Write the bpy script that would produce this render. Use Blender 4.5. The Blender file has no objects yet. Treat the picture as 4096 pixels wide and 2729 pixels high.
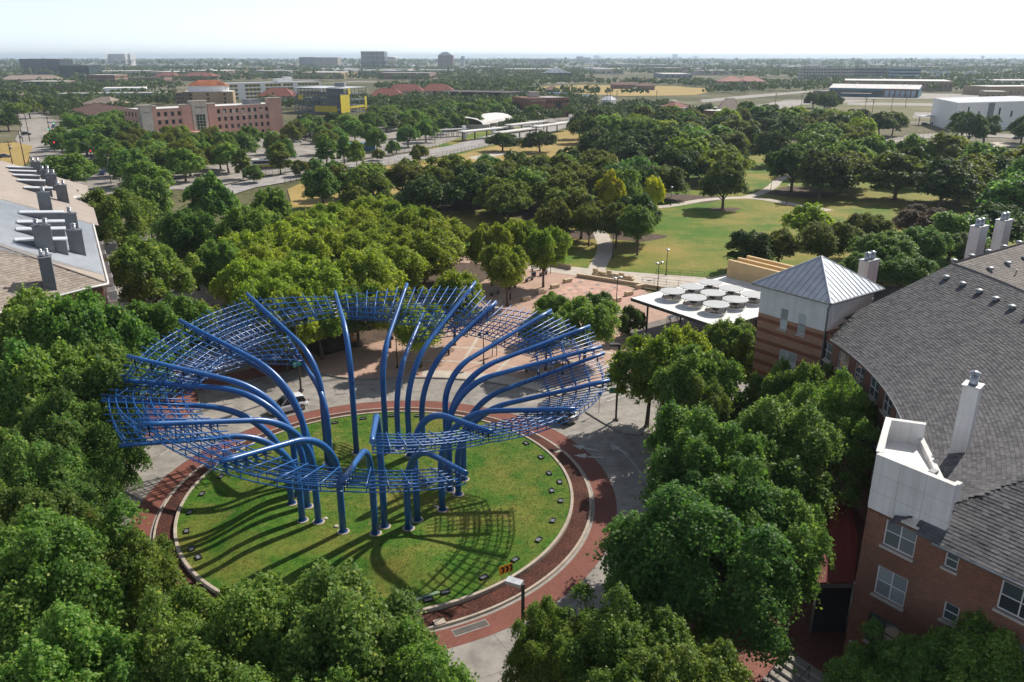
import bpy, bmesh, math, random
import numpy as np
from mathutils import Vector, Matrix

scene = bpy.context.scene
COL = scene.collection
R = math.radians
random.seed(7)

# ------------------------------------------------------------------ camera, world, sun, exposure
CAM_H, PITCH, FPX = 37.0, R(19.6), 3186.0
cam_d = bpy.data.cameras.new("camera")
cam = bpy.data.objects.new("camera", cam_d)
COL.objects.link(cam)
cam.location = (0, 0, CAM_H)
cam.rotation_euler = (math.pi / 2 - PITCH, 0, 0)
cam_d.sensor_width = 36.0
cam_d.lens = FPX / 4096 * 36.0
cam_d.clip_start = 0.5
cam_d.clip_end = 60000
scene.camera = cam

SUN_EL, SUN_AZ = R(41), R(43)          # azimuth clockwise from +Y
world = bpy.data.worlds.new("World")
scene.world = world
world.use_nodes = True
wn = world.node_tree
wn.nodes.clear()
sky = wn.nodes.new("ShaderNodeTexSky")
sky.sky_type = 'NISHITA'
sky.sun_disc = False
sky.sun_elevation = SUN_EL
sky.sun_rotation = SUN_AZ
sky.altitude = 200
sky.air_density = 0.5
sky.dust_density = 0.35
sky.ozone_density = 1.6
bg = wn.nodes.new("ShaderNodeBackground")
bg.inputs[1].default_value = 0.118
wo = wn.nodes.new("ShaderNodeOutputWorld")
hsv = wn.nodes.new("ShaderNodeHueSaturation")     # thin summer haze takes colour out of the blue
hsv.inputs['Saturation'].default_value = 0.5
wn.links.new(sky.outputs[0], hsv.inputs['Color'])
wn.links.new(hsv.outputs[0], bg.inputs[0])
wn.links.new(bg.outputs[0], wo.inputs[0])

sun_d = bpy.data.lights.new("sun", 'SUN')
sun_d.energy = 3.8
sun_d.angle = R(0.55)
sun_d.color = (1.0, 0.93, 0.83)
sun = bpy.data.objects.new("sun", sun_d)
COL.objects.link(sun)
sdir = Vector((math.sin(SUN_AZ) * math.cos(SUN_EL), math.cos(SUN_AZ) * math.cos(SUN_EL), math.sin(SUN_EL)))
sun.rotation_euler = sdir.to_track_quat('Z', 'Y').to_euler()
sun.location = (60, 60, 120)

scene.view_settings.view_transform = 'Standard'
scene.view_settings.look = 'None'
scene.view_settings.exposure = 0.62
scene.view_settings.gamma = 1.0
scene.cycles.use_denoising = True
scene.cycles.max_bounces = 8
scene.cycles.transparent_max_bounces = 8

# ------------------------------------------------------------------ helpers
_c, _s = math.cos(PITCH), math.sin(PITCH)

def G(px, py, z=0.0):
    """a point of the place: where the sight line through photo pixel (px, py) meets height z"""
    u = (px - 2048) / FPX
    v = -(py - 1364.5) / FPX
    t = (z - CAM_H) / (-_s + v * _c)
    return Vector((u * t, (_c + v * _s) * t, z))

def GY(px, py, Y):
    u = (px - 2048) / FPX
    v = -(py - 1364.5) / FPX
    t = Y / (_c + v * _s)
    return Vector((u * t, Y, CAM_H + (-_s + v * _c) * t))

C0 = Vector((-11.75, 62.6, 0))
U = Vector((-0.587, 0.8096, 0))
V = Vector((0.8096, 0.587, 0))
UANG = math.atan2(V.y, V.x)      # rotation of the street grid

def UV(a, b, z=0.0):
    return C0 + U * a + V * b + Vector((0, 0, z))

def tag(o, label=None, cat=None, group=None, kind=None):
    if label: o["label"] = label
    if cat: o["category"] = cat
    if group: o["group"] = group
    if kind: o["kind"] = kind
    return o

def empty(name, loc=(0, 0, 0), rz=0.0, label=None, cat=None, group=None):
    o = bpy.data.objects.new(name, None)
    o.empty_display_size = 0.5
    COL.objects.link(o)
    o.location = loc
    o.rotation_euler = (0, 0, rz)
    tag(o, label, cat, group)
    return o

def inst(name, mesh, parent=None, loc=(0, 0, 0), rot=(0, 0, 0), scale=None, mat=None):
    o = bpy.data.objects.new(name, mesh)
    COL.objects.link(o)
    if parent is not None: o.parent = parent
    o.location = loc
    o.rotation_euler = rot
    if scale is not None: o.scale = scale if hasattr(scale, '__len__') else (scale,) * 3
    if mat is not None and o.material_slots:
        o.material_slots[0].link = 'OBJECT'
        o.material_slots[0].material = mat
    return o

def copy_tree(o, parent=None):
    c = o.copy()
    COL.objects.link(c)
    c.parent = parent
    for ch in list(o.children):
        copy_tree(ch, c)
    return c

def inpoly(x, y, poly):
    c = False; n = len(poly)
    for i in range(n):
        x0, y0 = poly[i][0], poly[i][1]; x1, y1 = poly[(i + 1) % n][0], poly[(i + 1) % n][1]
        if (y0 > y) != (y1 > y) and x < (x1 - x0) * (y - y0) / (y1 - y0) + x0: c = not c
    return c

class MB:
    """collects faces of one mesh"""
    def __init__(s):
        s.v, s.f, s.sm = [], [], []
    def add(s, vs, fs, smooth=False):
        n = len(s.v)
        s.v.extend([tuple(p) for p in vs])
        s.f.extend([tuple(i + n for i in f) for f in fs])
        s.sm.extend([smooth] * len(fs))
    def quad(s, a, b, c, d):
        s.add([a, b, c, d], [(0, 1, 2, 3)])
    def poly(s, pts):
        s.add(pts, [tuple(range(len(pts)))])
    def box(s, c, d, rz=0.0, ax=None):
        hx, hy, hz = d[0] / 2, d[1] / 2, d[2] / 2
        cs, sn = math.cos(rz), math.sin(rz)
        vs = []
        for z in (-hz, hz):
            for x, y in ((-hx, -hy), (hx, -hy), (hx, hy), (-hx, hy)):
                vs.append((c[0] + x * cs - y * sn, c[1] + x * sn + y * cs, c[2] + z))
        s.add(vs, [(3, 2, 1, 0), (4, 5, 6, 7), (0, 1, 5, 4), (1, 2, 6, 5), (2, 3, 7, 6), (3, 0, 4, 7)])
    def prism(s, pts, z0, z1, bottom=True):
        """pts: counter-clockwise plan outline; z1 may be a list"""
        n = len(pts)
        z1l = z1 if hasattr(z1, '__len__') else [z1] * n
        vs = [(p[0], p[1], z0) for p in pts] + [(p[0], p[1], z) for p, z in zip(pts, z1l)]
        fs = [tuple(range(n, 2 * n))]
        if bottom: fs.append(tuple(range(n - 1, -1, -1)))
        fs += [(i, (i + 1) % n, n + (i + 1) % n, n + i) for i in range(n)]
        s.add(vs, fs)
    def tube(s, path, rad, n=8, cap=True, smooth=True):
        path = [Vector(p) for p in path]
        m = len(path)
        rl = rad if hasattr(rad, '__len__') else [rad] * m
        t0 = (path[1] - path[0]).normalized()
        a = Vector((0, 0, 1)) if abs(t0.z) < .9 else Vector((1, 0, 0))
        x = t0.cross(a).normalized()
        vs = []
        for i, p in enumerate(path):
            t = (path[min(i + 1, m - 1)] - path[max(i - 1, 0)])
            if t.length < 1e-9: t = t0
            t.normalize()
            x = (x - t * x.dot(t))
            if x.length < 1e-6: x = t.orthogonal()
            x.normalize()
            y = t.cross(x)
            for k in range(n):
                an = 2 * math.pi * k / n
                vs.append(p + (x * math.cos(an) + y * math.sin(an)) * rl[i])
        fs = []
        for i in range(m - 1):
            for k in range(n):
                k2 = (k + 1) % n
                fs.append((i * n + k, i * n + k2, (i + 1) * n + k2, (i + 1) * n + k))
        base = len(s.v)
        s.add(vs, fs, smooth)
        if cap:
            s.f.append(tuple(base + k for k in range(n - 1, -1, -1))); s.sm.append(False)
            s.f.append(tuple(base + (m - 1) * n + k for k in range(n))); s.sm.append(False)
    def bar(s, a, b, w, h=None):
        """straight square bar"""
        a, b = Vector(a), Vector(b)
        h = h or w
        t = (b - a).normalized()
        up = Vector((0, 0, 1)) if abs(t.z) < .95 else Vector((0, 1, 0))
        x = t.cross(up).normalized() * (w / 2)
        y = x.cross(t).normalized() * (h / 2)
        vs = [a - x - y, a + x - y, a + x + y, a - x + y, b - x - y, b + x - y, b + x + y, b - x + y]
        s.add(vs, [(0, 1, 2, 3), (7, 6, 5, 4), (4, 5, 1, 0), (5, 6, 2, 1), (6, 7, 3, 2), (7, 4, 0, 3)])
    def lathe(s, prof, c=(0, 0, 0), n=16, smooth=True):
        m = len(prof)
        vs = [(c[0] + r * math.cos(2 * math.pi * k / n), c[1] + r * math.sin(2 * math.pi * k / n), c[2] + z) for r, z in prof for k in range(n)]
        fs = [(i * n + k, i * n + (k + 1) % n, (i + 1) * n + (k + 1) % n, (i + 1) * n + k) for i in range(m - 1) for k in range(n)]
        base = len(s.v)
        s.add(vs, fs, smooth)
        if prof[0][0] > 1e-4: s.f.append(tuple(base + k for k in range(n - 1, -1, -1))); s.sm.append(False)
        if prof[-1][0] > 1e-4: s.f.append(tuple(base + (m - 1) * n + k for k in range(n))); s.sm.append(False)
    def ring(s, c, r0, r1, z0, z1, n=128, a0=0.0, a1=2 * math.pi):
        full = abs(a1 - a0 - 2 * math.pi) < 1e-6
        k = n if full else n + 1
        vs = []
        for i in range(k):
            a = a0 + (a1 - a0) * i / n
            vs.append((c[0] + r0 * math.cos(a), c[1] + r0 * math.sin(a), z0))
            vs.append((c[0] + r1 * math.cos(a), c[1] + r1 * math.sin(a), z1))
        fs = []
        for i in range(n):
            j = (i + 1) % k
            fs.append((2 * i, 2 * i + 1, 2 * j + 1, 2 * j))
        s.add(vs, fs)
    def mesh(s, name, mat):
        me = bpy.data.meshes.new(name)
        me.from_pydata(s.v, [], s.f)
        me.polygons.foreach_set('use_smooth', s.sm)
        # metric box-projected uv
        nl = len(me.loops)
        nv = np.empty(len(me.vertices) * 3); me.vertices.foreach_get('co', nv); nv = nv.reshape(-1, 3)
        nn = np.empty(len(me.polygons) * 3); me.polygons.foreach_get('normal', nn); nn = nn.reshape(-1, 3)
        lt = np.empty(len(me.polygons), np.int64); me.polygons.foreach_get('loop_total', lt)
        li = np.empty(nl, np.int64); me.loops.foreach_get('vertex_index', li)
        pn = np.repeat(nn, lt, axis=0)
        co = nv[li]
        hl = np.maximum(np.hypot(pn[:, 0], pn[:, 1]), 1e-6)
        tx, ty = -pn[:, 1] / hl, pn[:, 0] / hl
        flat = np.abs(pn[:, 2]) > 0.98
        uu = np.where(flat, co[:, 0], co[:, 0] * tx + co[:, 1] * ty)
        sl = np.sqrt(np.maximum(1 - pn[:, 2] ** 2, 1e-4))
        vv = np.where(flat, co[:, 1], co[:, 2] / np.where(flat, 1, sl))
        uv = me.uv_layers.new(name='uv')
        uv.data.foreach_set('uv', np.stack([uu, vv], 1).ravel())
        me.materials.append(mat)
        me.update()
        return me
    def build(s, name, mat, parent=None, loc=(0, 0, 0), rz=0.0, **tg):
        o = bpy.data.objects.new(name, s.mesh(name, mat))
        COL.objects.link(o)
        if parent is not None: o.parent = parent
        o.location = loc
        o.rotation_euler = (0, 0, rz)
        if tg: tag(o, **tg)
        return o

# ------------------------------------------------------------------ materials
MATS = {}
def _new(name):
    m = bpy.data.materials.new(name)
    m.use_nodes = True
    nt = m.node_tree
    b = nt.nodes["Principled BSDF"]
    MATS[name] = m
    return m, nt, b

def N(nt, t, **kw):
    n = nt.nodes.new(t)
    for k, v in kw.items():
        if k.startswith('i_'):
            n.inputs[k[2:].replace('_', ' ')].default_value = v
        else:
            setattr(n, k, v)
    return n

def rgba(c): return (c[0], c[1], c[2], 1.0)

def ramp(nt, stops):
    r = nt.nodes.new('ShaderNodeValToRGB')
    el = r.color_ramp.elements
    while len(el) < len(stops): el.new(0.5)
    for e, (p, c) in zip(el, stops):
        e.position = p; e.color = rgba(c)
    return r

def coords(nt, kind='Object'):
    return nt.nodes.new('ShaderNodeTexCoord').outputs[kind]

def world_pos(nt):
    return nt.nodes.new('ShaderNodeNewGeometry').outputs['Position']

def mat(name, col, rough=0.7, metal=0.0, var=0.12, scale=1.5, bump=0.0, bscale=20.0, col2=None, spec=0.4, coat=0.0, randobj=0.0, patch=0.5):
    """plain surface: base colour broken up by two noises, fine bump"""
    m, nt, b = _new(name)
    L = nt.links
    pos = world_pos(nt)
    n1 = N(nt, 'ShaderNodeTexNoise', i_Scale=scale, i_Detail=5.0, i_Roughness=0.65)
    L.new(pos, n1.inputs['Vector'])
    d = col2 or tuple(max(0, x * (1 - 2 * var)) for x in col)
    e = tuple(min(1, x * (1 + var)) for x in col) if col2 is None else col
    rp = ramp(nt, [(0.32, d), (0.68, e)])
    L.new(n1.outputs['Fac'], rp.inputs[0])
    out = rp.outputs[0]
    n2 = N(nt, 'ShaderNodeTexNoise', i_Scale=scale * 0.13, i_Detail=3.0)
    L.new(pos, n2.inputs['Vector'])
    hs = N(nt, 'ShaderNodeHueSaturation')
    mr = N(nt, 'ShaderNodeMapRange')
    mr.inputs['From Min'].default_value = 0.3; mr.inputs['From Max'].default_value = 0.7
    mr.inputs['To Min'].default_value = 1 - var * patch * 2; mr.inputs['To Max'].default_value = 1 + var * patch
    L.new(n2.outputs['Fac'], mr.inputs[0])
    L.new(mr.outputs[0], hs.inputs['Value'])
    L.new(out, hs.inputs['Color'])
    out = hs.outputs[0]
    if randobj:
        oi = nt.nodes.new('ShaderNodeObjectInfo')
        m2 = N(nt, 'ShaderNodeMapRange')
        m2.inputs['To Min'].default_value = 1 - randobj; m2.inputs['To Max'].default_value = 1 + randobj
        L.new(oi.outputs['Random'], m2.inputs[0])
        h2 = N(nt, 'ShaderNodeHueSaturation')
        L.new(m2.outputs[0], h2.inputs['Value']); L.new(out, h2.inputs['Color'])
        out = h2.outputs[0]
    L.new(out, b.inputs['Base Color'])
    b.inputs['Roughness'].default_value = rough
    b.inputs['Metallic'].default_value = metal
    b.inputs['Specular IOR Level'].default_value = spec
    b.inputs['Coat Weight'].default_value = coat
    if bump:
        n3 = N(nt, 'ShaderNodeTexNoise', i_Scale=bscale, i_Detail=4.0)
        L.new(pos, n3.inputs['Vector'])
        bp = N(nt, 'ShaderNodeBump', i_Strength=bump, i_Distance=0.05)
        L.new(n3.outputs['Fac'], bp.inputs['Height'])
        L.new(bp.outputs[0], b.inputs['Normal'])
    return m

def brickmat(name, c1, c2, mortar, bw, bh, gap=0.012, rough=0.8, uvrot=0.0, use='UV', var=0.25, bump=0.4, wash=0.0, bands=None):
    m, nt, b = _new(name)
    L = nt.links
    src = coords(nt, 'UV') if use == 'UV' else world_pos(nt)
    mp = N(nt, 'ShaderNodeMapping')
    mp.inputs['Rotation'].default_value = (0, 0, uvrot)
    L.new(src, mp.inputs['Vector'])
    br = N(nt, 'ShaderNodeTexBrick')
    br.inputs['Scale'].default_value = 1.0
    br.inputs['Brick Width'].default_value = bw
    br.inputs['Row Height'].default_value = bh
    br.inputs['Mortar Size'].default_value = gap
    br.inputs['Color1'].default_value = rgba(c1)
    br.inputs['Color2'].default_value = rgba(c2)
    br.inputs['Mortar'].default_value = rgba(mortar)
    L.new(mp.outputs[0], br.inputs['Vector'])
    pos = world_pos(nt)
    n2 = N(nt, 'ShaderNodeTexNoise', i_Scale=0.35, i_Detail=6.0, i_Roughness=0.7)
    L.new(pos, n2.inputs['Vector'])
    mr = N(nt, 'ShaderNodeMapRange')
    mr.inputs['From Min'].default_value = 0.3; mr.inputs['From Max'].default_value = 0.7
    mr.inputs['To Min'].default_value = 1 - var; mr.inputs['To Max'].default_value = 1 + var
    L.new(n2.outputs['Fac'], mr.inputs[0])
    hs = N(nt, 'ShaderNodeHueSaturation')
    L.new(mr.outputs[0], hs.inputs['Value'])
    out = br.outputs['Color']
    if bands:
        col2, period, frac, off = bands
        sx = N(nt, 'ShaderNodeSeparateXYZ'); L.new(src, sx.inputs[0])
        a = N(nt, 'ShaderNodeMath', operation='ADD'); a.inputs[1].default_value = off; L.new(sx.outputs[1], a.inputs[0])
        q = N(nt, 'ShaderNodeMath', operation='DIVIDE'); q.inputs[1].default_value = period; L.new(a.outputs[0], q.inputs[0])
        fr = N(nt, 'ShaderNodeMath', operation='FRACT'); L.new(q.outputs[0], fr.inputs[0])
        lt = N(nt, 'ShaderNodeMath', operation='LESS_THAN'); lt.inputs[1].default_value = frac; L.new(fr.outputs[0], lt.inputs[0])
        mx = N(nt, 'ShaderNodeMix', data_type='RGBA', blend_type='MULTIPLY')
        mx.inputs['B'].default_value = rgba(col2)
        L.new(lt.outputs[0], mx.inputs['Factor']); L.new(out, mx.inputs['A'])
        out = mx.outputs['Result']
    L.new(out, hs.inputs['Color'])
    L.new(hs.outputs[0], b.inputs['Base Color'])
    b.inputs['Roughness'].default_value = rough
    b.inputs['Specular IOR Level'].default_value = 0.3
    if bump:
        bp = N(nt, 'ShaderNodeBump', i_Strength=bump, i_Distance=0.01)
        bp.invert = True
        L.new(br.outputs['Fac'], bp.inputs['Height'])
        L.new(bp.outputs[0], b.inputs['Normal'])
    return m

def grassmat(name, green, lush, dry, soil, s1=0.12, dryness=0.5, bump=0.5, mul=None):
    m, nt, b = _new(name)
    L = nt.links
    pos = world_pos(nt)
    n1 = N(nt, 'ShaderNodeTexNoise', i_Scale=s1, i_Detail=5.0, i_Roughness=0.62)
    n2 = N(nt, 'ShaderNodeTexNoise', i_Scale=s1 * 3.1, i_Detail=6.0, i_Roughness=0.7)
    n3 = N(nt, 'ShaderNodeTexNoise', i_Scale=14.0, i_Detail=6.0, i_Roughness=0.75)
    for n in (n1, n2, n3): L.new(pos, n.inputs['Vector'])
    r1 = ramp(nt, [(0.36, lush), (0.60, green)])
    L.new(n2.outputs['Fac'], r1.inputs[0])
    ad = N(nt, 'ShaderNodeMath', operation='ADD')
    L.new(n1.outputs['Fac'], ad.inputs[0])
    mm = N(nt, 'ShaderNodeMath', operation='MULTIPLY'); mm.inputs[1].default_value = 0.35
    L.new(n2.outputs['Fac'], mm.inputs[0]); L.new(mm.outputs[0], ad.inputs[1])
    c = 0.86 - dryness * 0.36
    mr = N(nt, 'ShaderNodeMapRange'); mr.inputs['From Min'].default_value = c - 0.1; mr.inputs['From Max'].default_value = c + 0.13
    L.new(ad.outputs[0], mr.inputs[0])
    mx = N(nt, 'ShaderNodeMix', data_type='RGBA'); mx.inputs['B'].default_value = rgba(dry)
    L.new(mr.outputs[0], mx.inputs['Factor']); L.new(r1.outputs[0], mx.inputs['A'])
    r3 = ramp(nt, [(0.25, (0.4, 0.4, 0.4)), (0.75, (1.3, 1.3, 1.3))])
    n5 = N(nt, 'ShaderNodeTexNoise', i_Scale=2.3, i_Detail=5.0, i_Roughness=0.7); L.new(pos, n5.inputs['Vector'])
    r5 = ramp(nt, [(0.34, (0.62, 0.66, 0.6)), (0.66, (1.25, 1.2, 1.2))]); L.new(n5.outputs['Fac'], r5.inputs[0])
    L.new(n3.outputs['Fac'], r3.inputs[0])
    m3 = N(nt, 'ShaderNodeMix', data_type='RGBA', blend_type='MULTIPLY'); m3.inputs['Factor'].default_value = 0.8
    m5 = N(nt, 'ShaderNodeMix', data_type='RGBA', blend_type='MULTIPLY'); m5.inputs['Factor'].default_value = 0.75
    L.new(mx.outputs['Result'], m5.inputs['A']); L.new(r5.outputs[0], m5.inputs['B'])
    L.new(m5.outputs['Result'], m3.inputs['A']); L.new(r3.outputs[0], m3.inputs['B'])
    # bare spots
    n4 = N(nt, 'ShaderNodeTexNoise', i_Scale=s1 * 4.5, i_Detail=7.0, i_Roughness=0.7); L.new(pos, n4.inputs['Vector'])
    m4r = N(nt, 'ShaderNodeMapRange'); m4r.inputs['From Min'].default_value = 0.61; m4r.inputs['From Max'].default_value = 0.72
    L.new(n4.outputs['Fac'], m4r.inputs[0])
    m4 = N(nt, 'ShaderNodeMix', data_type='RGBA'); m4.inputs['B'].default_value = rgba(soil)
    L.new(m4r.outputs[0], m4.inputs['Factor']); L.new(m3.outputs['Result'], m4.inputs['A'])
    L.new(m4.outputs['Result'], b.inputs['Base Color'])
    b.inputs['Roughness'].default_value = 0.85
    b.inputs['Specular IOR Level'].default_value = 0.15
    bp = N(nt, 'ShaderNodeBump', i_Strength=bump, i_Distance=0.06)
    L.new(n3.outputs['Fac'], bp.inputs['Height'])
    L.new(bp.outputs[0], b.inputs['Normal'])
    return m

def leafmat(name, c_dark, c_mid, c_tip, transl=0.42, rough=0.45, spec=0.45, turn=None, turn_amt=0.0):
    m, nt, b = _new(name)
    L = nt.links
    at = N(nt, 'ShaderNodeAttribute', attribute_name='tint')
    rp = ramp(nt, [(0.0, c_dark), (0.55, c_mid), (1.0, c_tip)])
    L.new(at.outputs['Fac'], rp.inputs[0])
    out = rp.outputs[0]
    if turn:
        n1 = N(nt, 'ShaderNodeTexNoise', i_Scale=0.35, i_Detail=4.0); L.new(world_pos(nt), n1.inputs['Vector'])
        mr = N(nt, 'ShaderNodeMapRange'); mr.inputs['From Min'].default_value = 0.72 - turn_amt; mr.inputs['From Max'].default_value = 0.82 - turn_amt * 0.7
        L.new(n1.outputs['Fac'], mr.inputs[0])
        mx = N(nt, 'ShaderNodeMix', data_type='RGBA'); mx.inputs['B'].default_value = rgba(turn)
        L.new(mr.outputs[0], mx.inputs['Factor']); L.new(out, mx.inputs['A']); out = mx.outputs['Result']
    oi = nt.nodes.new('ShaderNodeObjectInfo')
    hs = N(nt, 'ShaderNodeHueSaturation')
    m1 = N(nt, 'ShaderNodeMapRange'); m1.inputs['To Min'].default_value = 0.482; m1.inputs['To Max'].default_value = 0.518
    m2 = N(nt, 'ShaderNodeMapRange'); m2.inputs['To Min'].default_value = 0.8; m2.inputs['To Max'].default_value = 1.2
    L.new(oi.outputs['Random'], m1.inputs[0])
    sc = N(nt, 'ShaderNodeMath', operation='MULTIPLY'); sc.inputs[1].default_value = 7.31
    fr = N(nt, 'ShaderNodeMath', operation='FRACT')
    L.new(oi.outputs['Random'], sc.inputs[0]); L.new(sc.outputs[0], fr.inputs[0]); L.new(fr.outputs[0], m2.inputs[0])
    L.new(m1.outputs[0], hs.inputs['Hue']); L.new(m2.outputs[0], hs.inputs['Value']); L.new(out, hs.inputs['Color'])
    L.new(hs.outputs[0], b.inputs['Base Color'])
    b.inputs['Roughness'].default_value = rough
    b.inputs['Specular IOR Level'].default_value = spec
    tr = N(nt, 'ShaderNodeBsdfTranslucent')
    h2 = N(nt, 'ShaderNodeHueSaturation'); h2.inputs['Hue'].default_value = 0.487; h2.inputs['Saturation'].default_value = 1.12; h2.inputs['Value'].default_value = 1.35
    L.new(hs.outputs[0], h2.inputs['Color']); L.new(h2.outputs[0], tr.inputs['Color'])
    ms = N(nt, 'ShaderNodeMixShader'); ms.inputs[0].default_value = transl
    L.new(b.outputs[0], ms.inputs[1]); L.new(tr.outputs[0], ms.inputs[2])
    L.new(ms.outputs[0], nt.nodes['Material Output'].inputs['Surface'])
    return m

def glassmat(name, col=(0.03, 0.05, 0.07), rough=0.08, var=0.5):
    m, nt, b = _new(name)
    L = nt.links
    oi = nt.nodes.new('ShaderNodeObjectInfo')
    hs = N(nt, 'ShaderNodeHueSaturation'); hs.inputs['Color'].default_value = rgba(col)
    m2 = N(nt, 'ShaderNodeMapRange'); m2.inputs['To Min'].default_value = 1 - var; m2.inputs['To Max'].default_value = 1 + var
    L.new(oi.outputs['Random'], m2.inputs[0]); L.new(m2.outputs[0], hs.inputs['Value'])
    L.new(hs.outputs[0], b.inputs['Base Color'])
    b.inputs['Roughness'].default_value = rough
    b.inputs['Specular IOR Level'].default_value = 0.8
    return m
# ------------------------------------------------------------------ material library
M = {}
M['road'] = mat('concrete_road', (0.31, 0.285, 0.255), 0.85, var=0.17, scale=0.7, bump=0.15, bscale=30, randobj=0.05)
M['joint'] = mat('road_joint', (0.12, 0.11, 0.10), 0.9)
M['kerb'] = mat('kerb_concrete', (0.45, 0.385, 0.31), 0.85, var=0.10, scale=1.2, bump=0.15)
M['gutter'] = mat('gutter_concrete', (0.33, 0.305, 0.275), 0.85, var=0.12, scale=1.5)
M['conc'] = mat('pale_concrete', (0.52, 0.46, 0.39), 0.85, var=0.09, scale=0.7, bump=0.1)
M['apron'] = brickmat('apron_pavers', (0.19, 0.062, 0.045), (0.235, 0.085, 0.06), (0.13, 0.065, 0.05), 0.20, 0.10, 0.008, use='POS', var=0.13, bump=0.2)
M['plaza'] = brickmat('plaza_pavers', (0.41, 0.265, 0.20), (0.49, 0.325, 0.25), (0.35, 0.25, 0.20), 0.4, 0.2, 0.015, use='POS', uvrot=-0.63, var=0.15, bump=0.15)
M['plaza_dark'] = brickmat('sidewalk_pavers', (0.20, 0.075, 0.055), (0.26, 0.10, 0.075), (0.15, 0.08, 0.065), 0.3, 0.15, 0.012, use='POS', uvrot=-0.63, var=0.2, bump=0.15)
M['lawn'] = grassmat('island_turf', (0.100, 0.195, 0.020), (0.048, 0.150, 0.014), (0.205, 0.21, 0.042), (0.27, 0.19, 0.085), s1=0.16, dryness=0.45)
M['park'] = grassmat('park_turf', (0.135, 0.205, 0.022), (0.07, 0.175, 0.013), (0.33, 0.265, 0.07), (0.30, 0.215, 0.09), s1=0.035, dryness=0.50)
M['gold'] = grassmat('dry_turf', (0.40, 0.29, 0.09), (0.34, 0.27, 0.085), (0.46, 0.33, 0.12), (0.30, 0.25, 0.10), s1=0.03, dryness=0.6)
M['field'] = grassmat('airfield_turf', (0.135, 0.145, 0.045), (0.10, 0.125, 0.035), (0.21, 0.175, 0.08), (0.25, 0.20, 0.11), s1=0.02, dryness=0.5)
M['mulchbed'] = mat('bed_mulch', (0.12, 0.078, 0.052), 0.95, var=0.35, scale=4.0, bump=0.8, bscale=18)
M['ballast'] = mat('rail_ballast', (0.40, 0.375, 0.36), 0.95, var=0.25, scale=2.5, bump=0.6, bscale=6)
M['asphalt'] = mat('asphalt', (0.115, 0.112, 0.11), 0.9, var=0.15, scale=0.6, bump=0.2)
M['lot'] = mat('parking_concrete', (0.34, 0.31, 0.275), 0.9, var=0.2, scale=0.2)
M['white'] = mat('road_paint', (0.52, 0.51, 0.48), 0.7, var=0.15, scale=3)

def _ground_mat():
    m, nt, b = _new('ground_plain')
    L = nt.links
    pos = world_pos(nt)
    n1 = N(nt, 'ShaderNodeTexNoise', i_Scale=0.006, i_Detail=6.0, i_Roughness=0.6); L.new(pos, n1.inputs['Vector'])
    r = ramp(nt, [(0.36, (0.07, 0.085, 0.03)), (0.47, (0.12, 0.12, 0.055)), (0.55, (0.165, 0.15, 0.085)), (0.64, (0.30, 0.28, 0.25))])
    L.new(n1.outputs['Fac'], r.inputs[0])
    n2 = N(nt, 'ShaderNodeTexNoise', i_Scale=0.4, i_Detail=5.0); L.new(pos, n2.inputs['Vector'])
    r2 = ramp(nt, [(0.3, (0.6, 0.6, 0.6)), (0.7, (1.2, 1.2, 1.2))]); L.new(n2.outputs['Fac'], r2.inputs[0])
    mx = N(nt, 'ShaderNodeMix', data_type='RGBA', blend_type='MULTIPLY'); mx.inputs['Factor'].default_value = 1
    L.new(r.outputs[0], mx.inputs['A']); L.new(r2.outputs[0], mx.inputs['B'])
    L.new(mx.outputs['Result'], b.inputs['Base Color'])
    b.inputs['Roughness'].default_value = 0.95
    b.inputs['Specular IOR Level'].default_value = 0.1
    return m
M['ground'] = _ground_mat()

# ------------------------------------------------------------------ ground sheets
mb = MB(); mb.quad((-20000, -300, -0.06), (20000, -300, -0.06), (20000, 20000, -0.06), (-20000, 20000, -0.06))
mb.build('ground', M['ground'], kind='structure')

def sheet(name, m, pts, z=None, kind='structure', **kw):
    b = MB()
    b.poly([(p[0], p[1], p[2] if z is None else z) for p in pts])
    # keep the sheet facing up
    a = sum(pts[i][0] * pts[(i + 1) % len(pts)][1] - pts[(i + 1) % len(pts)][0] * pts[i][1] for i in range(len(pts)))
    if a < 0: b.f[0] = tuple(reversed(b.f[0]))
    return b.build(name, m, kind=kind, **kw)

def PXL(lst, z=0.0): return [G(x, y, z) for x, y in lst]

def ribbon(name, m, pts, w, z, parent=None, kind='structure'):
    b = MB()
    pts = [Vector((p[0], p[1], z)) for p in pts]
    l, r = [], []
    for i, p in enumerate(pts):
        t = (pts[min(i + 1, len(pts) - 1)] - pts[max(i - 1, 0)]).normalized()
        n = Vector((-t.y, t.x, 0)) * w / 2
        l.append(p + n); r.append(p - n)
    for i in range(len(pts) - 1):
        b.quad(r[i], r[i + 1], l[i + 1], l[i])
    return b.build(name, m, parent, kind=kind) if parent is None else b.build(name, m, parent)

def smooth_path(pts, n=6):
    out = []
    pts = [Vector(p) for p in pts]
    for i in range(len(pts) - 1):
        p0, p1, p2, p3 = pts[max(i - 1, 0)], pts[i], pts[i + 1], pts[min(i + 2, len(pts) - 1)]
        for k in range(n):
            t = k / n
            out.append(0.5 * ((2 * p1) + (p2 - p0) * t + (2 * p0 - 5 * p1 + 4 * p2 - p3) * t * t + (3 * p1 - p0 - 3 * p2 + p3) * t ** 3))
    out.append(pts[-1])
    return out

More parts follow.
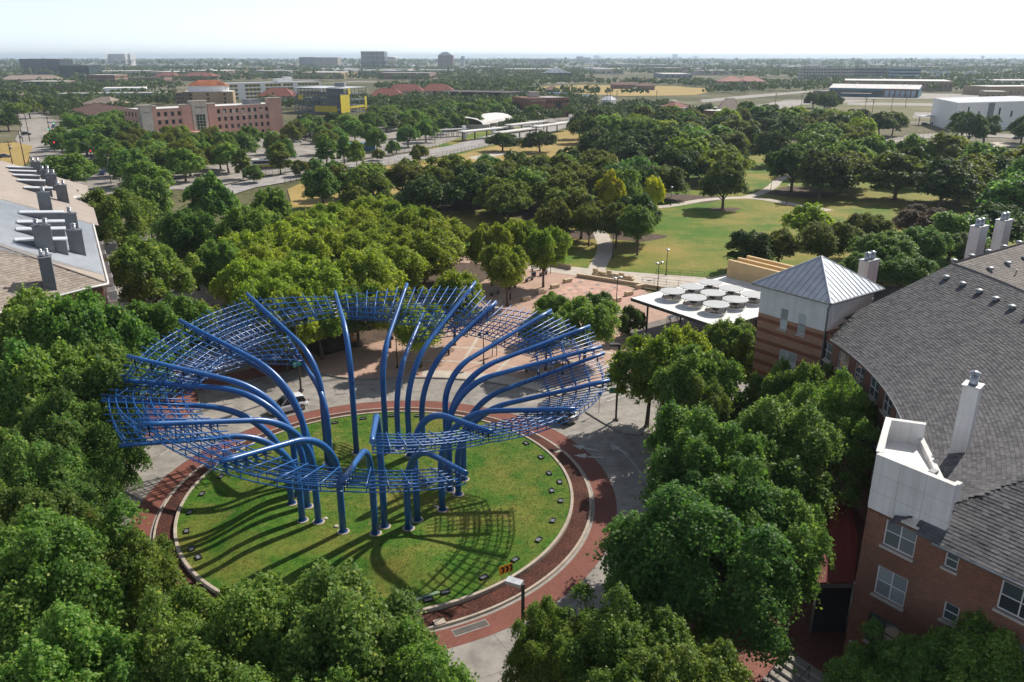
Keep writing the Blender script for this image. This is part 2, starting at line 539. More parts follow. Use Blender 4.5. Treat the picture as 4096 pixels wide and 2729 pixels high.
# ---- roundabout
RL, RK, RM, RO, RB, RR = 16.95, 17.21, 18.62, 18.83, 20.98, 27.7
def lawn_z(x, y):
    dx, dy = x - C0.x, y - C0.y
    r = math.hypot(dx, dy)
    z = 0.40 + 0.10 * max(0, 1 - (r / RL) ** 2)
    f = max(0.0, min(1.0, (RL - r) / 3.0))
    z += f * 0.75 * math.exp(-((dx + 9.3) / 2.6) ** 2 - ((dy + 4.0) / 7.0) ** 2)
    z += f * 0.75 * math.exp(-((dx - 3.6) / 3.4) ** 2 - ((dy + 10.6) / 2.6) ** 2)
    z += f * 0.25 * math.exp(-((dx + 7.3) / 3.5) ** 2 - ((dy - 9) / 3.5) ** 2)
    return z
mb = MB()
nr, na = 40, 128
vs, fs = [(C0.x, C0.y, lawn_z(C0.x, C0.y))], []
for i in range(1, nr + 1):
    for k in range(na):
        r = (RL + 0.03) * i / nr; a = 2 * math.pi * k / na
        x, y = C0.x + r * math.cos(a), C0.y + r * math.sin(a)
        vs.append((x, y, lawn_z(x, y)))
for k in range(na): fs.append((0, 1 + k, 1 + (k + 1) % na))
for i in range(nr - 1):
    for k in range(na):
        a0 = 1 + i * na; a1 = a0 + na
        fs.append((a0 + k, a1 + k, a1 + (k + 1) % na, a0 + (k + 1) % na))
mb.add(vs, fs, True)
mb.build('island_lawn', M['lawn'], kind='structure')

def ringobj(name, m, prof, n=160, **kw):
    b = MB()
    for (r0, z0), (r1, z1) in zip(prof[:-1], prof[1:]):
        b.ring((C0.x, C0.y), r0, r1, z0, z1, n)
    return b.build(name, m, **kw)

# low wall round the lawn, built of cast lengths
grg = np.random.default_rng(8)
nb = 60000
ra, aa = RL * np.sqrt(grg.uniform(0, 1, nb)), grg.uniform(0, 2 * np.pi, nb)
gx, gy_ = C0.x + ra * np.cos(aa), C0.y + ra * np.sin(aa)
gz = np.array([lawn_z(x, y) for x, y in zip(gx, gy_)])
bt = grg.uniform(0, np.pi, nb); bw_ = grg.uniform(.015, .035, nb); bh = grg.uniform(.03, .085, nb)
gv = np.empty((nb, 3, 3))
gv[:, 0] = np.stack([gx - bw_ * np.cos(bt), gy_ - bw_ * np.sin(bt), gz - .005], 1); gv[:, 1] = np.stack([gx + bw_ * np.cos(bt), gy_ + bw_ * np.sin(bt), gz - .005], 1)
gv[:, 2] = np.stack([gx + grg.normal(0, .03, nb), gy_ + grg.normal(0, .03, nb), gz + bh], 1)
gme = bpy.data.meshes.new('grass'); gme.vertices.add(nb * 3); gme.vertices.foreach_set('co', gv.reshape(-1)); gme.loops.add(nb * 3); gme.loops.foreach_set('vertex_index', np.arange(nb * 3, dtype=np.int32)); gme.polygons.add(nb); gme.polygons.foreach_set('loop_start', np.arange(0, nb * 3, 3, dtype=np.int32)); gme.update(); gme.materials.append(M['lawn'])
go = bpy.data.objects.new('grass', gme); COL.objects.link(go); tag(go, 'short mown grass of the round lawn', 'grass', kind='stuff')
wall = empty('kerb_wall', C0, label='low pale concrete wall ringing the round lawn', cat='wall')
NW = 20
bw = MB()
a1 = 2 * math.pi / NW - 0.02 / RL
for (r0, z0), (r1, z1) in zip([(RL, 0.2), (RL, 0.475), (RL + 0.02, 0.49), (RK - 0.02, 0.49), (RK, 0.475), (RK, 0.05)][:-1], [(RL, 0.475), (RL + 0.02, 0.49), (RK - 0.02, 0.49), (RK, 0.475), (RK, 0.05)]):
    bw.ring((0, 0), r0, r1, z0, z1, 8, 0, a1)
for a in (0, a1):
    q = [(RL * math.cos(a), RL * math.sin(a), 0.2), (RK * math.cos(a), RK * math.sin(a), 0.2), (RK * math.cos(a), RK * math.sin(a), 0.475), (RL * math.cos(a), RL * math.sin(a), 0.475)]
    bw.poly(q if a == 0 else q[::-1])
wm = bw.mesh('wall_length', M['kerb'])
for i in range(NW): inst('wall_length', wm, wall, (0, 0, 0), (0, 0, 2 * math.pi * i / NW + 0.1))

ringobj('mulch_bed', mat('island_mulch', (0.105, 0.035, 0.022), 0.95, var=0.4, scale=5.0, bump=1.0, bscale=16), [(RK - 0.01, 0.17), (17.8, 0.2), (RM + 0.01, 0.14)], kind='structure')
# kerb lengths
kerb = empty('island_kerb', C0, label='pale concrete kerb between mulch ring and brick apron', cat='kerb')
bw = MB(); NK = 36; a1 = 2 * math.pi / NK - 0.02 / RM
pr = [(RM, 0.0), (RM, 0.165), (RM + 0.015, 0.175), (RO - 0.05, 0.175), (RO - 0.02, 0.15), (RO, 0.012)]
for p0, p1 in zip(pr[:-1], pr[1:]): bw.ring((0, 0), p0[0], p1[0], p0[1], p1[1], 6, 0, a1)
km = bw.mesh('kerb_length', M['kerb'])
for i in range(NK): inst('kerb_length', km, kerb, (0, 0, 0), (0, 0, 2 * math.pi * i / NK))
ringobj('gutter', M['gutter'], [(RO - .01, -0.002), (RO + .25, -0.002)], kind='structure')
ringobj('truck_apron', M['apron'], [(RO + 0.25, -0.006), (RB, -0.004)], kind='structure')

# ---- road: slabs of the ring and of the four legs
road = tag(empty('road'), kind='structure')
b = MB(); b.ring((C0.x, C0.y), 18, 30, -0.035, -0.035, 96)
for ax, lat in ((U, V), (V, U)):
    for sg in (1, -1):
        p = [C0 + ax * sg * 24 + lat * -13, C0 + ax * sg * 24 + lat * 13, C0 + ax * sg * 140 + lat * 13, C0 + ax * sg * 140 + lat * -13]
        z = -0.04 - (0.004 if ax is V else 0)
        p = [(q.x, q.y, z) for q in p]
        b.poly(p if (Vector(p[1]) - Vector(p[0])).cross(Vector(p[2]) - Vector(p[1])).z > 0 else p[::-1])
b.build('road_bed', M['joint'], road)
g = 0.012
def sector_mesh(r0, r1, da):
    q = MB(); q.ring((0, 0), r0 + g, r1 - g, 0, 0, 6, g / r0, da - g / r0)
    return q.mesh('slab', M['road'])
NS = 30
for (r0, r1, off) in ((RB + .01, 24.35, 0.0), (24.35, 28.6, 0.05)):
    me = sector_mesh(r0, r1, 2 * math.pi / NS)
    for i in range(NS): inst('slab', me, road, (C0.x, C0.y, 0.0), (0, 0, 2 * math.pi * i / NS + off))
q = MB(); q.quad((g, g, 0), (4.6 - g, g, 0), (4.6 - g, 3.5 - g, 0), (g, 3.5 - g, 0)); lm = q.mesh('slab', M['road'])
for ax, lat, w, n in ((U, -V, 2, 13), (-V, -U, 2, 7), (-U, V, 2, 6), (V, U, 2, 9)):
    rz = math.atan2(ax.y, ax.x)
    for i in range(n):
        for j in range(-3, 3):
            p = C0 + ax * (28.3 + 4.6 * i) + lat * 0
            l = Vector((-ax.y, ax.x, 0))
            p = p + l * (3.5 * j)
            inst('slab', lm, road, (p.x, p.y, -0.006), (0, 0, rz))

# ---- raised blocks between the legs
def bez(a, b_, c_, n=8):
    return [a * (1 - t) ** 2 + b_ * 2 * t * (1 - t) + c_ * t * t for t in [i / n for i in range(n + 1)]]
def block_edge(ax1, ax2, w1, w2, D1, D2, fl1=6.0, fl2=6.0):
    """kerb line of the block between two legs, from leg 1 round the circle to leg 2"""
    P = lambda a, b_: C0 + ax1 * a + ax2 * b_
    t1 = math.asin(w1 / RR); t2 = math.pi / 2 - math.asin(w2 / RR)
    c1, c2 = P(RR * math.cos(t1), w1), P(w2, RR * math.sin(t2))
    s1, s2 = t1 + fl1 / RR, t2 - fl2 / RR
    arc = [P(RR * math.cos(t), RR * math.sin(t)) for t in [s1 + (s2 - s1) * i / 30 for i in range(31)]]
    e = [P(D1, w1)] + bez(P(RR * math.cos(t1) + fl1, w1), c1, arc[0]) + arc[1:-1] + bez(arc[-1], c2, P(w2, RR * math.sin(t2) + fl2)) + [P(w2, D2)]
    return e
def block(name, m, ax1, ax2, w1, w2, D1, D2, label, **kw):
    e = block_edge(ax1, ax2, w1, w2, D1, D2, **kw)
    far = C0 + ax1 * D1 + ax2 * D2
    pts = e + [far]
    ar = sum(pts[i].x * pts[(i + 1) % len(pts)].y - pts[(i + 1) % len(pts)].x * pts[i].y for i in range(len(pts)))
    if ar < 0: pts = pts[::-1]
    b = MB(); b.prism(pts, -0.05, 0.145, bottom=False)
    o = b.build(name, m, kind='structure')
    k = MB()
    el = [Vector((p.x, p.y, 0)) for p in e]
    sg = 1 if ar > 0 else -1
    for i in range(len(el) - 1):
        def nrm(j):
            t = (el[min(j + 1, len(el) - 1)] - el[max(j - 1, 0)]).normalized()
            return Vector((-t.y, t.x, 0)) * sg
        n0, n1 = nrm(i), nrm(i + 1)
        A, B = el[i] - n0 * 0.02, el[i + 1] - n1 * 0.02
        A2, B2 = el[i] + n0 * 0.18, el[i + 1] + n1 * 0.18
        z = Vector((0, 0, 1))
        q1 = [A - z * .03, B - z * .03, B + z * .15, A + z * .15]
        q2 = [A + z * .15, B + z * .15, B2 + z * .15, A2 + z * .15]
        for q in (q1, q2): k.poly(q if sg > 0 else q[::-1])
    k.build('pavement_kerb', M['gutter'], kind='structure')
    return o
block('plaza_pavement', M['plaza'], V, U, 8.0, 6.5, 66, 72, '', fl1=4.0, fl2=9.0)
block('pavement', M['plaza_dark'], U, -V, 6.5, 6.5, 150, 60, '', fl1=8.0)
block('pavement', M['plaza_dark'], -V, -U, 6.5, 6.5, 60, 60, '')
block('pavement', M['plaza_dark'], -U, V, 6.5, 10.0, 60, 60, '')

# pale bands and walks in the plaza paving
AV = math.atan2(V.y, V.x)
b = MB()
b.ring((C0.x, C0.y), 27.95, 30.1, 0.151, 0.151, 24, AV + 0.28, AV + 0.92)
b.build('plaza_walk', M['conc'], kind='structure')
b = MB()
for r0 in (33.2, 38.4, 43.6): b.ring((C0.x, C0.y), r0, r0 + 0.45, 0.1512, 0.1512, 24, AV + 0.16, AV + 1.02)
for aa in (0.30, 0.46, 0.62, 0.78):
    d = Vector((math.cos(AV + aa), math.sin(AV + aa), 0)); n = Vector((-d.y, d.x, 0)) * .2
    p0, p1 = C0 + d * 30.3, C0 + d * 62
    b.quad(*[(q.x, q.y, 0.1524) for q in (p0 - n, p1 - n, p1 + n, p0 + n)])
b.build('plaza_band', M['conc'], kind='structure')

# brick crossing over the street behind
b = MB()
for ax, w in ((U, 6.3),):
    p = [UV(34.0, -w), UV(37.5, -w), UV(37.5, w), UV(34.0, w)]
    b.poly([(q.x, q.y, 0.004) for q in p][::-1])
b.build('brick_crossing', M['plaza_dark'], kind='structure')

# ---- paint
def mark(name, pts, z=0.0045):
    return sheet(name, M['white'], pts, z)
def arc_mark(r0, r1, a0, a1, n=10):
    b = MB(); b.ring((C0.x, C0.y), r0, r1, 0.0045, 0.0045, n, R(a0), R(a1)); b.build('lane_line', M['white'], kind='structure')
arc_mark(24.22, 24.32, 2, 26)
for i in range(12): arc_mark(24.2, 24.32, 48 + i * 10, 51.5 + i * 10, 3)
arc_mark(24.2, 24.3, 100, 122)
# turn arrow and straight arrow on the right of the ring
def arrow(cx, cy, rz, bend):
    b = MB()
    f = Matrix.Translation((cx, cy, 0.005)) @ Matrix.Rotation(rz, 4, 'Z')
    sh = [(-1.6, -.12), (-1.0, -.1), (-.4, -.05), (0.1, 0.0 + bend * .18), (0.1, .24 + bend * .18), (-.4, .19), (-1.0, .12), (-1.6, .1)]
    b.poly([f @ Vector((x, y, 0)) for x, y in sh])
    b.poly([f @ Vector((x, y + bend * .18 + .1, 0)) for x, y in ((0.1, -.55), (1.3, 0.02), (0.1, .55))])
    b.build('lane_arrow', M['white'], kind='structure')
pa, pb = G(2315, 1826), G(2400, 1835)
arrow(pa.x + .8, pa.y, R(172), -1)
arrow(*G(2475, 1795).xy, R(122), 0)
arrow(*G(2337, 1790).xy, R(150), 0)
# crossing bars on the right-hand street
for i in range(5):
    a = 30.5 + 0.0; 
    p = UV(3.6 + i * .9, 30.5); q = UV(3.6 + i * .9, 33.6)
    n = U * 0.1
    mark('crossing_bar', [(p - n), (q - n), (q + n), (p + n)])
isl = [G(2300 + x * .574, 1300 + y * .574) for x, y in ((70, 610), (130, 588), (330, 572), (500, 560), (570, 600), (570, 690), (505, 745), (455, 772), (340, 760), (200, 690))]
b = MB(); b.prism(isl[::-1] if (isl[1] - isl[0]).cross(isl[2] - isl[1]).z < 0 else isl, -.03, .145); b.build('traffic_island', M['gutter'], kind='structure')

# ---- bosque and park
sheet('mulch_ground', M['mulchbed'], [UV(36, 9.5), UV(47, 9), UV(70, 9), UV(70, 50), UV(62, 57), UV(56, 50), UV(42, 30), UV(37, 20)], 0.156)
sheet('park_ground', M['park'], [UV(58, 52), UV(40, 70), UV(20, 90), UV(-10, 130), UV(20, 260), UV(110, 320), UV(330, 240), UV(170, 66), UV(100, 4), UV(70, 9), UV(70, 40)], 0.12)
sheet('park_walk', M['conc'], PXL([(2150, 1052), (2290, 1068), (2420, 1081), (2640, 1098), (2840, 1112), (2960, 1085), (2960, 1118), (2760, 1150), (2620, 1150), (2320, 1105), (2100, 1075)], 0.13), 0.16)
path = smooth_path([G(2382, 1090), G(2400, 1050), G(2418, 1015), G(2420, 980), G(2404, 940), G(2390, 905), G(2440, 870), G(2560, 842), G(2700, 822), G(2820, 802), G(2960, 793), G(3060, 800), G(3180, 822), G(3320, 845)])
ribbon('park_path', M['conc'], path, 3.3, 0.152)
ribbon('park_path', M['conc'], smooth_path([G(2975, 795), G(3040, 775), G(3090, 748), G(3120, 720), G(3200, 690)]), 3.0, 0.1485)
ribbon('park_path', M['conc'], smooth_path([G(3560, 612), G(3620, 595), G(3670, 575), G(3700, 560)]), 4.0, 0.15)
sheet('park_walk', M['conc'], PXL([(3905, 575), (3990, 570), (4090, 582), (4090, 590), (3985, 590), (3915, 590)]), 0.15)
for k, (x, y, w) in enumerate([(2895, 840, 4), (2745, 795, 9), (2530, 945, 6), (2330, 940, 5), (3200, 770, 10), (2240, 850, 14), (1800, 820, 14)]):
    c = G(x, y); pts = [(c.x + w * (1 + .3 * math.sin(3 * t + k)) * math.cos(t), c.y + 0.9 * w * (1 + .25 * math.cos(2 * t + k)) * math.sin(t)) for t in [2 * math.pi * i / 18 for i in range(18)]]
    sheet('tree_bed', M['mulchbed'], pts, 0.131 + 0.0011 * k)

# ---- rail strip, dry field, lots, roads beyond
sheet('rail_bed', M['ballast'], PXL([(900, 745), (1023, 718), (1327, 663), (1654, 612), (1800, 585), (1945, 545), (2140, 505), (2330, 470), (2380, 482), (2200, 530), (1990, 575), (1771, 626), (1654, 645), (1420, 676), (1233, 709), (1140, 732), (1023, 752), (950, 775), (880, 800)]), 0.20)
sheet('dry_field', M['gold'], PXL([(1150, 760), (1240, 718), (1420, 684), (1654, 652), (1780, 632), (1990, 585), (2100, 560), (2290, 520), (2330, 560), (2250, 640), (2150, 690), (1800, 745), (1500, 790), (1270, 830), (1170, 830)]), 0.16)
sheet('concrete_strip', M['lot'], PXL([(1435, 672), (1570, 648), (1700, 622), (1900, 585), (1905, 590), (1720, 630), (1600, 655), (1445, 682)]), 0.21)
sheet('car_park', M['lot'], PXL([(420, 640), (560, 560), (900, 520), (1300, 500), (1900, 470), (2300, 440), (2330, 468), (1945, 540), (1654, 605), (1327, 655), (1023, 712), (800, 760), (520, 760)]), 0.11)
sheet('street', M['lot'], PXL([(60, 560), (130, 640), (230, 740), (330, 800), (480, 770), (560, 720), (420, 640), (330, 570), (270, 510), (210, 475), (130, 440), (60, 430), (40, 450), (90, 500)]), 0.13)
sheet('verge', M['gold'], PXL([(0, 575), (60, 570), (130, 585), (110, 650), (70, 690), (0, 640)]), 0.16)
sheet('path_loop', M['conc'], PXL([(1870, 632), (1990, 610), (2060, 612), (1960, 632), (1900, 640)]), 0.19)
# ground beyond the park on the right
sheet('airfield', M['field'], PXL([(3100, 470), (3150, 420), (3300, 398), (4300, 398), (4300, 470), (3700, 485), (3300, 478)]), 0.12)
sheet('taxiway', M['lot'], PXL([(2980, 430), (3150, 400), (3380, 398), (3500, 402), (3380, 412), (3200, 420), (3140, 436), (3100, 450), (3010, 452)]), 0.16)
sheet('taxiway', M['lot'], PXL([(3390, 410), (3850, 416), (3860, 427), (3390, 420)]), 0.16)
sheet('taxiway', M['lot'], PXL([(3660, 450), (4300, 455), (4300, 472), (3650, 472)]), 0.16)
sheet('parkway', M['lot'], PXL([(2800, 400), (3010, 380), (3260, 362), (3300, 365), (3010, 392), (2810, 412)]), 0.15)
sheet('car_park', M['lot'], PXL([(3300, 378), (3340, 372), (4300, 380), (4300, 398), (3290, 396)]), 0.14)
sheet('street', M['lot'], PXL([(2280, 440), (2380, 425), (2560, 405), (2700, 400), (2720, 412), (2600, 425), (2500, 445), (2420, 462), (2330, 470)]), 0.15)
sheet('levee_field', M['gold'], PXL([(2100, 360), (2190, 345), (2340, 340), (2700, 345), (2880, 358), (2780, 382), (2500, 385), (2230, 372)]), 0.12)
sheet('street', M['lot'], PXL([(3380, 590), (3500, 570), (3640, 540), (3850, 530), (4300, 550), (4300, 565), (3850, 545), (3640, 560), (3500, 590), (3400, 610)]), 0.17)
# ------------------------------------------------------------------ the blue sculpture
def bluemat():
    m, nt, b = _new('blue_enamel')
    L = nt.links
    n = N(nt, 'ShaderNodeTexNoise', i_Scale=0.8, i_Detail=4.0); L.new(world_pos(nt), n.inputs['Vector'])
    r = ramp(nt, [(0.3, (0.008, 0.085, 0.28)), (0.7, (0.014, 0.118, 0.36))]); L.new(n.outputs['Fac'], r.inputs[0])
    L.new(r.outputs[0], b.inputs['Base Color'])
    r2 = N(nt, 'ShaderNodeMapRange'); r2.inputs['To Min'].default_value = 0.26; r2.inputs['To Max'].default_value = 0.42
    L.new(n.outputs['Fac'], r2.inputs[0]); L.new(r2.outputs[0], b.inputs['Roughness'])
    b.inputs['Specular IOR Level'].default_value = 0.6
    return m
M['blue'] = bluemat()
M['footing'] = mat('footing_concrete', (0.50, 0.40, 0.30), 0.9, var=0.1)

COLUMNS = [  # name, base, tip, bend radius, rise of the arm in degrees
    ('c', (-10.51, 56.85), (-8.78, 44.85, 14.34), 5, 15),
    ('12', (-7.92, 57.83), (-1.42, 51.0, 12.0), 5, 6),
    ('11', (-5.96, 59.48), (4.86, 55.66, 11.66), 6, 10),
    ('10', (-4.75, 62.01), (8.24, 61.90, 11.45), 6, 14),
    ('9', (-4.41, 64.68), (8.46, 68.32, 11.50), 5, 15),
    ('8', (-5.53, 62.75), (7.92, 66.23, 12.89), 5, 10),
    ('7', (-5.66, 64.23), (7.36, 71.30, 13.13), 6, 10),
    ('6', (-5.99, 65.47), (3.80, 73.52, 13.99), 4, 15),
    ('5', (-8.69, 69.99), (-1.62, 77.48, 13.67), 7, 25),
    ('4', (-9.95, 69.31), (-3.81, 79.86, 15.05), 7, 25),
    ('3', (-12.29, 69.99), (-10.85, 79.58, 14.97), 5, 25),
    ('2', (-15.20, 69.78), (-18.31, 79.36, 14.19), 5, 10),
    ('1', (-17.52, 67.49), (-26.01, 75.16, 15.18), 5, 20),
    ('21', (-18.05, 62.60), (-29.28, 66.67, 15.21), 7, 20),
    ('20', (-18.75, 61.30), (-30.36, 58.77, 14.82), 7, 20),
    ('19', (-17.59, 59.80), (-32.56, 59.81, 12.41), 7, 5),
    ('17', (-16.14, 57.53), (-25.59, 49.58, 13.29), 6, 15),
    ('15', (-13.79, 56.11), (-19.52, 47.48, 11.49), 5, 10),
    ('14', (-11.10, 55.79), (-10.76, 44.63, 11.72), 5, 15),
    ('13', (-8.49, 56.52), (-3.09, 47.97, 10.38), 6, 10),
    ('16', (-17.50, 57.64), (-27.94, 50.86, 10.99), 6, 10),
    ('18', (-18.96, 59.88), (-31.99, 56.99, 11.88), 7, 10),
    ('la', (-18.03, 64.0), (-27.11, 71.99, 10.3), 7, 5),
    ('lb', (-16.91, 66.21), (-22.97, 76.68, 10.1), 3, 10),
    ('mid', (-11.23, 70.84), (-9.36, 80.44, 11.51), 6, 20),
]
sculpt = empty('sculpture', C0, label='tall blue steel tube sculpture spreading like a flower on the round lawn', cat='sculpture')
ARM = {}
def rel(p): return Vector((p[0] - C0.x, p[1] - C0.y, p[2]))
bolt = MB()
for k in range(12):
    a = 2 * math.pi * k / 12
    bolt.lathe([(0.025, 0), (0.025, 0.05), (0.0001, 0.06)], (0.33 * math.cos(a), 0.33 * math.sin(a), 0.03), 6)
bolt.lathe([(0.30, 0.0), (0.38, 0.0), (0.38, 0.03), (0.27, 0.035)], (0, 0, 0), 24, False)
flange_me = bolt.mesh('flange', M['blue'])
ft = MB(); ft.lathe([(0.52, -0.3), (0.52, 0.02), (0.49, 0.05), (0.2, 0.05)], (0, 0, 0), 28, False)
foot_me = ft.mesh('footing', M['footing'])
for nm, bs, tp, rad, rise in COLUMNS:
    bv, tv = Vector((bs[0], bs[1], 0)), Vector((tp[0], tp[1], 0))
    d = tv - bv; Lh = d.length; d.normalize()
    zb0 = lawn_z(bs[0], bs[1])
    s = R(rise); tot = math.pi / 2 - s
    axr, azr = rad * (1 - math.cos(tot)), rad * math.sin(tot)
    zv = tp[2] - (Lh - axr) * math.tan(s) - azr
    prof = [(0, zb0), (0, zb0 + (zv - zb0) * .5), (0, zv)]
    for k in range(1, 17):
        a = tot * k / 16; prof.append((rad * (1 - math.cos(a)), zv + rad * math.sin(a)))
    for k in range(1, 7): prof.append((axr + (Lh - axr) * k / 6, zv + azr + (Lh - axr) * k / 6 * math.tan(s)))
    pts = [rel(bv + d * r) + Vector((0, 0, z)) for r, z in prof]
    n = len(pts)
    rl = []
    for i in range(n):
        t = i / (n - 1)
        rl.append(0.275 if t < .55 else 0.275 - (t - .55) / .45 * 0.115)
    mb = MB(); mb.tube(pts, rl, 18)
    for wi in (2, 18):      # weld rings at the ends of the bend
        q0, q1 = pts[wi], pts[wi + 1]; dd = (q1 - q0).normalized()
        mb.tube([q0 - dd * .05, q0 - dd * .03, q0 + dd * .03, q0 + dd * .05], [rl[wi], rl[wi] + .014, rl[wi] + .014, rl[wi]], 18, cap=False)
    col = mb.build('column', M['blue'], sculpt)
    fo = inst('footing', foot_me, col, (pts[0].x, pts[0].y, zb0)); 
    inst('flange', flange_me, col, (pts[0].x, pts[0].y, zb0 + 0.05))
    A0 = rel(bv + d * axr) + Vector((0, 0, zv + azr)); A1 = rel(tv) + Vector((0, 0, tp[2]))
    ARM[nm] = (A0, A1)

# lattice panels between neighbouring arms; local space, origin at C0
def polar(p): return Vector((math.atan2(p.y, p.x), math.hypot(p.x, p.y), p.z))
def lerp_polar(a, b, t):
    pa, pb = polar(a), polar(b)
    da = (pb.x - pa.x + math.pi) % (2 * math.pi) - math.pi
    an = pa.x + da * t; r = pa.y + (pb.y - pa.y) * t; z = pa.z + (pb.z - pa.z) * t
    return Vector((r * math.cos(an), r * math.sin(an), z))
rng = random.Random(3)
def panel(n1, n2, s0=0.34, s1=0.93, drop=0.42, nrad=10, nch=5, th=0.5, sym=True, fine=0):
    a0, a1 = ARM[n1]; b0, b1 = ARM[n2]
    sp = [s0 + (s1 - s0) * i / (nch - 1) for i in range(nch)]
    dz = Vector((0, 0, -drop))
    def P(s, t, lay):
        return lerp_polar(a0.lerp(a1, s), b0.lerp(b1, s), t) + dz - Vector((0, 0, th * lay))
    m = MB()
    T = [i / nrad for i in range(nrad + 1)]
    for s in sp:
        for lay in (0, 1):
            m.tube([P(s, t, lay) for t in T], 0.052, 5, smooth=True)
        for t in T[::1]:
            m.bar(P(s, t, 0), P(s, t, 1), 0.06)
    # brackets to the arms
    for s in sp[::1]:
        for (q0, q1, t) in ((a0, a1, 0.0), (b0, b1, 1.0)):
            m.bar(q0.lerp(q1, s) - Vector((0, 0, .1)), P(s, t, 0), 0.1)
    pan = m.build('lattice_panel', M['blue'], sculpt)
    for i, t in enumerate(T):
        ext0, ext1 = rng.uniform(0.03, 0.10), rng.uniform(0.03, 0.09)
        q = MB(); 
        for lay in (0,):
            q.tube([P(s0 - ext0, t, lay) + Vector((0, 0, .05)), P(s1 + ext1, t, lay) + Vector((0, 0, .05))], 0.05, 5)
        q.build('radial_bar', M['blue'], pan)
    if fine:
        # second, closer grid hung under part of the panel
        f = MB()
        for i in range(fine):
            t = 0.15 + 0.7 * i / (fine - 1)
            f.tube([P(s0 + .02, t, 1.9), P(s1 - .05, t, 1.9)], 0.022, 4)
            s = s0 + .04 + (s1 - s0 - .1) * i / (fine - 1)
            f.tube([P(s, tt, 1.95) for tt in (0.12, .3, .5, .7, .88)], 0.022, 4)
        f.build('fine_grid', M['blue'], pan)
    if sym:
        # drawn-line motifs worked into the lattice: circles, arcs, stair and plan outlines
        f = MB()
        for k in range(3):
            s, t = rng.uniform(s0 + .1, s1 - .12), rng.uniform(.15, .85)
            w = rng.uniform(.06, .14)
            kind = rng.randrange(3)
            if kind == 0:
                f.tube([P(s + w * .9 * math.cos(q) * .6, t + w * math.sin(q), .5) for q in [2 * math.pi * i / 12 for i in range(13)]], 0.026, 4)
            elif kind == 1:
                f.tube([P(s + ds * w * .6, t + dt * w, .5) for ds, dt in ((-1, -1), (-1, 1), (0, 1), (0, .2), (1, .2), (1, -1), (-1, -1))], 0.028, 4, smooth=False)
            else:
                for j in range(6): f.tube([P(s + j * .022, t - w, .5), P(s + j * .022, t + w, .5)], 0.02, 4)
            c = P(s, t, .5); e = P(s + rng.uniform(-.1, .1), t + rng.uniform(-.2, .2), .8)
            f.tube([c, e], 0.024, 4)
        f.build('line_motif', M['blue'], pan)
for a in (('13', '14'), ('14', '15')): panel(*a, s0=0.42, s1=0.95, nrad=6)
panel('15', '17', s0=0.4, nrad=6, fine=9)
panel('17', '19', nrad=8)
panel('19', '20', s0=0.3, nrad=5)
panel('20', '21', s0=0.3, nrad=9)
panel('21', '1', s0=0.3, nrad=11, fine=16)
panel('1', '2', s0=0.4, nrad=8)
panel('2', '3', s0=0.4, nrad=7, fine=13)
panel('3', '4', s0=0.35, nrad=8)
panel('4', '5', s0=0.35, nrad=4)
panel('5', '6', s0=0.4, nrad=8)
panel('6', '7', s0=0.4, nrad=7, fine=14)
panel('7', '8', s0=0.4, nrad=6)
panel('9', '10', s0=0.4, nrad=8)
panel('10', '11', s0=0.4, nrad=9)
panel('11', '12', s0=0.4, nrad=9)
panel('12', 'c', s0=0.48, nrad=9)
panel('16', '18', s0=0.3, nrad=7, drop=-0.35, fine=10)
panel('18', 'la', s0=0.4, nrad=8, drop=-0.35, s1=.85)
panel('la', 'lb', s0=0.4, nrad=7, drop=-0.35)
panel('mid', '5', s0=0.4, s1=0.95, nrad=7, drop=0.3)

# uplights sunk round the lawn, junction boxes by the columns
M['black'] = mat('black_metal', (0.02, 0.02, 0.022), 0.5, var=0.2)
M['lens'] = glassmat('lamp_lens', (0.16, 0.17, 0.18), 0.15, 0.3)
M['greenbox'] = mat('green_box', (0.20, 0.30, 0.19), 0.7)
fl = MB()
for sx in (-1, 1): fl.box((sx * .46, 0, .11), (.06, .62, .22))
for sy in (-1, 1): fl.box((0, sy * .28, .11), (.86, .06, .219))
fl_me = fl.mesh('housing', M['black'])
ln = MB(); ln.box((0, 0, .08), (.84, .48, .1)); ln_me = ln.mesh('lens', M['lens'])
def Ap(x, y): return 1500 + x * .6378, 1600 + y * .6378
def Bp(x, y): return 600 + x * .574, 1600 + y * .574
spots = [Ap(948, 272), Ap(1040, 360), Ap(1093, 460), Ap(1165, 515), Ap(1110, 570), Ap(1165, 632), Ap(1115, 757), Ap(1027, 878), Ap(880, 1002), Ap(683, 1113), Ap(442, 1207), Ap(350, 1285), Ap(180, 1275), Bp(495, 535), Bp(362, 655), Bp(278, 783), Bp(230, 920), Bp(235, 1055), Bp(338, 1098), Bp(1290, 160), Bp(1487, 130), Bp(1683, 112), Bp(1865, 112)]
places = ['beside the mulch ring near the turn arrow', 'third along the east rim from the parked-under lattice', 'inside the east rim of the lawn', 'tight against the east rim wall', 'set back from the east rim wall', 'tight against the rim, sixth round the right side', 'alone on the lower right rim', 'on the bright turf of the lower right rim', 'just above the striped chevron sign', 'between chevron sign and green boxes', 'at the right end of the green boxes', 'against the wall below the green boxes', 'at the left end of the green boxes', 'highest on the left slope under the lattice', 'second down the left slope', 'third down the left slope by the wall', 'fourth down the left slope', 'fifth down, by the lower left wall', 'lowest on the left slope, next to foliage', 'by the back rim left of the columns', 'by the back rim behind a left column', 'by the back rim between two columns', 'by the back rim at the right columns']
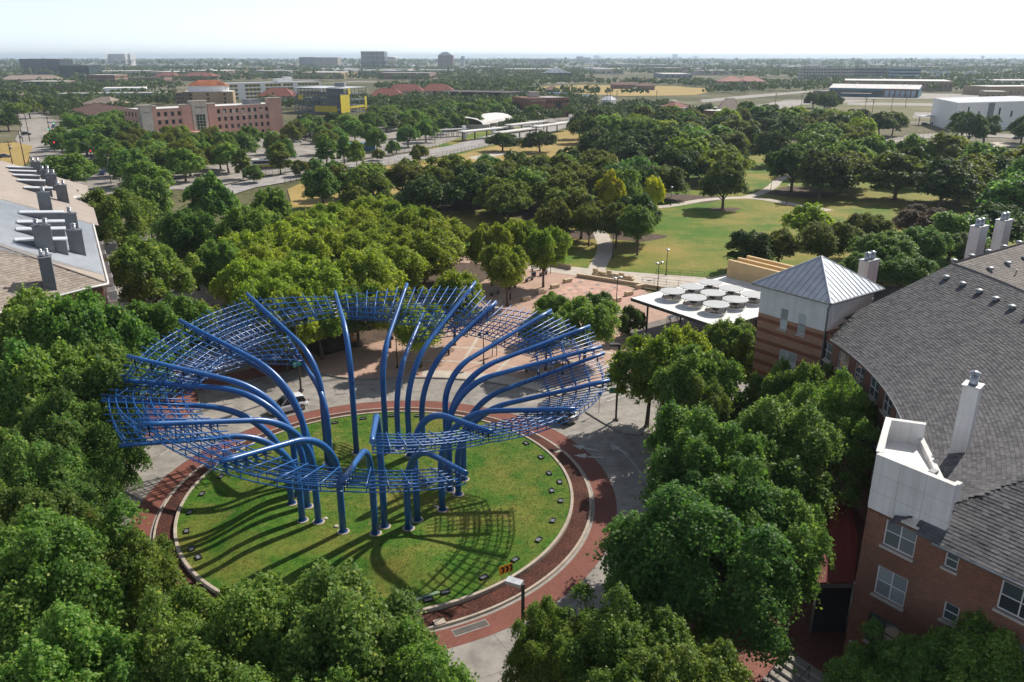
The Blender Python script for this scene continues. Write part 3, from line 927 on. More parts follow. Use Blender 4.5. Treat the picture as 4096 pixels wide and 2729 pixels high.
for i, (sp_, pl) in enumerate(zip(spots, places)):
    g0 = G(*sp_, .45)
    rad = Vector((g0.x - C0.x, g0.y - C0.y, 0)); 
    if rad.length > 16.2: g0 = C0 + rad.normalized() * 16.2
    e = empty('floodlight', (g0.x, g0.y, lawn_z(g0.x, g0.y) - .02), math.atan2(rad.y, rad.x) + math.pi / 2, 'black box floodlight ' + pl, 'floodlight', 'floodlights round the lawn')
    inst('housing', fl_me, e, scale=.68); inst('lens', ln_me, e, scale=.68)
jb = MB(); jb.box((0, 0, .05), (.42, .3, .1)); jb.box((0, 0, .105), (.36, .24, .012)); jb_me = jb.mesh('junction_box', M['greenbox'])
for i, nm in enumerate(('leftmost', 'second', 'middle', 'fourth', 'rightmost')):
    p = G(1500 + (243 + i * 36) * .6378, 1600 + (1258 - i * 11.5) * .6378, .45)
    o = inst('valve_box', jb_me, None, (p.x, p.y, lawn_z(p.x, p.y) - .02), (0, 0, .35))
    tag(o, f'pale green valve box, {nm} of the five in a row at the lawn edge', 'valve box', 'green valve boxes')
M['pale'] = mat('pale_stone', (0.5, 0.45, 0.38), 0.9)
for (x, y, w) in ((1815, 1973, 'right group'), (1745, 2027, 'single right column'), (1345, 2106, 'left front column'), (1302, 2075, 'left pair'), (1583, 1804, 'back column'), (1508, 1942, 'middle')):
    b = MB(); b.lathe([(.02, .0), (.2, 0), (.2, .06), (.15, .09), (.001, .1)], n=12)
    p = G(x, y, .5); b.build('column_lamp', M['pale'], None, (p.x, p.y, lawn_z(p.x, p.y)), label=f'small pale round ground lamp at the {w} foot', cat='ground lamp')
# ------------------------------------------------------------------ trees
M['bark'] = mat('bark', (0.16, 0.12, 0.09), 0.95, var=0.3, scale=6, bump=0.8, bscale=25)
LM = {
    'oak': leafmat('leaf_oak', (0.080, 0.160, 0.032), (0.165, 0.285, 0.056), (0.37, 0.44, 0.12), 0.52, 0.5, 0.22, (0.40, 0.22, 0.07), 0.0),
    'oakdeep': leafmat('leaf_oak_deep', (0.064, 0.140, 0.034), (0.135, 0.250, 0.055), (0.31, 0.39, 0.11), 0.52, 0.5, 0.22),
    'bright': leafmat('leaf_elm', (0.140, 0.220, 0.032), (0.265, 0.365, 0.056), (0.46, 0.51, 0.10), 0.55, 0.5, 0.18, (0.46, 0.40, 0.08), 0.02),
    'dark': leafmat('leaf_live_oak', (0.038, 0.072, 0.019), (0.078, 0.130, 0.030), (0.18, 0.225, 0.058), 0.4, 0.55, 0.18),
    'olive': leafmat('leaf_olive', (0.085, 0.120, 0.025), (0.155, 0.200, 0.040), (0.28, 0.305, 0.072), 0.48, 0.55, 0.16, (0.22, 0.15, 0.06), 0.01),
    'yellow': leafmat('leaf_yellow', (0.30, 0.33, 0.03), (0.50, 0.50, 0.045), (0.62, 0.58, 0.08), 0.45, 0.55, 0.2),
    'brown': leafmat('leaf_brown', (0.095, 0.07, 0.042), (0.155, 0.115, 0.065), (0.22, 0.17, 0.095), 0.3, 0.6, 0.15),
}

def crown_mesh(name, seed, a, b, zc, ncl, nleaf, lsize, clr=0.27, low=0.45, cone=0.0, droop=0.0, tall=1.0):
    """leaf-sized faces gathered into clumps through an uneven crown; returns mesh and clump centres"""
    rg = np.random.default_rng(seed)
    # clump centres
    d = rg.normal(size=(ncl, 3)); d /= np.linalg.norm(d, axis=1)[:, None]
    d[:, 2] = np.where(d[:, 2] < -low, -d[:, 2] * .6, d[:, 2])
    rr = rg.uniform(0.42, 1.0, ncl) ** 0.55
    lump = 1 + 0.16 * np.sin(3 * np.arctan2(d[:, 1], d[:, 0]) + seed) + 0.10 * np.sin(5 * np.arctan2(d[:, 1], d[:, 0]) + 2.1 * seed) + 0.12 * np.sin(4 * d[:, 2] + seed)
    rr = rr * lump * 0.86
    cen = d * rr[:, None] * np.array([a, a, b])
    if cone:
        h = (cen[:, 2] / b + 1) / 2
        cen[:, :2] *= (1.15 - cone * h)[:, None]
    cr = clr * a * rg.uniform(0.55, 1.35, ncl)
    # leaves
    w = cr ** 2.2
    idx = rg.choice(ncl, nleaf, p=w / w.sum())
    e = rg.normal(size=(nleaf, 3)); e /= np.linalg.norm(e, axis=1)[:, None]
    e[:, 2] = np.where(e[:, 2] < -0.35, -e[:, 2], e[:, 2])
    rad = rg.uniform(0.25, 1.0, nleaf) ** 0.45
    # each clump is itself broken into twigs
    tw = 1 + 0.22 * np.sin(6 * e[:, 0] + idx) * np.sin(5 * e[:, 1] + 2 * idx) + 0.12 * rg.normal(size=nleaf)
    off = e * (cr[idx] * rad * tw)[:, None] * np.array([1.0, 1.0, tall])
    off[:, :2] *= np.clip(1.15 - 0.45 * off[:, 2] / (cr[idx] * tall), .4, 1.3)[:, None]   # sprays narrow upward
    pos = cen[idx] + off
    fh = a / np.percentile(np.hypot(pos[:, 0], pos[:, 1]), 98.5); fv = b / np.percentile(pos[:, 2], 99.5)
    pos *= np.array([fh, fh, fv]); cen *= np.array([fh, fh, fv])
    pos[:, 2] += zc - droop * (np.hypot(pos[:, 0], pos[:, 1]) / a) ** 2
    # orientation
    nrm = e * 0.7 + rg.normal(size=(nleaf, 3)) * 0.65 + np.array([0, 0, 0.55])
    nrm /= np.linalg.norm(nrm, axis=1)[:, None]
    t = rg.normal(size=(nleaf, 3)); t -= (t * nrm).sum(1)[:, None] * nrm; t /= np.linalg.norm(t, axis=1)[:, None]
    s = np.cross(nrm, t)
    L = lsize * rg.uniform(0.5, 1.5, nleaf)
    W = L * rg.uniform(0.32, 0.5, nleaf)
    fold = L * rg.uniform(-.12, .2, nleaf)
    v = np.empty((nleaf, 4, 3))
    v[:, 0] = pos - t * (L * .5)[:, None]
    v[:, 1] = pos + s * W[:, None] + nrm * fold[:, None]
    v[:, 2] = pos + t * (L * .5)[:, None]
    v[:, 3] = pos - s * W[:, None] + nrm * fold[:, None]
    q = np.arange(nleaf * 4).reshape(-1, 4)
    tris = np.concatenate([q[:, [0, 1, 2]], q[:, [0, 2, 3]]], axis=1).reshape(-1, 3)
    me = bpy.data.meshes.new(name)
    me.vertices.add(nleaf * 4); me.vertices.foreach_set('co', v.reshape(-1))
    nt_ = len(tris)
    me.loops.add(nt_ * 3); me.loops.foreach_set('vertex_index', tris.reshape(-1).astype(np.int32))
    me.polygons.add(nt_); me.polygons.foreach_set('loop_start', np.arange(0, nt_ * 3, 3, dtype=np.int32))
    ct = rg.uniform(0, 1, ncl)
    tint = np.clip(0.28 + 0.30 * ct[idx] + 0.22 * rg.normal(size=nleaf) + 0.18 * (rg.uniform(size=nleaf) < .08), 0, 1)
    at = me.attributes.new('tint', 'FLOAT', 'POINT'); at.data.foreach_set('value', np.repeat(tint, 4).astype(np.float32))
    me.update()
    me.materials.append(LM['oak'])
    c = cen.copy(); c[:, 2] += zc - droop * (np.hypot(c[:, 0], c[:, 1]) / a) ** 2
    return me, c

def trunk_mesh(name, seed, cen, h0, r0, nlimb=10, multi=1):
    rg = random.Random(seed)
    mb = MB()
    order = sorted(range(len(cen)), key=lambda i: rg.random())
    zc = sum(c[2] for c in cen) / len(cen)
    for m in range(multi):
        ox, oy = (0, 0) if multi == 1 else (rg.uniform(-.5, .5), rg.uniform(-.5, .5))
        top = Vector((ox * 3 + rg.uniform(-.2, .2), oy * 3 + rg.uniform(-.2, .2), zc))
        base = Vector((ox, oy, -0.12)); fork = base.lerp(top, h0 / zc) + Vector((rg.uniform(-.1, .1), rg.uniform(-.1, .1), 0))
        rr = r0 / (multi ** .5)
        mb.tube([base, base + Vector((0, 0, .35)), base.lerp(fork, .5), fork, fork.lerp(top, .5), top], [rr * 1.5, rr * 1.08, rr * .95, rr * .85, rr * .5, rr * .2], 9)
        for i in order[m * nlimb:(m + 1) * nlimb]:
            c = Vector(cen[i])
            st = fork.lerp(top, rg.uniform(0, .6))
            mid = st.lerp(c, .5) + Vector((0, 0, rg.uniform(-.1, .5)))
            mb.tube([st, mid, c], [rr * .42, rr * .26, rr * .08], 6)
            for k in range(2):
                e = c + Vector((rg.uniform(-1, 1), rg.uniform(-1, 1), rg.uniform(0, .9)))
                mb.tube([mid.lerp(c, .4), e], [rr * .14, rr * .04], 4)
    return mb.mesh(name, M['bark'])

# prototypes: (crown mesh, trunk mesh, height, half-width)
PROTO = {}
def proto(key, seed, a, b, zc, ncl, nleaf, lsize, h0, r0, **kw):
    multi = kw.pop('multi', 1); nl = kw.pop('nlimb', 10)
    cm, cen = crown_mesh('crown', seed, a, b, zc, ncl, nleaf, lsize, **kw)
    tm = trunk_mesh('trunk', seed, cen, h0, r0, nl, multi)
    PROTO[key] = (cm, tm, zc + b, a, b, zc)
for i in range(4): proto('near%d' % i, 11 + i, 5.0, 4.7, 6.6, 135, 125000, 0.165, 2.6, 0.26, nlimb=34, clr=.17, low=.75, tall=1.25)
for i in range(3): proto('med%d' % i, 31 + i, 5.0, 4.4, 6.6, 110, 46000, 0.27, 2.6, 0.26, nlimb=24, clr=.195, low=.7, tall=1.15)
for i in range(3): proto('mid%d' % i, 51 + i, 5.0, 4.6, 5.9, 70, 14000, 0.48, 2.0, 0.28, nlimb=14, clr=.24, low=.8)
for i in range(2): proto('wide%d' % i, 71 + i, 6.4, 4.4, 5.8, 80, 17000, 0.52, 1.8, 0.38, nlimb=16, clr=.22, low=.7)
for i in range(3): proto('far%d' % i, 91 + i, 5.0, 4.0, 6.2, 40, 2600, 1.1, 2.4, 0.28, nlimb=8, clr=.28, low=.45)
proto('cone0', 111, 3.4, 5.2, 6.4, 60, 7000, 0.55, 1.5, 0.2, nlimb=10, clr=.27, low=.9, cone=.7)
proto('shrub0', 121, 3.0, 2.4, 2.6, 45, 12000, 0.28, .6, 0.09, nlimb=8, clr=.25, low=.8, multi=3)
proto('crape0', 131, 3.2, 2.6, 3.9, 45, 12000, 0.28, 1.4, 0.08, nlimb=8, clr=.26, low=.6, multi=4)

ORD = {}
def ordinal_labels():
    """things that look alike are told apart by their place along the picture"""
    tens = ['', '', 'twenty', 'thirty', 'forty']; ones = 'zeroth first second third fourth fifth sixth seventh eighth ninth tenth eleventh twelfth thirteenth fourteenth fifteenth sixteenth seventeenth eighteenth nineteenth'.split()
    word = lambda k: ones[k] if k < 20 else tens[k // 10][:-1] + 'ieth' if k % 10 == 0 else tens[k // 10] + '-' + ones[k % 10]
    for (lab, grp), os_ in ORD.items():
        if len(os_) < 2: continue
        os_.sort(key=lambda o: o.location.x / max(o.location.y, 1))
        for i, o in enumerate(os_):
            o['label'] = lab + (', leftmost of its kind' if i == 0 else ', rightmost of its kind' if i == len(os_) - 1 else ', %s from the left' % word(i + 1))
TREES = []   # xy, radius for spacing
trng = random.Random(5)
def tree_at(x, y, kind, h, w, leaf, label, group=None, name='oak_tree', z=0.14, cat='tree'):
    cm, tm, ph, pa, pb, pzc = PROTO[kind]
    e = empty(name, (x, y, z), trng.uniform(0, 6.28), label, cat, group)
    sc = (w / 2 / pa * trng.uniform(.92, 1.08), w / 2 / pa * trng.uniform(.92, 1.08), h / ph)
    e.rotation_euler[0] = trng.uniform(-.05, .05); e.rotation_euler[1] = trng.uniform(-.05, .05)
    inst('trunk', tm, e, scale=sc)
    inst('crown', cm, e, scale=sc, mat=LM[leaf])
    TREES.append((x, y, w / 2))
    ORD.setdefault((label, group), []).append(e)
    return e

def tree_px(px, py, kind, h, w, leaf, label, group=None, name='oak_tree', cat='tree'):
    """px, py: photo pixel of the top of the crown outline"""
    cm, tm, ph, pa, pb, pzc = PROTO[kind]
    a, b = w / 2, pb * h / ph
    zc = pzc * h / ph
    th = PITCH + math.atan((py - 1364.5) / FPX)
    den = math.sqrt((a * math.sin(th)) ** 2 + (b * math.cos(th)) ** 2)
    fw, up = a * a * math.sin(th) / den, b * b * math.cos(th) / den
    fw *= 1.13; up *= 1.13      # the lumpy crown stands a little outside its ellipsoid
    g = G(px, py, zc + up)
    d = Vector((g.x, g.y, 0)).normalized()
    p = Vector((g.x, g.y, 0)) - d * fw
    return tree_at(p.x, p.y, kind, h, w, leaf, label, group, name, cat=cat)
S_ = 4096 / 2353
FG = 'street oaks round the circle'
near = [
    # 2353-scale pixel of the outline top, prototype, height, width, leaf, label
    (110, 1150, 'near0', 13, 10.5, 'oak', 'big street oak left of the mulch ring at the lower left'),
    (225, 1165, 'near1', 12, 8.0, 'oak', 'yellow-green oak whose top meets the left kerb wall of the lawn'),
    (560, 1300, 'near2', 12, 10.0, 'oak', 'oak in front of the lawn, left of the broad one'),
    (765, 1268, 'near3', 12.5, 11.5, 'oakdeep', 'broad deep green oak directly in front of the lawn'),
    (880, 1440, 'near0', 11, 8, 'oak', 'oak at the lower edge beside the curved brick apron'),
    (400, 1330, 'near1', 12, 9, 'oak', 'oak filling the lower edge left of centre'),
    (130, 1370, 'near3', 12, 10, 'oak', 'oak filling the lower left corner'),
    (640, 1480, 'near2', 11, 9, 'oak', 'oak cut by the lower edge below the lawn'),
    (1450, 1340, 'near1', 9.5, 9.0, 'oak', 'oak right of the tall lamp post at the lower edge'),
    (1262, 1392, 'near0', 7.5, 5.0, 'oak', 'small oak with reddish twigs behind the tall lamp post'),
    (1560, 1460, 'near2', 9, 8, 'oak', 'oak at the lower edge over the shaded brick pavement'),
    (2275, 1408, 'near3', 9.5, 8.5, 'oak', 'oak in the lower right corner before the brick wall'),
    (2060, 1455, 'near0', 8.5, 6.5, 'oak', 'oak hiding part of the white shop sign'),
    (1655, 925, 'near2', 12.5, 12, 'oak', 'large oak right of the road with the turn arrow'),
    (1790, 900, 'near3', 12.5, 11.0, 'oakdeep', 'large oak in front of the curved brick building'),
    (1668, 1075, 'near0', 12.5, 12.0, 'oakdeep', 'nearest large oak on the right of the ring road'),
    (1770, 1060, 'near1', 12.0, 9.5, 'oakdeep', 'large shaded oak beside the dark red awning'),
    (1945, 850, 'near1', 12.5, 8.5, 'oak', 'oak touching the eave of the curved grey roof'),
    (1825, 812, 'near0', 11.5, 8.0, 'oak', 'oak below the tower wall with brick bands'),
    (1630, 800, 'med0', 11.0, 8.0, 'oak', 'oak between the street lamp and the tower'),
    (1560, 745, 'med1', 10.5, 7.5, 'bright', 'oak in front of the white pavilion roof'),
    (1500, 752, 'med2', 10.4, 9.0, 'bright', 'bright oak growing in the splitter island behind the lamp post'),
    (1690, 735, 'med0', 9.0, 6.5, 'oak', 'oak beside the bar tables of the pavilion'),
    (1740, 760, 'cone0', 8.0, 4.5, 'dark', 'dark evergreen against the foot of the brick tower'),
    (1620, 870, 'near3', 9.5, 7.0, 'oak', 'low oak spreading over the road kerb on the right'),
]
for x, y, k, h, w, lf, lb in near: tree_px(x * S_, y * S_, k, h, w, lf, lb, FG)
left = [
    (40, 668, 'med0', 15, 11, 'oak'), (150, 668, 'med1', 15, 11, 'oak'), (10, 790, 'med2', 14, 10, 'oakdeep'), (100, 785, 'med1', 14, 10.5, 'oak'),
    (195, 795, 'med0', 13.5, 9.5, 'oakdeep'), (250, 700, 'med2', 14, 9.5, 'oakdeep'), (370, 678, 'med0', 11, 9.5, 'oak'), (440, 690, 'med1', 9.5, 7, 'bright'),
    (40, 905, 'near0', 12, 10, 'oak'), (135, 895, 'near1', 12.5, 10, 'oakdeep'), (175, 905, 'near2', 12, 8.5, 'oakdeep'), (50, 1000, 'near3', 12, 9, 'oakdeep'),
    (120, 1035, 'near1', 11.5, 8.0, 'oakdeep'), (10, 1090, 'near2', 12, 9, 'oakdeep'),
]
lw = ['against the roof edge at the far left', 'below the big grey chimney of the left building', 'at the left edge below the tiled roof', 'second row below the tiled roof', 'left of the lattice, below the brick corner', 'just below the brick corner of the left building', 'in front of the left building corner by the side street', 'small bright one above the left lattice tips',
      'at the left edge with a few yellow leaves', 'behind the left tips of the sculpture', 'whose crown touches the lowest left tube', 'at the left edge above the ring road', 'overhanging the ring road at the left', 'half out of frame at the left edge']
for (x, y, k, h, w, lf), t in zip(left, lw): tree_px(x * S_, y * S_, k, h, w, lf, 'street oak ' + t, 'street oaks along the left pavement')

def mind(x, y): return min([math.hypot(x - a, y - b) - 0.55 * r for a, b, r in TREES] or [99])
# bosque and street rows, placed by crown outline
rows = [
    (330, 545, 'med1', 13, 13, 'oak', 'great oak between the side street and the left building'), (255, 432, 'med2', 14, 14, 'oak', 'great oak behind the white metal roof'), (330, 405, 'mid0', 13, 12, 'oakdeep', 'oak at the far end of the side street'),
    (430, 480, 'med0', 13, 11, 'oakdeep', 'tall dark oak in the street row, second from the crossing'), (500, 545, 'med2', 11, 9, 'oak', 'oak in the street row above the sculpture'), (470, 395, 'mid1', 14, 13, 'oakdeep', 'tall dark oak by the rail strip'),
    (560, 590, 'med1', 11, 9, 'bright', 'bright elm beside the street kerb'), (600, 635, 'med0', 10.5, 8.5, 'bright', 'bright elm just beyond the back crossing'), (660, 660, 'med2', 10, 8, 'bright', 'bright elm behind the back left lattice'),
    (560, 470, 'med1', 13, 11, 'oak', 'oak at the left end of the bright grove'), (620, 430, 'mid2', 12, 10, 'oak', 'oak beyond the bright grove near the dry field'),
    (1250, 520, 'med0', 10, 8, 'bright', 'elm at the right end of the grove above the benches'), (1190, 505, 'med1', 10.5, 9, 'bright', 'elm behind the benches, second from the grove end'), (1130, 510, 'med2', 10.5, 9, 'bright', 'elm behind the benches, third from the grove end'),
    (1165, 560, 'med0', 9.5, 7.5, 'bright', 'elm in front of the grove beside the bench row'), (1040, 620, 'med1', 10, 8.5, 'bright', 'elm just behind the tallest blue tube'), 
    (1262, 672, 'med0', 6.3, 5, 'oak', 'young oak before the fountain pad, left of two'), (1370, 668, 'med2', 6.0, 5.5, 'oakdeep', 'young oak before the fountain pad, right of two'), (1450, 702, 'shrub0', 4.6, 4.2, 'dark', 'dark round holly left of the pavilion'),
]
for x, y, k, h, w, lf, lb in rows: tree_px(x * S_, y * S_, k, h, w, lf, lb, 'trees of the street and the grove', 'elm_tree' if lf == 'bright' else 'oak_tree')
for px, py, h, w, lf, lab in ((1436, 1392, 8.5, 8.5, 'oak', 'oak at the back crossing beside the orange barrel'), (1683, 1473, 8.0, 7.5, 'bright', 'elm at the plaza kerb behind the middle tubes'), (2182, 1484, 7.5, 7.0, 'oak', 'oak on the plaza under the right lattice'), (2337, 1450, 8.0, 8.0, 'oak', 'oak on the plaza just beyond the right lattice tips'), (1151, 1482, 8.8, 8.0, 'bright', 'elm at the street corner behind the green lamp sign'), (1290, 1440, 8.8, 8.5, 'bright', 'elm behind the back left tube at the street'), (1560, 1395, 8.5, 8.0, 'bright', 'elm at the edge of the grove behind the middle tubes')):
    tree_at(*G(px, py).xy, 'med%d' % (px % 3), h, w, lf, lab, 'trees at the plaza kerb', 'elm_tree' if lf == 'bright' else 'oak_tree')
# the grove itself: a planted grid
n = 0
for ia in range(6):
    for ib in range(6):
        a, b_ = 42 + ia * 8.2 + (ib % 2) * 1.5, 11.5 + ib * 7.6
        p = UV(a + trng.uniform(-1, 1), b_ + trng.uniform(-1, 1))
        if p.y < 100 or (p.x > 3 and p.y < 150) or b_ > 48 - (ia < 1) * 24: continue
        if mind(p.x, p.y) < 3.2: continue
        tree_at(p.x, p.y, 'med%d' % (n % 3), trng.uniform(9.8, 11.6), trng.uniform(11, 13), 'bright', 'bright green elm in the close-planted grove', 'bright elms of the grove', 'elm_tree'); n += 1
# ------------------------------------------------------------------ building kit
def wall_panel(mb, O, ax, L, z0, z1, openings=(), depth=0.14, nrm=None, top_fn=None):
    """flat wall from O along ax (unit), with openings (x0,x1,z0,z1) and their reveals; nrm = outward"""
    ax = Vector(ax); nrm = Vector(nrm) if nrm is not None else Vector((ax.y, -ax.x, 0))
    xs = sorted(set([0.0, L] + [v for o in openings for v in o[:2]]))
    zs = sorted(set([z0, z1] + [v for o in openings for v in o[2:4]]))
    P = lambda x, z, d=0.0: (O[0] + ax.x * x - nrm.x * d, O[1] + ax.y * x - nrm.y * d, z)
    def q(a, b_, c_, d_, want):
        n_ = (Vector(b_) - Vector(a)).cross(Vector(c_) - Vector(b_))
        mb.poly([a, b_, c_, d_] if n_.dot(want) > 0 else [d_, c_, b_, a])
    for i in range(len(xs) - 1):
        for j in range(len(zs) - 1):
            xm, zm = (xs[i] + xs[i + 1]) / 2, (zs[j] + zs[j + 1]) / 2
            if any(o[0] < xm < o[1] and o[2] < zm < o[3] for o in openings): continue
            q(P(xs[i], zs[j]), P(xs[i + 1], zs[j]), P(xs[i + 1], zs[j + 1]), P(xs[i], zs[j + 1]), nrm)
    up = Vector((0, 0, 1))
    for (a, b_, c_, d_) in [o[:4] for o in openings]:
        q(P(a, c_), P(a, d_), P(a, d_, depth), P(a, c_, depth), ax)
        q(P(b_, c_), P(b_, d_), P(b_, d_, depth), P(b_, c_, depth), -ax)
        q(P(a, c_), P(b_, c_), P(b_, c_, depth), P(a, c_, depth), up)
        q(P(a, d_), P(b_, d_), P(b_, d_, depth), P(a, d_, depth), -up)

WIN = {}
def window_meshes(w, h, nx, nz, fw=0.07, fmat='frame_white', gmat='glass', sill=True, split=True):
    key = (round(w, 2), round(h, 2), nx, nz, fw, fmat, gmat, sill)
    if key in WIN: return WIN[key]
    f = MB()
    f.box((fw / 2, 0, h / 2), (fw, .06, h)); f.box((w - fw / 2, 0, h / 2), (fw, .06, h))
    f.box((w / 2, 0, fw / 2), (w - 2 * fw, .06, fw)); f.box((w / 2, 0, h - fw / 2), (w - 2 * fw, .06, fw))
    for i in range(1, nx): f.box((w * i / nx, 0.002, h / 2), (fw * .8, .056, h - 2 * fw))
    for j in range(1, nz): f.box((w / 2, 0.004, h * j / nz), (w - 2 * fw, .05, fw * .7))
    fm = f.mesh('window', M[fmat])
    p = MB(); p.quad((0, 0, 0), (w / nx - fw, 0, 0), (w / nx - fw, 0, h / nz - fw * .85), (0, 0, h / nz - fw * .85))
    pm = p.mesh('pane', M[gmat])
    sm = None
    if sill:
        s = MB(); s.box((w / 2, -0.09, -0.075), (w + .16, .24, .13)); sm = s.mesh('sill', M['sill'])
    WIN[key] = (fm, pm, sm)
    return WIN[key]
def window(parent, O, ax, x, z, w, h, nx=1, nz=2, inset=0.1, **kw):
    """window in a wall opening; local x runs along ax, local -y outward"""
    fw = kw.get('fw', 0.07)
    fm, pm, sm = window_meshes(w, h, nx, nz, **kw)
    ax = Vector(ax); n = Vector((ax.y, -ax.x, 0))
    p = Vector((O[0], O[1], z)) + ax * x - n * inset
    o = inst('window', fm, parent, p, (0, 0, math.atan2(ax.y, ax.x)))
    for i in range(nx):
        for j in range(nz):
            inst('pane', pm, o, (w * i / nx + fw * .5, 0.012, h * j / nz + fw * .45))
    if sm: inst('sill', sm, o, (0, -inset + .04, 0))
    return o

M['frame_white'] = mat('white_frame', (0.68, 0.68, 0.66), 0.5, var=0.05)
M['frame_dark'] = mat('dark_frame', (0.03, 0.03, 0.032), 0.45, var=0.1)
M['glass'] = glassmat('window_glass', (0.07, 0.09, 0.10), 0.06, 0.6)
M['glass_pale'] = glassmat('window_blind', (0.42, 0.44, 0.44), 0.25, 0.35)
M['glass_curtain'] = glassmat('curtained_glass', (0.20, 0.22, 0.23), 0.12, 0.5)
M['glass_dark'] = glassmat('dark_glass', (0.022, 0.026, 0.03), 0.05, 0.4)
M['sill'] = mat('cast_sill', (0.50, 0.46, 0.42), 0.85, var=0.08)
M['brick'] = brickmat('red_brick', (0.150, 0.050, 0.030), (0.225, 0.082, 0.048), (0.27, 0.20, 0.155), 0.24, 0.085, 0.010, var=0.25)
M['brick_band'] = brickmat('banded_brick', (0.33, 0.165, 0.10), (0.41, 0.215, 0.135), (0.33, 0.22, 0.16), 0.24, 0.085, 0.010, var=0.15, bands=((0.62, 0.42, 0.38), 1.12, 0.36, 0.1))
def stuccomat():
    m = mat('white_stucco', (0.74, 0.73, 0.71), 0.85, var=0.05, scale=0.7, bump=0.08, bscale=40)
    nt = m.node_tree; L = nt.links; b = nt.nodes['Principled BSDF']
    src = b.inputs['Base Color'].links[0].from_socket
    mp = N(nt, 'ShaderNodeMapping'); mp.inputs['Scale'].default_value = (3.2, 3.2, 0.16); L.new(world_pos(nt), mp.inputs['Vector'])
    n = N(nt, 'ShaderNodeTexNoise', i_Scale=1.0, i_Detail=5.0, i_Roughness=0.7); L.new(mp.outputs[0], n.inputs['Vector'])
    r = ramp(nt, [(0.30, (0.72, 0.69, 0.64)), (0.55, (1, 1, 1))]); L.new(n.outputs['Fac'], r.inputs[0])
    mx = N(nt, 'ShaderNodeMix', data_type='RGBA', blend_type='MULTIPLY'); mx.inputs['Factor'].default_value = .55
    L.new(src, mx.inputs['A']); L.new(r.outputs[0], mx.inputs['B']); L.new(mx.outputs['Result'], b.inputs['Base Color'])
    return m
M['stucco'] = stuccomat()
M['membrane'] = mat('white_membrane', (0.80, 0.79, 0.76), 0.6, var=0.06, scale=0.35)
M['seam'] = mat('seam_metal', (0.50, 0.54, 0.58), 0.32, metal=0.75, var=0.08, scale=0.8, bump=0.12, bscale=1.6)
M['pipe'] = mat('grey_pipe', (0.17, 0.18, 0.19), 0.5, var=0.1)
M['vent'] = mat('roof_vent', (0.33, 0.345, 0.35), 0.45, metal=0.4, var=0.1)
M['cap'] = mat('flue_cap', (0.42, 0.44, 0.46), 0.35, metal=0.7, var=0.1)

def shinglemat(name, c1, c2):
    m, nt, b = _new(name)
    L = nt.links
    at = N(nt, 'ShaderNodeAttribute', attribute_name='tint')
    oi = nt.nodes.new('ShaderNodeObjectInfo')
    pos = world_pos(nt)
    n1 = N(nt, 'ShaderNodeTexNoise', i_Scale=12.0, i_Detail=3.0); L.new(pos, n1.inputs['Vector'])
    n2 = N(nt, 'ShaderNodeTexNoise', i_Scale=0.5, i_Detail=4.0); L.new(pos, n2.inputs['Vector'])
    a = N(nt, 'ShaderNodeMath', operation='ADD'); L.new(at.outputs['Fac'], a.inputs[0]); L.new(oi.outputs['Random'], a.inputs[1])
    fr = N(nt, 'ShaderNodeMath', operation='FRACT'); L.new(a.outputs[0], fr.inputs[0])
    s1 = N(nt, 'ShaderNodeMath', operation='MULTIPLY_ADD'); s1.inputs[1].default_value = 0.55; L.new(fr.outputs[0], s1.inputs[0])
    s2 = N(nt, 'ShaderNodeMath', operation='MULTIPLY'); s2.inputs[1].default_value = 0.28; L.new(n1.outputs['Fac'], s2.inputs[0])
    s3 = N(nt, 'ShaderNodeMath', operation='MULTIPLY_ADD'); s3.inputs[1].default_value = 0.5; L.new(n2.outputs['Fac'], s3.inputs[0]); L.new(s2.outputs[0], s3.inputs[2])
    L.new(s3.outputs[0], s1.inputs[2])
    r = ramp(nt, [(0.25, c1), (0.95, c2)]); L.new(s1.outputs[0], r.inputs[0])
    L.new(r.outputs[0], b.inputs['Base Color'])
    b.inputs['Roughness'].default_value = 0.85; b.inputs['Specular IOR Level'].default_value = 0.25
    return m
M['shingle'] = shinglemat('grey_shingle', (0.055, 0.055, 0.062), (0.14, 0.138, 0.142))
M['shingle_brown'] = shinglemat('brown_shingle', (0.12, 0.108, 0.10), (0.21, 0.19, 0.175))
M['slate_beige'] = shinglemat('beige_slate', (0.24, 0.20, 0.165), (0.38, 0.33, 0.28))
M['under'] = mat('roof_felt', (0.05, 0.05, 0.052), 0.95)

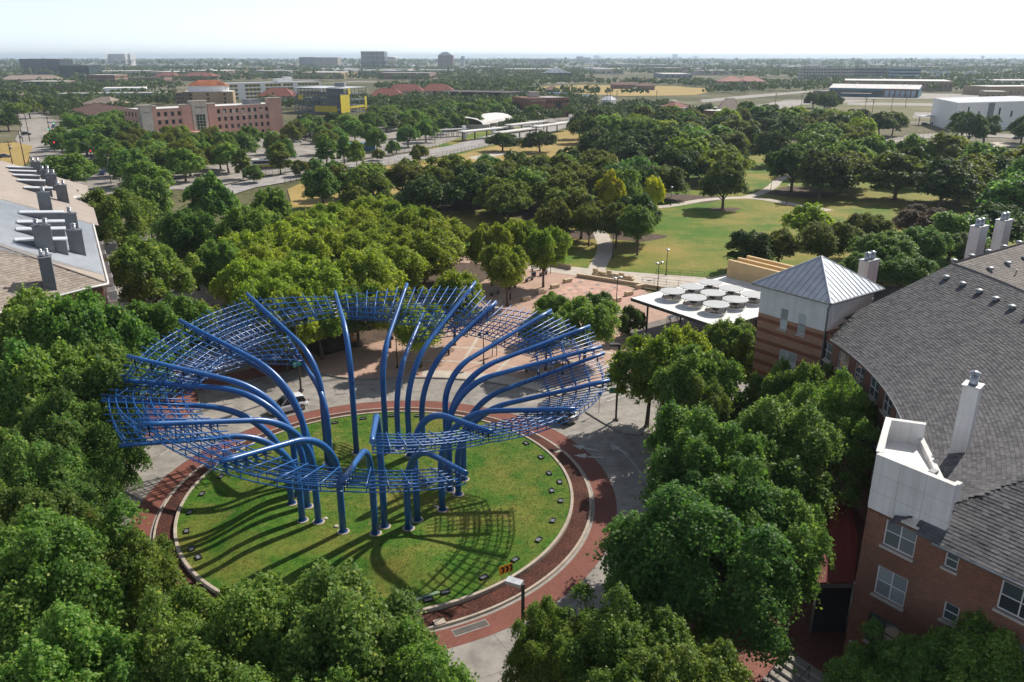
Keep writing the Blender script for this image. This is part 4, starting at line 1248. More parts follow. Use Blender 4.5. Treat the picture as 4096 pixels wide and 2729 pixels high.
def shingles(parent, tabs, m, single=0, thick=0.035):
    """tabs: list of (lower-left, lower-right, upper-right, upper-left); the nearest become objects of their own"""
    cam_p = Vector((0, 0, CAM_H))
    order = sorted(range(len(tabs)), key=lambda i: (tabs[i][0] - cam_p).length) if single else []
    own = set()
    for i in order:
        if len(own) >= single: break
        own.add(i)
    rg = np.random.default_rng(len(tabs))
    vs, fs, tn = [], [], []
    unit = None
    for i, (a, b_, c_, d_) in enumerate(tabs):
        n = (b_ - a).cross(d_ - a).normalized()
        if n.z < 0: n = -n
        if i in own:
            if unit is None:
                q = MB(); q.add([(0, 0, 1), (1, 0, 1), (1, 1, .25), (0, 1, .25), (0, 0, 0), (1, 0, 0)], [(0, 1, 2, 3), (4, 5, 1, 0), (4, 0, 3), (5, 2, 1)])
                unit = q.mesh('shingle', m)
            x, y = b_ - a, d_ - a
            o = inst('shingle', unit, parent)
            mt = Matrix(((x.x, y.x, n.x * thick, a.x), (x.y, y.y, n.y * thick, a.y), (x.z, y.z, n.z * thick, a.z), (0, 0, 0, 1)))
            o.matrix_local = mt
            continue
        k = len(vs); t = n * thick * rg.uniform(.7, 1.3)
        vs += [a + t, b_ + t, c_ + t * .25, d_ + t * .25, a, b_]
        fs += [(k, k + 1, k + 2, k + 3), (k + 4, k + 5, k + 1, k), (k + 4, k, k + 3), (k + 5, k + 2, k + 1)]
        tn += [rg.uniform()] * 6
    if vs:
        me = bpy.data.meshes.new('shingles'); me.from_pydata([tuple(v) for v in vs], [], fs)
        at = me.attributes.new('tint', 'FLOAT', 'POINT'); at.data.foreach_set('value', np.array(tn, np.float32))
        me.materials.append(m)
        o = bpy.data.objects.new('shingles', me); COL.objects.link(o); o.parent = parent; o['kind'] = 'stuff'

def plane_tabs(O, ax, up, L0, L1, H, ex=0.26, tw=0.36, keep=None, seed=1):
    """rows of tabs on a plane: O eave origin, ax along the eave, up = up-slope unit vector"""
    rg = random.Random(seed); out = []
    nrow = int(H / ex)
    for i in range(nrow):
        x = L0 - rg.uniform(0, tw)
        while x < L1:
            w = tw * rg.uniform(.8, 1.2)
            a = O + ax * x + up * (i * ex); b_ = O + ax * (x + w - .012) + up * (i * ex)
            c_ = b_ + up * (ex * 1.12); d_ = a + up * (ex * 1.12)
            x += w
            if keep is None or keep((a + c_) / 2): out.append((a, b_, c_, d_))
    return out

def flue(parent, x, y, z, r=0.28, h=0.75, name='flue'):
    b = MB(); b.lathe([(r * 1.15, 0), (r, .12), (r, h)], (0, 0, 0), 14); b.lathe([(r * 1.35, h + .1), (r * 1.3, h + .14), (.01, h + .26)], (0, 0, 0), 14)
    b.lathe([(r * .2, h), (r * .2, h + .12)], (0, 0, 0), 6)
    return b.build(name, M['cap'], parent, (x, y, z))

def chimney(parent, p, w, d, z0, z1, rz, m, nf=2, capm=None):
    """rendered chimney stack with a slab cap and flues"""
    b = MB(); b.box((0, 0, (z0 + z1) / 2), (w, d, z1 - z0))
    o = b.build('chimney', m, parent, (p[0], p[1], 0), rz)
    c = MB(); c.box((0, 0, z1 + .045), (w + .14, d + .14, .09)); c.build('chimney_cap', capm or M['cap'], o)
    for i in range(nf): flue(o, (i - (nf - 1) / 2) * w * .48, 0, z1 + .09, min(w / nf, d) * .27, .62)
    return o

# ------------------------------------------------------------------ curved brick building on the right
FD = -U                                             # along the street facade
RE, ZE, SL = 40.9, 13.0, 0.45
A_ = Vector((20.4, 39.8, 0))
def pol(a, r, z=0.0): return Vector((C0.x + r * math.cos(R(a)), C0.y + r * math.sin(R(a)), z))
bld = empty('brick_building', (0, 0, 0), label='red brick apartment building with concave grey shingle roof facing the lawn', cat='building')
# street facade
fo = [(1.15, 2.95, 10.9, 12.75), (1.15, 2.95, 7.6, 9.5), (1.15, 3.05, 4.3, 6.3), (5.0, 5.8, 8.3, 9.4), (5.0, 5.8, 5.0, 6.1), (4.55, 5.25, 11.4, 12.4), (8.2, 10.4, 7.4, 9.2), (7.4, 9.4, 10.5, 12.2), (13, 15, 7.4, 9.2), (13, 15, 10.5, 12.2), (8.2, 10.4, 4.0, 5.9)]
mb = MB(); wall_panel(mb, A_, FD, 34, 0, 12.75, fo); wall_panel(mb, A_ + FD * 4.4, FD, 29.6, 12.75, 13.42)
mb.build('wall', M['brick'], bld)
for i, (a, b_, c_, d_) in enumerate(fo):
    dark = i == 2
    window(bld, A_, FD, a, c_, b_ - a, d_ - c_, 1 if b_ - a < 1.2 else 2, 2, fmat='frame_dark' if dark else 'frame_white', gmat='glass_curtain' if i in (0, 1, 6, 8, 9) else 'glass')
# side wall turning into the circle, and the curved wall
mb = MB()
B_ = Vector((23.1, 44.6, 0))
sx = (B_ - A_).normalized(); Ls = (B_ - A_).length
wall_panel(mb, B_, -sx, Ls, 0, 12.75)
mb.build('wall', M['brick'], bld)
mb = MB(); prev = B_
cw = []
for k in range(9):
    a0, a1 = -26.0 + k * 4.2, -26.0 + (k + 1) * 4.2
    p0, p1 = pol(a0, RE + .75), pol(a1, RE + .75)
    ax = (p0 - p1).normalized(); Lw = (p1 - p0).length
    ops = [(0.55, 2.45, z, z + 1.7) for z in (10.4, 7.2, 4.0)]
    wall_panel(mb, p1, ax, Lw, 0, ZE - .02, ops)
    cw.append((p1, ax, ops))
wall_panel(mb, pol(-26, RE + .75), (B_ - pol(-26, RE + .75)).normalized(), (B_ - pol(-26, RE + .75)).length, 0, 12.7)
curved = mb.build('curved_wall', M['brick'], bld)
for p1, ax, ops in cw:
    for (a, b_, c_, d_) in ops: window(bld, p1, ax, a, c_, b_ - a, d_ - c_, 2, 2)
# white corner tower: parapet with sloping flat roof behind
wn_ = Vector((FD.y, -FD.x, 0))
D_ = A_ + FD * 4.35
pr = [A_ - wn_ * 0.0, D_]
mb = MB()
ow = [(1.15, 2.95, 12.2 - .0, 12.755)]
t_ = 0.28
def slab(m_, p, q, z0, z1, th, n):
    a, b_ = Vector(p), Vector(q); n = Vector(n) * th
    m_.prism([a, b_, b_ + n, a + n] if (b_ - a).cross(n).z > 0 else [b_, a, a + n, b_ + n], z0, z1)
inn = -wn_
slab(mb, A_ + wn_ * .05, D_ + wn_ * .05, 12.76, 16.1, t_, inn)
side_n = Vector((-sx.y, sx.x, 0)); side_in = -side_n if side_n.dot(FD) < 0 else side_n
slab(mb, A_ + sx * .24 - side_in * .05, B_ - side_in * .05, 12.77, 16.09, t_, side_in)
E_ = Vector((25.1, 43.8, 0))
slab(mb, B_ + side_in * .24, E_, 13.2, 16.08, t_, -sx)
de_ = (E_ - D_).normalized(); slab(mb, D_ + inn * .25, E_ - sx * .05, 12.9, 15.2, t_, Vector((-de_.y, de_.x, 0)))
slab(mb, D_ + inn * .25, D_ + inn * .75, 15.0, 16.07, t_, -FD)
par = mb.build('parapet', M['stucco'], bld)
c = MB()
slab(c, A_ + wn_ * .09, D_ + wn_ * .09, 16.1, 16.16, t_ + .08, inn); slab(c, A_ + sx * .3 - side_in * .09, B_ - side_in * .09, 16.1, 16.155, t_ + .08, side_in)
slab(c, B_ + side_in * .26, E_, 16.1, 16.15, t_ + .06, -sx)
c.build('coping', M['stucco'], par)
rf = MB(); rf.poly([(A_ + inn * .25 + sx * .2).to_tuple()[:2] + (15.1,), (D_ + inn * .25).to_tuple()[:2] + (15.1,), (E_ - sx * .2).to_tuple()[:2] + (14.7,), (B_ - sx * .25).to_tuple()[:2] + (14.7,)])
rf.build('flat_roof', M['membrane'], par)
# panel joints and metal flashing
jt = MB()
for x in (1.45, 2.9): jt.bar(A_ + FD * x + wn_ * .052 + Vector((0, 0, 12.8)), A_ + FD * x + wn_ * .052 + Vector((0, 0, 16.05)), .02, .012)
for z in (13.9, 15.0): jt.bar(A_ + FD * .02 + wn_ * .052 + Vector((0, 0, z)), D_ + wn_ * .052 + Vector((0, 0, z)), .012, .02)
jt.build('panel_joint', M['sill'], par)
sc_ = MB(); q_ = (A_ + D_) / 2 + inn * 2.2; sc_.box((q_.x, q_.y, 15.2), (.5, .35, .3), UANG); sc_.build('roof_scupper', M['pipe'], par)
# dentil course under the white
dt = MB()
for i in range(30): dt.bar(A_ + FD * (.08 + i * .145) + wn_ * .05 + Vector((0, 0, 12.66)), A_ + FD * (.15 + i * .145) + wn_ * .05 + Vector((0, 0, 12.66)), .1, .14)
dt.build('dentil_course', M['brick'], bld)
# roof
F0 = A_ + FD * 4.2 + wn_ * 1.0
ZF0, SF = 13.05, 0.41
def zf(p): return ZF0 + SF * ((p.x - F0.x) * inn.x + (p.y - F0.y) * inn.y)
def zc_(p): return ZE + SL * (math.hypot(p.x - C0.x, p.y - C0.y) - RE)
RT_, ZT = 53.9, ZE + SL * 13.0
BLK = [A_ - wn_ * 0, D_, E_, B_]
def roof_tabs_cone():
    rg = random.Random(2); out = []
    ex = 0.25; cs = 1 / math.sqrt(1 + SL * SL)
    n = int((RT_ - RE) / (ex * cs))
    for i in range(n):
        r0 = RE + i * ex * cs; r1 = r0 + ex * cs * 1.12
        a = 10.7
        while a > -46:
            da = math.degrees(0.36 * rg.uniform(.8, 1.2) / r0)
            pm = pol(a - da / 2, r0 + .1)
            pm.z = zc_(pm)
            if zc_(pm) <= zf(pm) + .02 and (a < 7.4 + (r0 - RE) * 1.0):
                p = [pol(a - da + .015, r0), pol(a, r0), pol(a, r1), pol(a - da + .015, r1)]
                p = [Vector((q.x, q.y, zc_(q))) for q in p]
                ins = inpoly(pm.x, pm.y, BLK)
                if not ins: out.append((p[1], p[0], p[3], p[2]))
            a -= da
    return out
under = MB()
for i in range(26):
    for k in range(57):
        r0, r1 = RE + (RT_ - RE) * i / 26, RE + (RT_ - RE) * (i + 1) / 26
        a0, a1 = 10.7 - k, 9.7 - k
        q = [pol(a0, r0), pol(a1, r0), pol(a1, r1), pol(a0, r1)]
        if a0 > 8.4 + (r0 - RE): continue
        mid = (q[0] + q[2]) / 2
        if max(zf(p) for p in q) < ZF0: continue
        q = [p + inn * ((ZF0 - zf(p)) / SF) if zf(p) < ZF0 else p for p in q]
        if inpoly(mid.x, mid.y, BLK): continue
        if (mid - A_).dot(FD) < 3.3 and (mid - A_).dot(wn_) > -.4: continue
        under.poly([(p.x, p.y, min(zc_(p), zf(p)) - .02) for p in q][::-1])
rf = under.build('roof', M['under'], bld)
shingles(rf, roof_tabs_cone(), M['shingle'], 0)
upf = (inn + Vector((0, 0, SF))).normalized()
ft_ = plane_tabs(F0 + Vector((0, 0, ZF0)), FD, upf, -2.5, 24, 15, 0.25, 0.36, keep=lambda p: zf(p) < zc_(p) and ((p - A_).dot(FD) > 3.1 if (p - A_).dot(wn_) > .06 else ((p - A_).dot(FD) > 3.9 and not inpoly(p.x, p.y, BLK))), seed=4)
shingles(rf, ft_, M['shingle'], 300)
# ridge caps, gutter, back slope and the wing behind
g_ = MB(); g_.tube([pol(a, RE - .05, ZE - .06) for a in [-22 + i * 1.4 for i in range(22)]], .075, 6); g_.build('gutter', M['pipe'], rf)
g_ = MB(); g_.tube([F0 + Vector((0, 0, ZF0 - .06)) + wn_ * .05, F0 + FD * 26 + Vector((0, 0, ZF0 - .06)) + wn_ * .05], .075, 6); g_.build('gutter', M['cap'], rf)
g_ = MB(); g_.tube([A_ + FD * 11.2 + wn_ * .1 + Vector((0, 0, z)) for z in (0, 6, 12.7)], .06, 6); g_.build('downpipe', M['pipe'], bld)
bk = MB()
for k in range(50):
    a0, a1 = 10.7 - k, 9.7 - k
    bk.poly([pol(a0, RT_, ZT), pol(a0, RT_ + 11, ZT - 5), pol(a1, RT_ + 11, ZT - 5), pol(a1, RT_, ZT)][::-1])
bk.build('back_slope', M['shingle_brown'], rf)
cap_ = MB(); cap_.tube([pol(10.7 - k * 2, RT_, ZT + .0) for k in range(25)], .12, 5); cap_.build('ridge_cap', M['shingle'], rf)
AP = pol(10.7, RT_, ZT)
wing = MB()
for sg, wd_, dr_ in ((1, 11.5, 4.83), (-1, 3.0, 4.83)):
    e0, e1 = AP - U * sg * wd_ + Vector((0, 0, -dr_)), AP + V * 48 - U * sg * wd_ + Vector((0, 0, -dr_))
    q = [AP, AP + V * 48, e1, e0]
    wing.poly(q if (q[1] - q[0]).cross(q[2] - q[1]).z > 0 else q[::-1])
wg = wing.build('wing_roof', M['under'], bld)
ups = (U + Vector((0, 0, .42))).normalized()
e0 = AP - U * 11.5 + Vector((0, 0, -11.5 * .42))
shingles(wg, plane_tabs(e0, V, ups, 0, 40, 12.4, 0.28, 0.42, seed=8), M['shingle_brown'], 0)
g_ = MB(); g_.tube([AP + Vector((0, 0, .04)), AP + V * 46 + Vector((0, 0, .04))], .1, 5); g_.build('ridge_cap', M['shingle_brown'], wg)
# walls under wing (far side)
ww = MB(); ww.prism([AP + U * 2.8 , AP - U * 11, AP - U * 11 + V * 48, AP + U * 2.8 + V * 48], 0, ZT - 4.9); ww.build('wing_wall', M['brick'], bld)
# domed vents
vb = MB(); vb.lathe([(.34, .18), (.33, .25), (.24, .33), (.01, .37)], n=14); vb.lathe([(.22, 0), (.22, .18)], n=12); vme = vb.mesh('roof_vent', M['vent'])
for i in range(7):
    p = pol(8.6 - i * 2.55, RT_ - 2.0); inst('roof_vent', vme, rf, (p.x, p.y, zc_(p) + .02))
for i in range(6):
    p = AP + V * (3.5 + i * 3.6) - U * 1.9; inst('roof_vent', vme, wg, (p.x, p.y, ZT - 1.9 * .42))
    p = AP + V * (1.5 + i * 3.4) + U * .6; inst('roof_vent', vme, wg, (p.x, p.y, ZT - .6 * .42))
pv = MB(); pv.lathe([(.05, 0), (.05, .45), (.075, .45), (.075, .52)], n=8); pvm = pv.mesh('vent_pipe', M['cap'])
for (a, b_) in ((6, 3.2), (9, 3.0), (9.8, 3.1), (7, 5.4), (12, 4.5)):
    p = AP + V * a - U * b_; inst('vent_pipe', pvm, wg, (p.x, p.y, ZT - b_ * .42))
fl_ = AP + V * 14 - U * 3.0; flue(wg, fl_.x, fl_.y, ZT - 3 * .42, .55, 1.5)
# chimneys
cz = 15.5
for _ in range(25): cn = G(3838, 1800, cz); cz += .5 * (zc_(cn) - cz)
chimney(bld, (cn.x, cn.y), .88, .88, cz - .4, cz + 4.3, UANG + .2, M['stucco'], 1)
for px, pyb, pyt, Y in ((3478, 1143, 1040, 84.5), (3918, 1030, 905, 91), (4018, 985, 880, 97)):
    t0 = GY(px, pyt, Y); chimney(bld, (t0.x, t0.y), 2.0, 1.15, 13, t0.z, UANG, M['stucco'], 2)
# red awning, entry and steps by the corner
M['awning'] = mat('red_awning', (0.17, 0.014, 0.012), 0.75, var=0.12)
aw = empty('entry_awning', (0, 0, 0), label='dark red sloping awning roof against the curved brick wall', cat='awning')
aw0 = pol(-27.5, RE + .4); 
p = [G(3268, 2330, 4.4), G(3415, 2330, 4.4), G(3432, 2150, 5.6), G(3396, 1998, 6.2), G(3335, 1998, 6.0)]
b = MB(); b.poly(p); b.poly([q - Vector((0, 0, .12)) for q in p][::-1])
for i in range(len(p)): q0, q1 = p[i], p[(i + 1) % len(p)]; b.quad(q0 - Vector((0, 0, .12)), q1 - Vector((0, 0, .12)), q1, q0)
b.build('canvas', M['awning'], aw)
b = MB()
for q in (p[0], p[1]): b.tube([Vector((q.x + .1, q.y + .1, .1)), Vector((q.x + .1, q.y + .1, q.z - .1))], .09, 8)
b.bar(p[0] - Vector((0, 0, .25)), p[1] - Vector((0, 0, .25)), .12, .3); b.build('awning_frame', M['cap'], aw)
b = MB(); ins_ = Vector((.55, .9, 0)); b.prism([q + ins_ * .4 for q in ((p[0], p[1], p[3], p[4]) if (p[1] - p[0]).cross(p[3] - p[1]).z > 0 else (p[4], p[3], p[1], p[0]))], .1, 3.9); b.build('vestibule', M['glass_dark'], aw)
b = MB()
stp = empty('entry_steps', (0, 0, 0), label='grey stone steps with iron handrails beside the brick corner', cat='steps')
sp0 = G(3150, 2640, .3)
for i in range(5):
    q = MB(); q.box((0, 0, .08), (3.6, .6, .16)); 
    pp = A_ + wn_ * (.4) + sx * (-1.4) 
    o_ = A_ - sx * (0.2) + wn_ * (1.0 + .55 * (4 - i)) + FD * (-1.2)
    q.build('step', M['gutter'], stp, (o_.x, o_.y, .145 + .16 * i), math.atan2(FD.y, FD.x))
hr = MB()
for k in (-1.4, .2, 1.6):
    o_ = A_ - sx * .2 + FD * (-1.2 + k)
    a, b_ = o_ + wn_ * 3.5 + Vector((0, 0, .15)), o_ + wn_ * 1.7 + Vector((0, 0, .8))
    hr.tube([a, a + Vector((0, 0, .9)), b_ + Vector((0, 0, .9)), b_], .025, 6)
hr.build('handrail', M['black'], stp)
# shop sign with wall lamp
sg_ = empty('shop_sign', (0, 0, 0), label='white shop board with green LATIN lettering on the brick wall', cat='sign')
so = A_ + FD * .35 + wn_ * .12
b = MB(); b.box((2.2, 0, 2.95), (4.4, .12, 1.5)); b.build('board', M['stucco'], sg_, so, math.atan2(FD.y, FD.x))
M['green_ink'] = mat('green_ink', (0.10, 0.36, 0.05), 0.6, var=.03)
M['black_ink'] = mat('black_ink', (0.02, 0.02, 0.02), 0.6)
def text_obj(name, body, m, parent, loc, rot, size, font_scale=1.0, ext=0.004):
    cu = bpy.data.curves.new(name, 'FONT'); cu.body = body; cu.size = size; cu.extrude = ext
    tmp = bpy.data.objects.new(name, cu); COL.objects.link(tmp)
    dg = bpy.context.evaluated_depsgraph_get(); me = bpy.data.meshes.new_from_object(tmp.evaluated_get(dg))
    bpy.data.objects.remove(tmp)
    me.materials.clear(); me.materials.append(m)
    o = bpy.data.objects.new(name, me); COL.objects.link(o); o.parent = parent; o.location = loc; o.rotation_euler = rot
    return o
rzf = math.atan2(FD.y, FD.x)
tl = so + FD * 1.75 + wn_ * .07
text_obj('lettering', 'LATIN', M['green_ink'], sg_, (tl.x, tl.y, 3.05), (math.pi / 2, 0, rzf), .62)
text_obj('lettering', 'eat local', M['black_ink'], sg_, (tl.x, tl.y, 2.55), (math.pi / 2, 0, rzf), .42)
b = MB(); b.tube([so + FD * .9 + Vector((0, 0, 3.95)), so + FD * .9 + wn_ * .45 + Vector((0, 0, 4.05)), so + FD * .9 + wn_ * .6 + Vector((0, 0, 3.85))], .02, 6)
b.lathe([(.04, .12), (.17, 0)], so + FD * .9 + wn_ * .6 + Vector((0, 0, 3.72)), 12); b.build('sign_lamp', M['black'], sg_)

# ------------------------------------------------------------------ tower with pyramid metal roof
tw = empty('brick_tower', (0, 0, 0), label='banded brick stair tower with pale pyramid metal roof', cat='tower')
TL, TF, TR = Vector((23.8, 76.1, 0)), Vector((28.9, 69.2, 0)), Vector((36.0, 74.3, 0))
tc = (TL + TR) / 2
half, ZTE = 4.35, 16.0
hw = 3.75
def tp(a, b_): return tc + U * a + V * b_
tw_l, tw_f, tw_r, tw_b = tp(hw, -hw), tp(-hw, -hw), tp(-hw, hw), tp(hw, hw)
opl = [(2.55, 3.4, 12.0, 14.1), (4.55, 5.4, 12.0, 14.1), (2.9, 4.9, 7.9, 10.0), (2.9, 4.9, 4.2, 6.2)]
m1, m2 = MB(), MB()
wall_panel(m1, tw_l, -U, 2 * hw, 0, 13.0, [o if o[3] < 13 else (o[0], o[1], o[2], 13.0) for o in opl])
wall_panel(m2, tw_l, -U, 2 * hw, 13.0, 15.95, [(o[0], o[1], 13.0, o[3]) for o in opl if o[3] > 13])
wall_panel(m1, tw_f, V, 2 * hw, 0, 13.0); wall_panel(m2, tw_f, V, 2 * hw, 13.0, 15.95)
wall_panel(m1, tw_b, -V, 2 * hw, 0, 13.0); wall_panel(m2, tw_b, -V, 2 * hw, 13, 15.95)
wall_panel(m1, tw_r, U, 2 * hw, 0, 13.0); wall_panel(m2, tw_r, U, 2 * hw, 13, 15.95)
m1.build('brick_wall', M['brick_band'], tw); m2.build('stucco_wall', M['stucco'], tw)
window(tw, tw_l, -U, 2.55, 12.0, .85, 2.1, 1, 2, gmat='glass_pale'); window(tw, tw_l, -U, 4.55, 12.0, .85, 2.1, 1, 2, gmat='glass_pale')
window(tw, tw_l, -U, 2.9, 7.9, 2.0, 2.1, 2, 2, gmat='glass_pale'); window(tw, tw_l, -U, 2.9, 4.2, 2.0, 2.0, 2, 2)
st = MB()
for q0, q1 in ((tw_l, tw_f), (tw_f, tw_r)):
    d = (q1 - q0).normalized(); n = Vector((d.y, -d.x, 0))
    st.bar(q0 + n * .03 + Vector((0, 0, 14.9)), q1 + n * .03 + Vector((0, 0, 14.9)), .06, .09)
st.build('string_course', M['stucco'], tw)
py = MB()
cs4 = [tp(half, -half), tp(-half, -half), tp(-half, half), tp(half, half)]
apx = Vector((tc.x, tc.y, 18.95))
for i in range(4):
    a, b_ = cs4[i] + Vector((0, 0, ZTE)), cs4[(i + 1) % 4] + Vector((0, 0, ZTE))
    py.add([a, b_, apx], [(0, 1, 2)])
    py.quad(a - Vector((0, 0, .16)), b_ - Vector((0, 0, .16)), b_, a)
py.poly([(q.x, q.y, ZTE - .16) for q in cs4][::-1])
pyr = py.build('metal_roof', M['seam'], tw)
for i in range(4):
    a, b_ = cs4[i] + Vector((0, 0, ZTE)), cs4[(i + 1) % 4] + Vector((0, 0, ZTE))
    mid = (a + b_) / 2; upv = (apx - mid)
    q = MB(); q.bar(a, apx, .12, .07); q.build('hip_cap', M['seam'], pyr)
    n = 14
    for k in range(1, n):
        t = k / n; p0 = a.lerp(b_, t); f = 1 - abs(2 * t - 1)
        q = MB(); q.bar(p0 + Vector((0, 0, .02)), p0 + upv * f * .985 + Vector((0, 0, .02)), .035, .06); q.build('standing_seam', M['seam'], pyr)
    q = MB(); o_ = ((a + b_) / 2 - apx); o_.z = 0; o_.normalize()
    q.bar(a + o_ * .06 - Vector((0, 0, .1)), b_ + o_ * .06 - Vector((0, 0, .1)), .12, .13); q.build('gutter', M['pipe'], pyr)
dp = MB(); cnr = tw_f + (-U - V) * .04
dp.tube([cs4[1] + Vector((0, 0, ZTE - .2)) + (U + V) * .1, cnr + Vector((0, 0, 15.3)), cnr + Vector((0, 0, 0.2))], .08, 8); dp.build('downpipe', M['pipe'], tw)
# ------------------------------------------------------------------ buildings on the left
M['stack'] = mat('grey_stack', (0.15, 0.16, 0.175), 0.85, var=0.08, scale=2, bump=0.1)
M['rib'] = mat('ribbed_metal', (0.60, 0.63, 0.66), 0.5, metal=0.0, var=0.06, scale=0.4)
ZL, RLB = 13.0, 41.9
K_ = UV(32.4, -13.4)
K_ = Vector((-46.0, 87.2, 0))
UL = Vector((-0.479, 0.878, 0)); mV = Vector((-0.878, -0.479, 0)); RZL = math.atan2(-mV.y, -mV.x)
def zsd(p): return ZL + .42 * ((p.x - K_.x) * mV.x + (p.y - K_.y) * mV.y)
def zcl(p): return ZL + .42 * (math.hypot(p.x - C0.x, p.y - C0.y) - RLB)
def on_roof(px, py, fn, z=15.0):
    for _ in range(30):
        p = G(px, py, z); z = z + .5 * (fn(p) - z)
    p.z = z
    return p
lp = lambda x, y: (x * .4464, 550 + y * .4464)
lb = empty('left_apartment_building', (0, 0, 0), label='brick apartment building with beige slate and white metal roofs at the left edge', cat='building')
lb.name = 'apartment_building'
mb = MB()
for k in range(10):
    p0, p1 = pol(144.6 + k * 4, RLB + .6), pol(148.6 + k * 4, RLB + .6)
    ax = (p1 - p0).normalized()
    # outward faces the circle
    wall_panel(mb, p1, -ax, (p1 - p0).length, 0, ZL - .1, [(1.0, 2.2, z, z + 1.5) for z in (3.5, 6.7, 9.9)])
kk = K_ + mV * .6
wall_panel(mb, kk, UL, 38, 0, ZL - .1, [])
mb.build('wall', M['brick'], lb)
und = MB()
def tri_ok(p): return zcl(p) <= zsd(p)
for i in range(24):
    for k in range(36):
        r0, r1 = RLB + i * .75, RLB + (i + 1) * .75
        a0, a1 = 143.5 + k, 144.5 + k
        q = [pol(a0, r0), pol(a1, r0), pol(a1, r1), pol(a0, r1)]
        if min(zsd(p) for p in q) < ZL - .4: continue
        und.poly([(p.x, p.y, min(zcl(p), zsd(p)) - .03) for p in q])
rfl = und.build('roof', M['under'], lb)
tabs = []
rg_ = random.Random(9)
for i in range(40):
    r0 = RLB + i * .40; r1 = r0 + .45
    a = 143.5
    while a < 176:
        da = math.degrees(.5 * rg_.uniform(.85, 1.15) / r0)
        pm = pol(a + da / 2, r0 + .2)
        if tri_ok(pm):
            p = [Vector((q.x, q.y, zcl(q))) for q in (pol(a, r0), pol(a + da - .015, r0), pol(a + da - .015, r1), pol(a, r1))]
            tabs.append(tuple(p))
        a += da
shingles(rfl, tabs, M['slate_beige'], 0, 0.05)
# street side: beige strip along the hip, then ribbed metal
SLL = 12.5
hipK = K_
sd = MB()
def sidep(t, d): p = K_ + UL * t + mV * d; return Vector((p.x, p.y, zsd(p)))
def hip_t(d):
    # where the cone is as high as the side slope at distance d
    lo, hi = -30.0, 40.0
    for _ in range(40):
        m_ = (lo + hi) / 2; p = K_ + UL * m_ + mV * d
        if zcl(p) < zsd(p): lo = m_
        else: hi = m_
    return lo
hs_ = [(d, hip_t(d)) for d in [i * SLL / 16 for i in range(17)]]
st_ = MB()
for (d0, t0), (d1, t1) in zip(hs_[:-1], hs_[1:]):
    e0, e1 = t0 + 1.2 + (SLL - d0) * .22, t1 + 1.2 + (SLL - d1) * .22
    st_.quad(sidep(t0, d0), sidep(e0, d0), sidep(e1, d1), sidep(t1, d1))
    sd.quad(sidep(e0, d0), sidep(38, d0), sidep(38, d1), sidep(e1, d1))
st_.build('hip_strip', M['slate_beige'], rfl)
met = sd.build('metal_roof', M['rib'], lb)
q = MB(); q.bar((0, 0, 0), (0, 1, 0), .05, .06); qm = q.mesh('rib', M['rib'])
upv = (sidep(0, SLL) - sidep(0, 0)); 
for i in range(92):
    t = 3.8 + i * .37
    d0 = 0.0
    for d in [j * .5 for j in range(25)]:
        if hip_t(d) + 1.3 + (SLL - d) * .22 < t: d0 = d; break
    L0 = SLL - d0
    if t > 38: break
    o = inst('rib', qm, met, sidep(t, d0) + Vector((0, 0, .02)), (math.atan(.42), 0, math.atan2(mV.y, mV.x) - math.pi / 2), (1, L0 * math.sqrt(1 + .42 ** 2), 1))
# far slope and gable end
bs_ = MB(); bs_.quad(sidep(-4, SLL), sidep(38, SLL), sidep(38, SLL) + mV * 13 - Vector((0, 0, 5.4)), sidep(-4, SLL) + mV * 13 - Vector((0, 0, 5.4))); bs_.build('far_slope', M['slate_beige'], rfl)
ge = MB(); ge.poly([sidep(38, 0), sidep(38, SLL), sidep(38, SLL) + mV * 13 - Vector((0, 0, 5.4)), (sidep(38, SLL) + mV * 13) * 1.0 - Vector((0, 0, 18.2)), sidep(38, 0) - Vector((0, 0, 13))]); ge.build('gable_wall', M['stucco'], lb)
hb = MB(); hb.tube([sidep(t, d) + Vector((0, 0, .03)) for d, t in hs_], .14, 6); hb.build('hip_cap', M['slate_beige'], rfl)
gt = MB(); gt.bar(sidep(-.3, -.25), sidep(38, -.25), .2, .22); gt.build('gutter', M['stucco'], met)
gt = MB(); gt.tube([pol(144.2 + k * 3, RLB - .1, ZL - .1) for k in range(11)], .13, 6); gt.build('gutter', M['stucco'], rfl)
# balconies along the street side
for i in range(5):
    for z in (4.2, 7.4, 10.4):
        p = K_ + UL * (3 + i * 7) - mV * .5
        b = MB(); b.box((0, 0, 0), (2.2, 1.0, .12)); 
        for x in (-1.05, 1.05): b.box((x, 0, .5), (.05, .95, 1.0))
        b.box((0, -.47, .98), (2.2, .05, .06)); b.box((0, -.47, .5), (2.2, .03, .04))
        b.build('balcony', M['frame_white'], lb, (p.x, p.y, z), math.atan2(UL.y, UL.x) )
# stacks
def stack(par, px, py, top, w, d, fn, nf=2):
    p = on_roof(*lp(px, py), fn)
    chimney(par, (p.x, p.y), w, d, p.z - .8, p.z + top, RZL, M['stack'], nf, M['stack'])
    return p
stack(lb, 450, 1330, 3.2, 1.2, 1.6, zcl)
stack(lb, 410, 1010, 2.9, 1.9, 1.0, zsd)
stack(lb, 700, 1040, 2.9, 1.7, 1.0, zsd, 1)
stack(lb, 655, 850, 2.6, 1.6, 1.0, zsd, 1)
stack(lb, 415, 650, 2.6, 1.7, 1.0, zsd, 1)
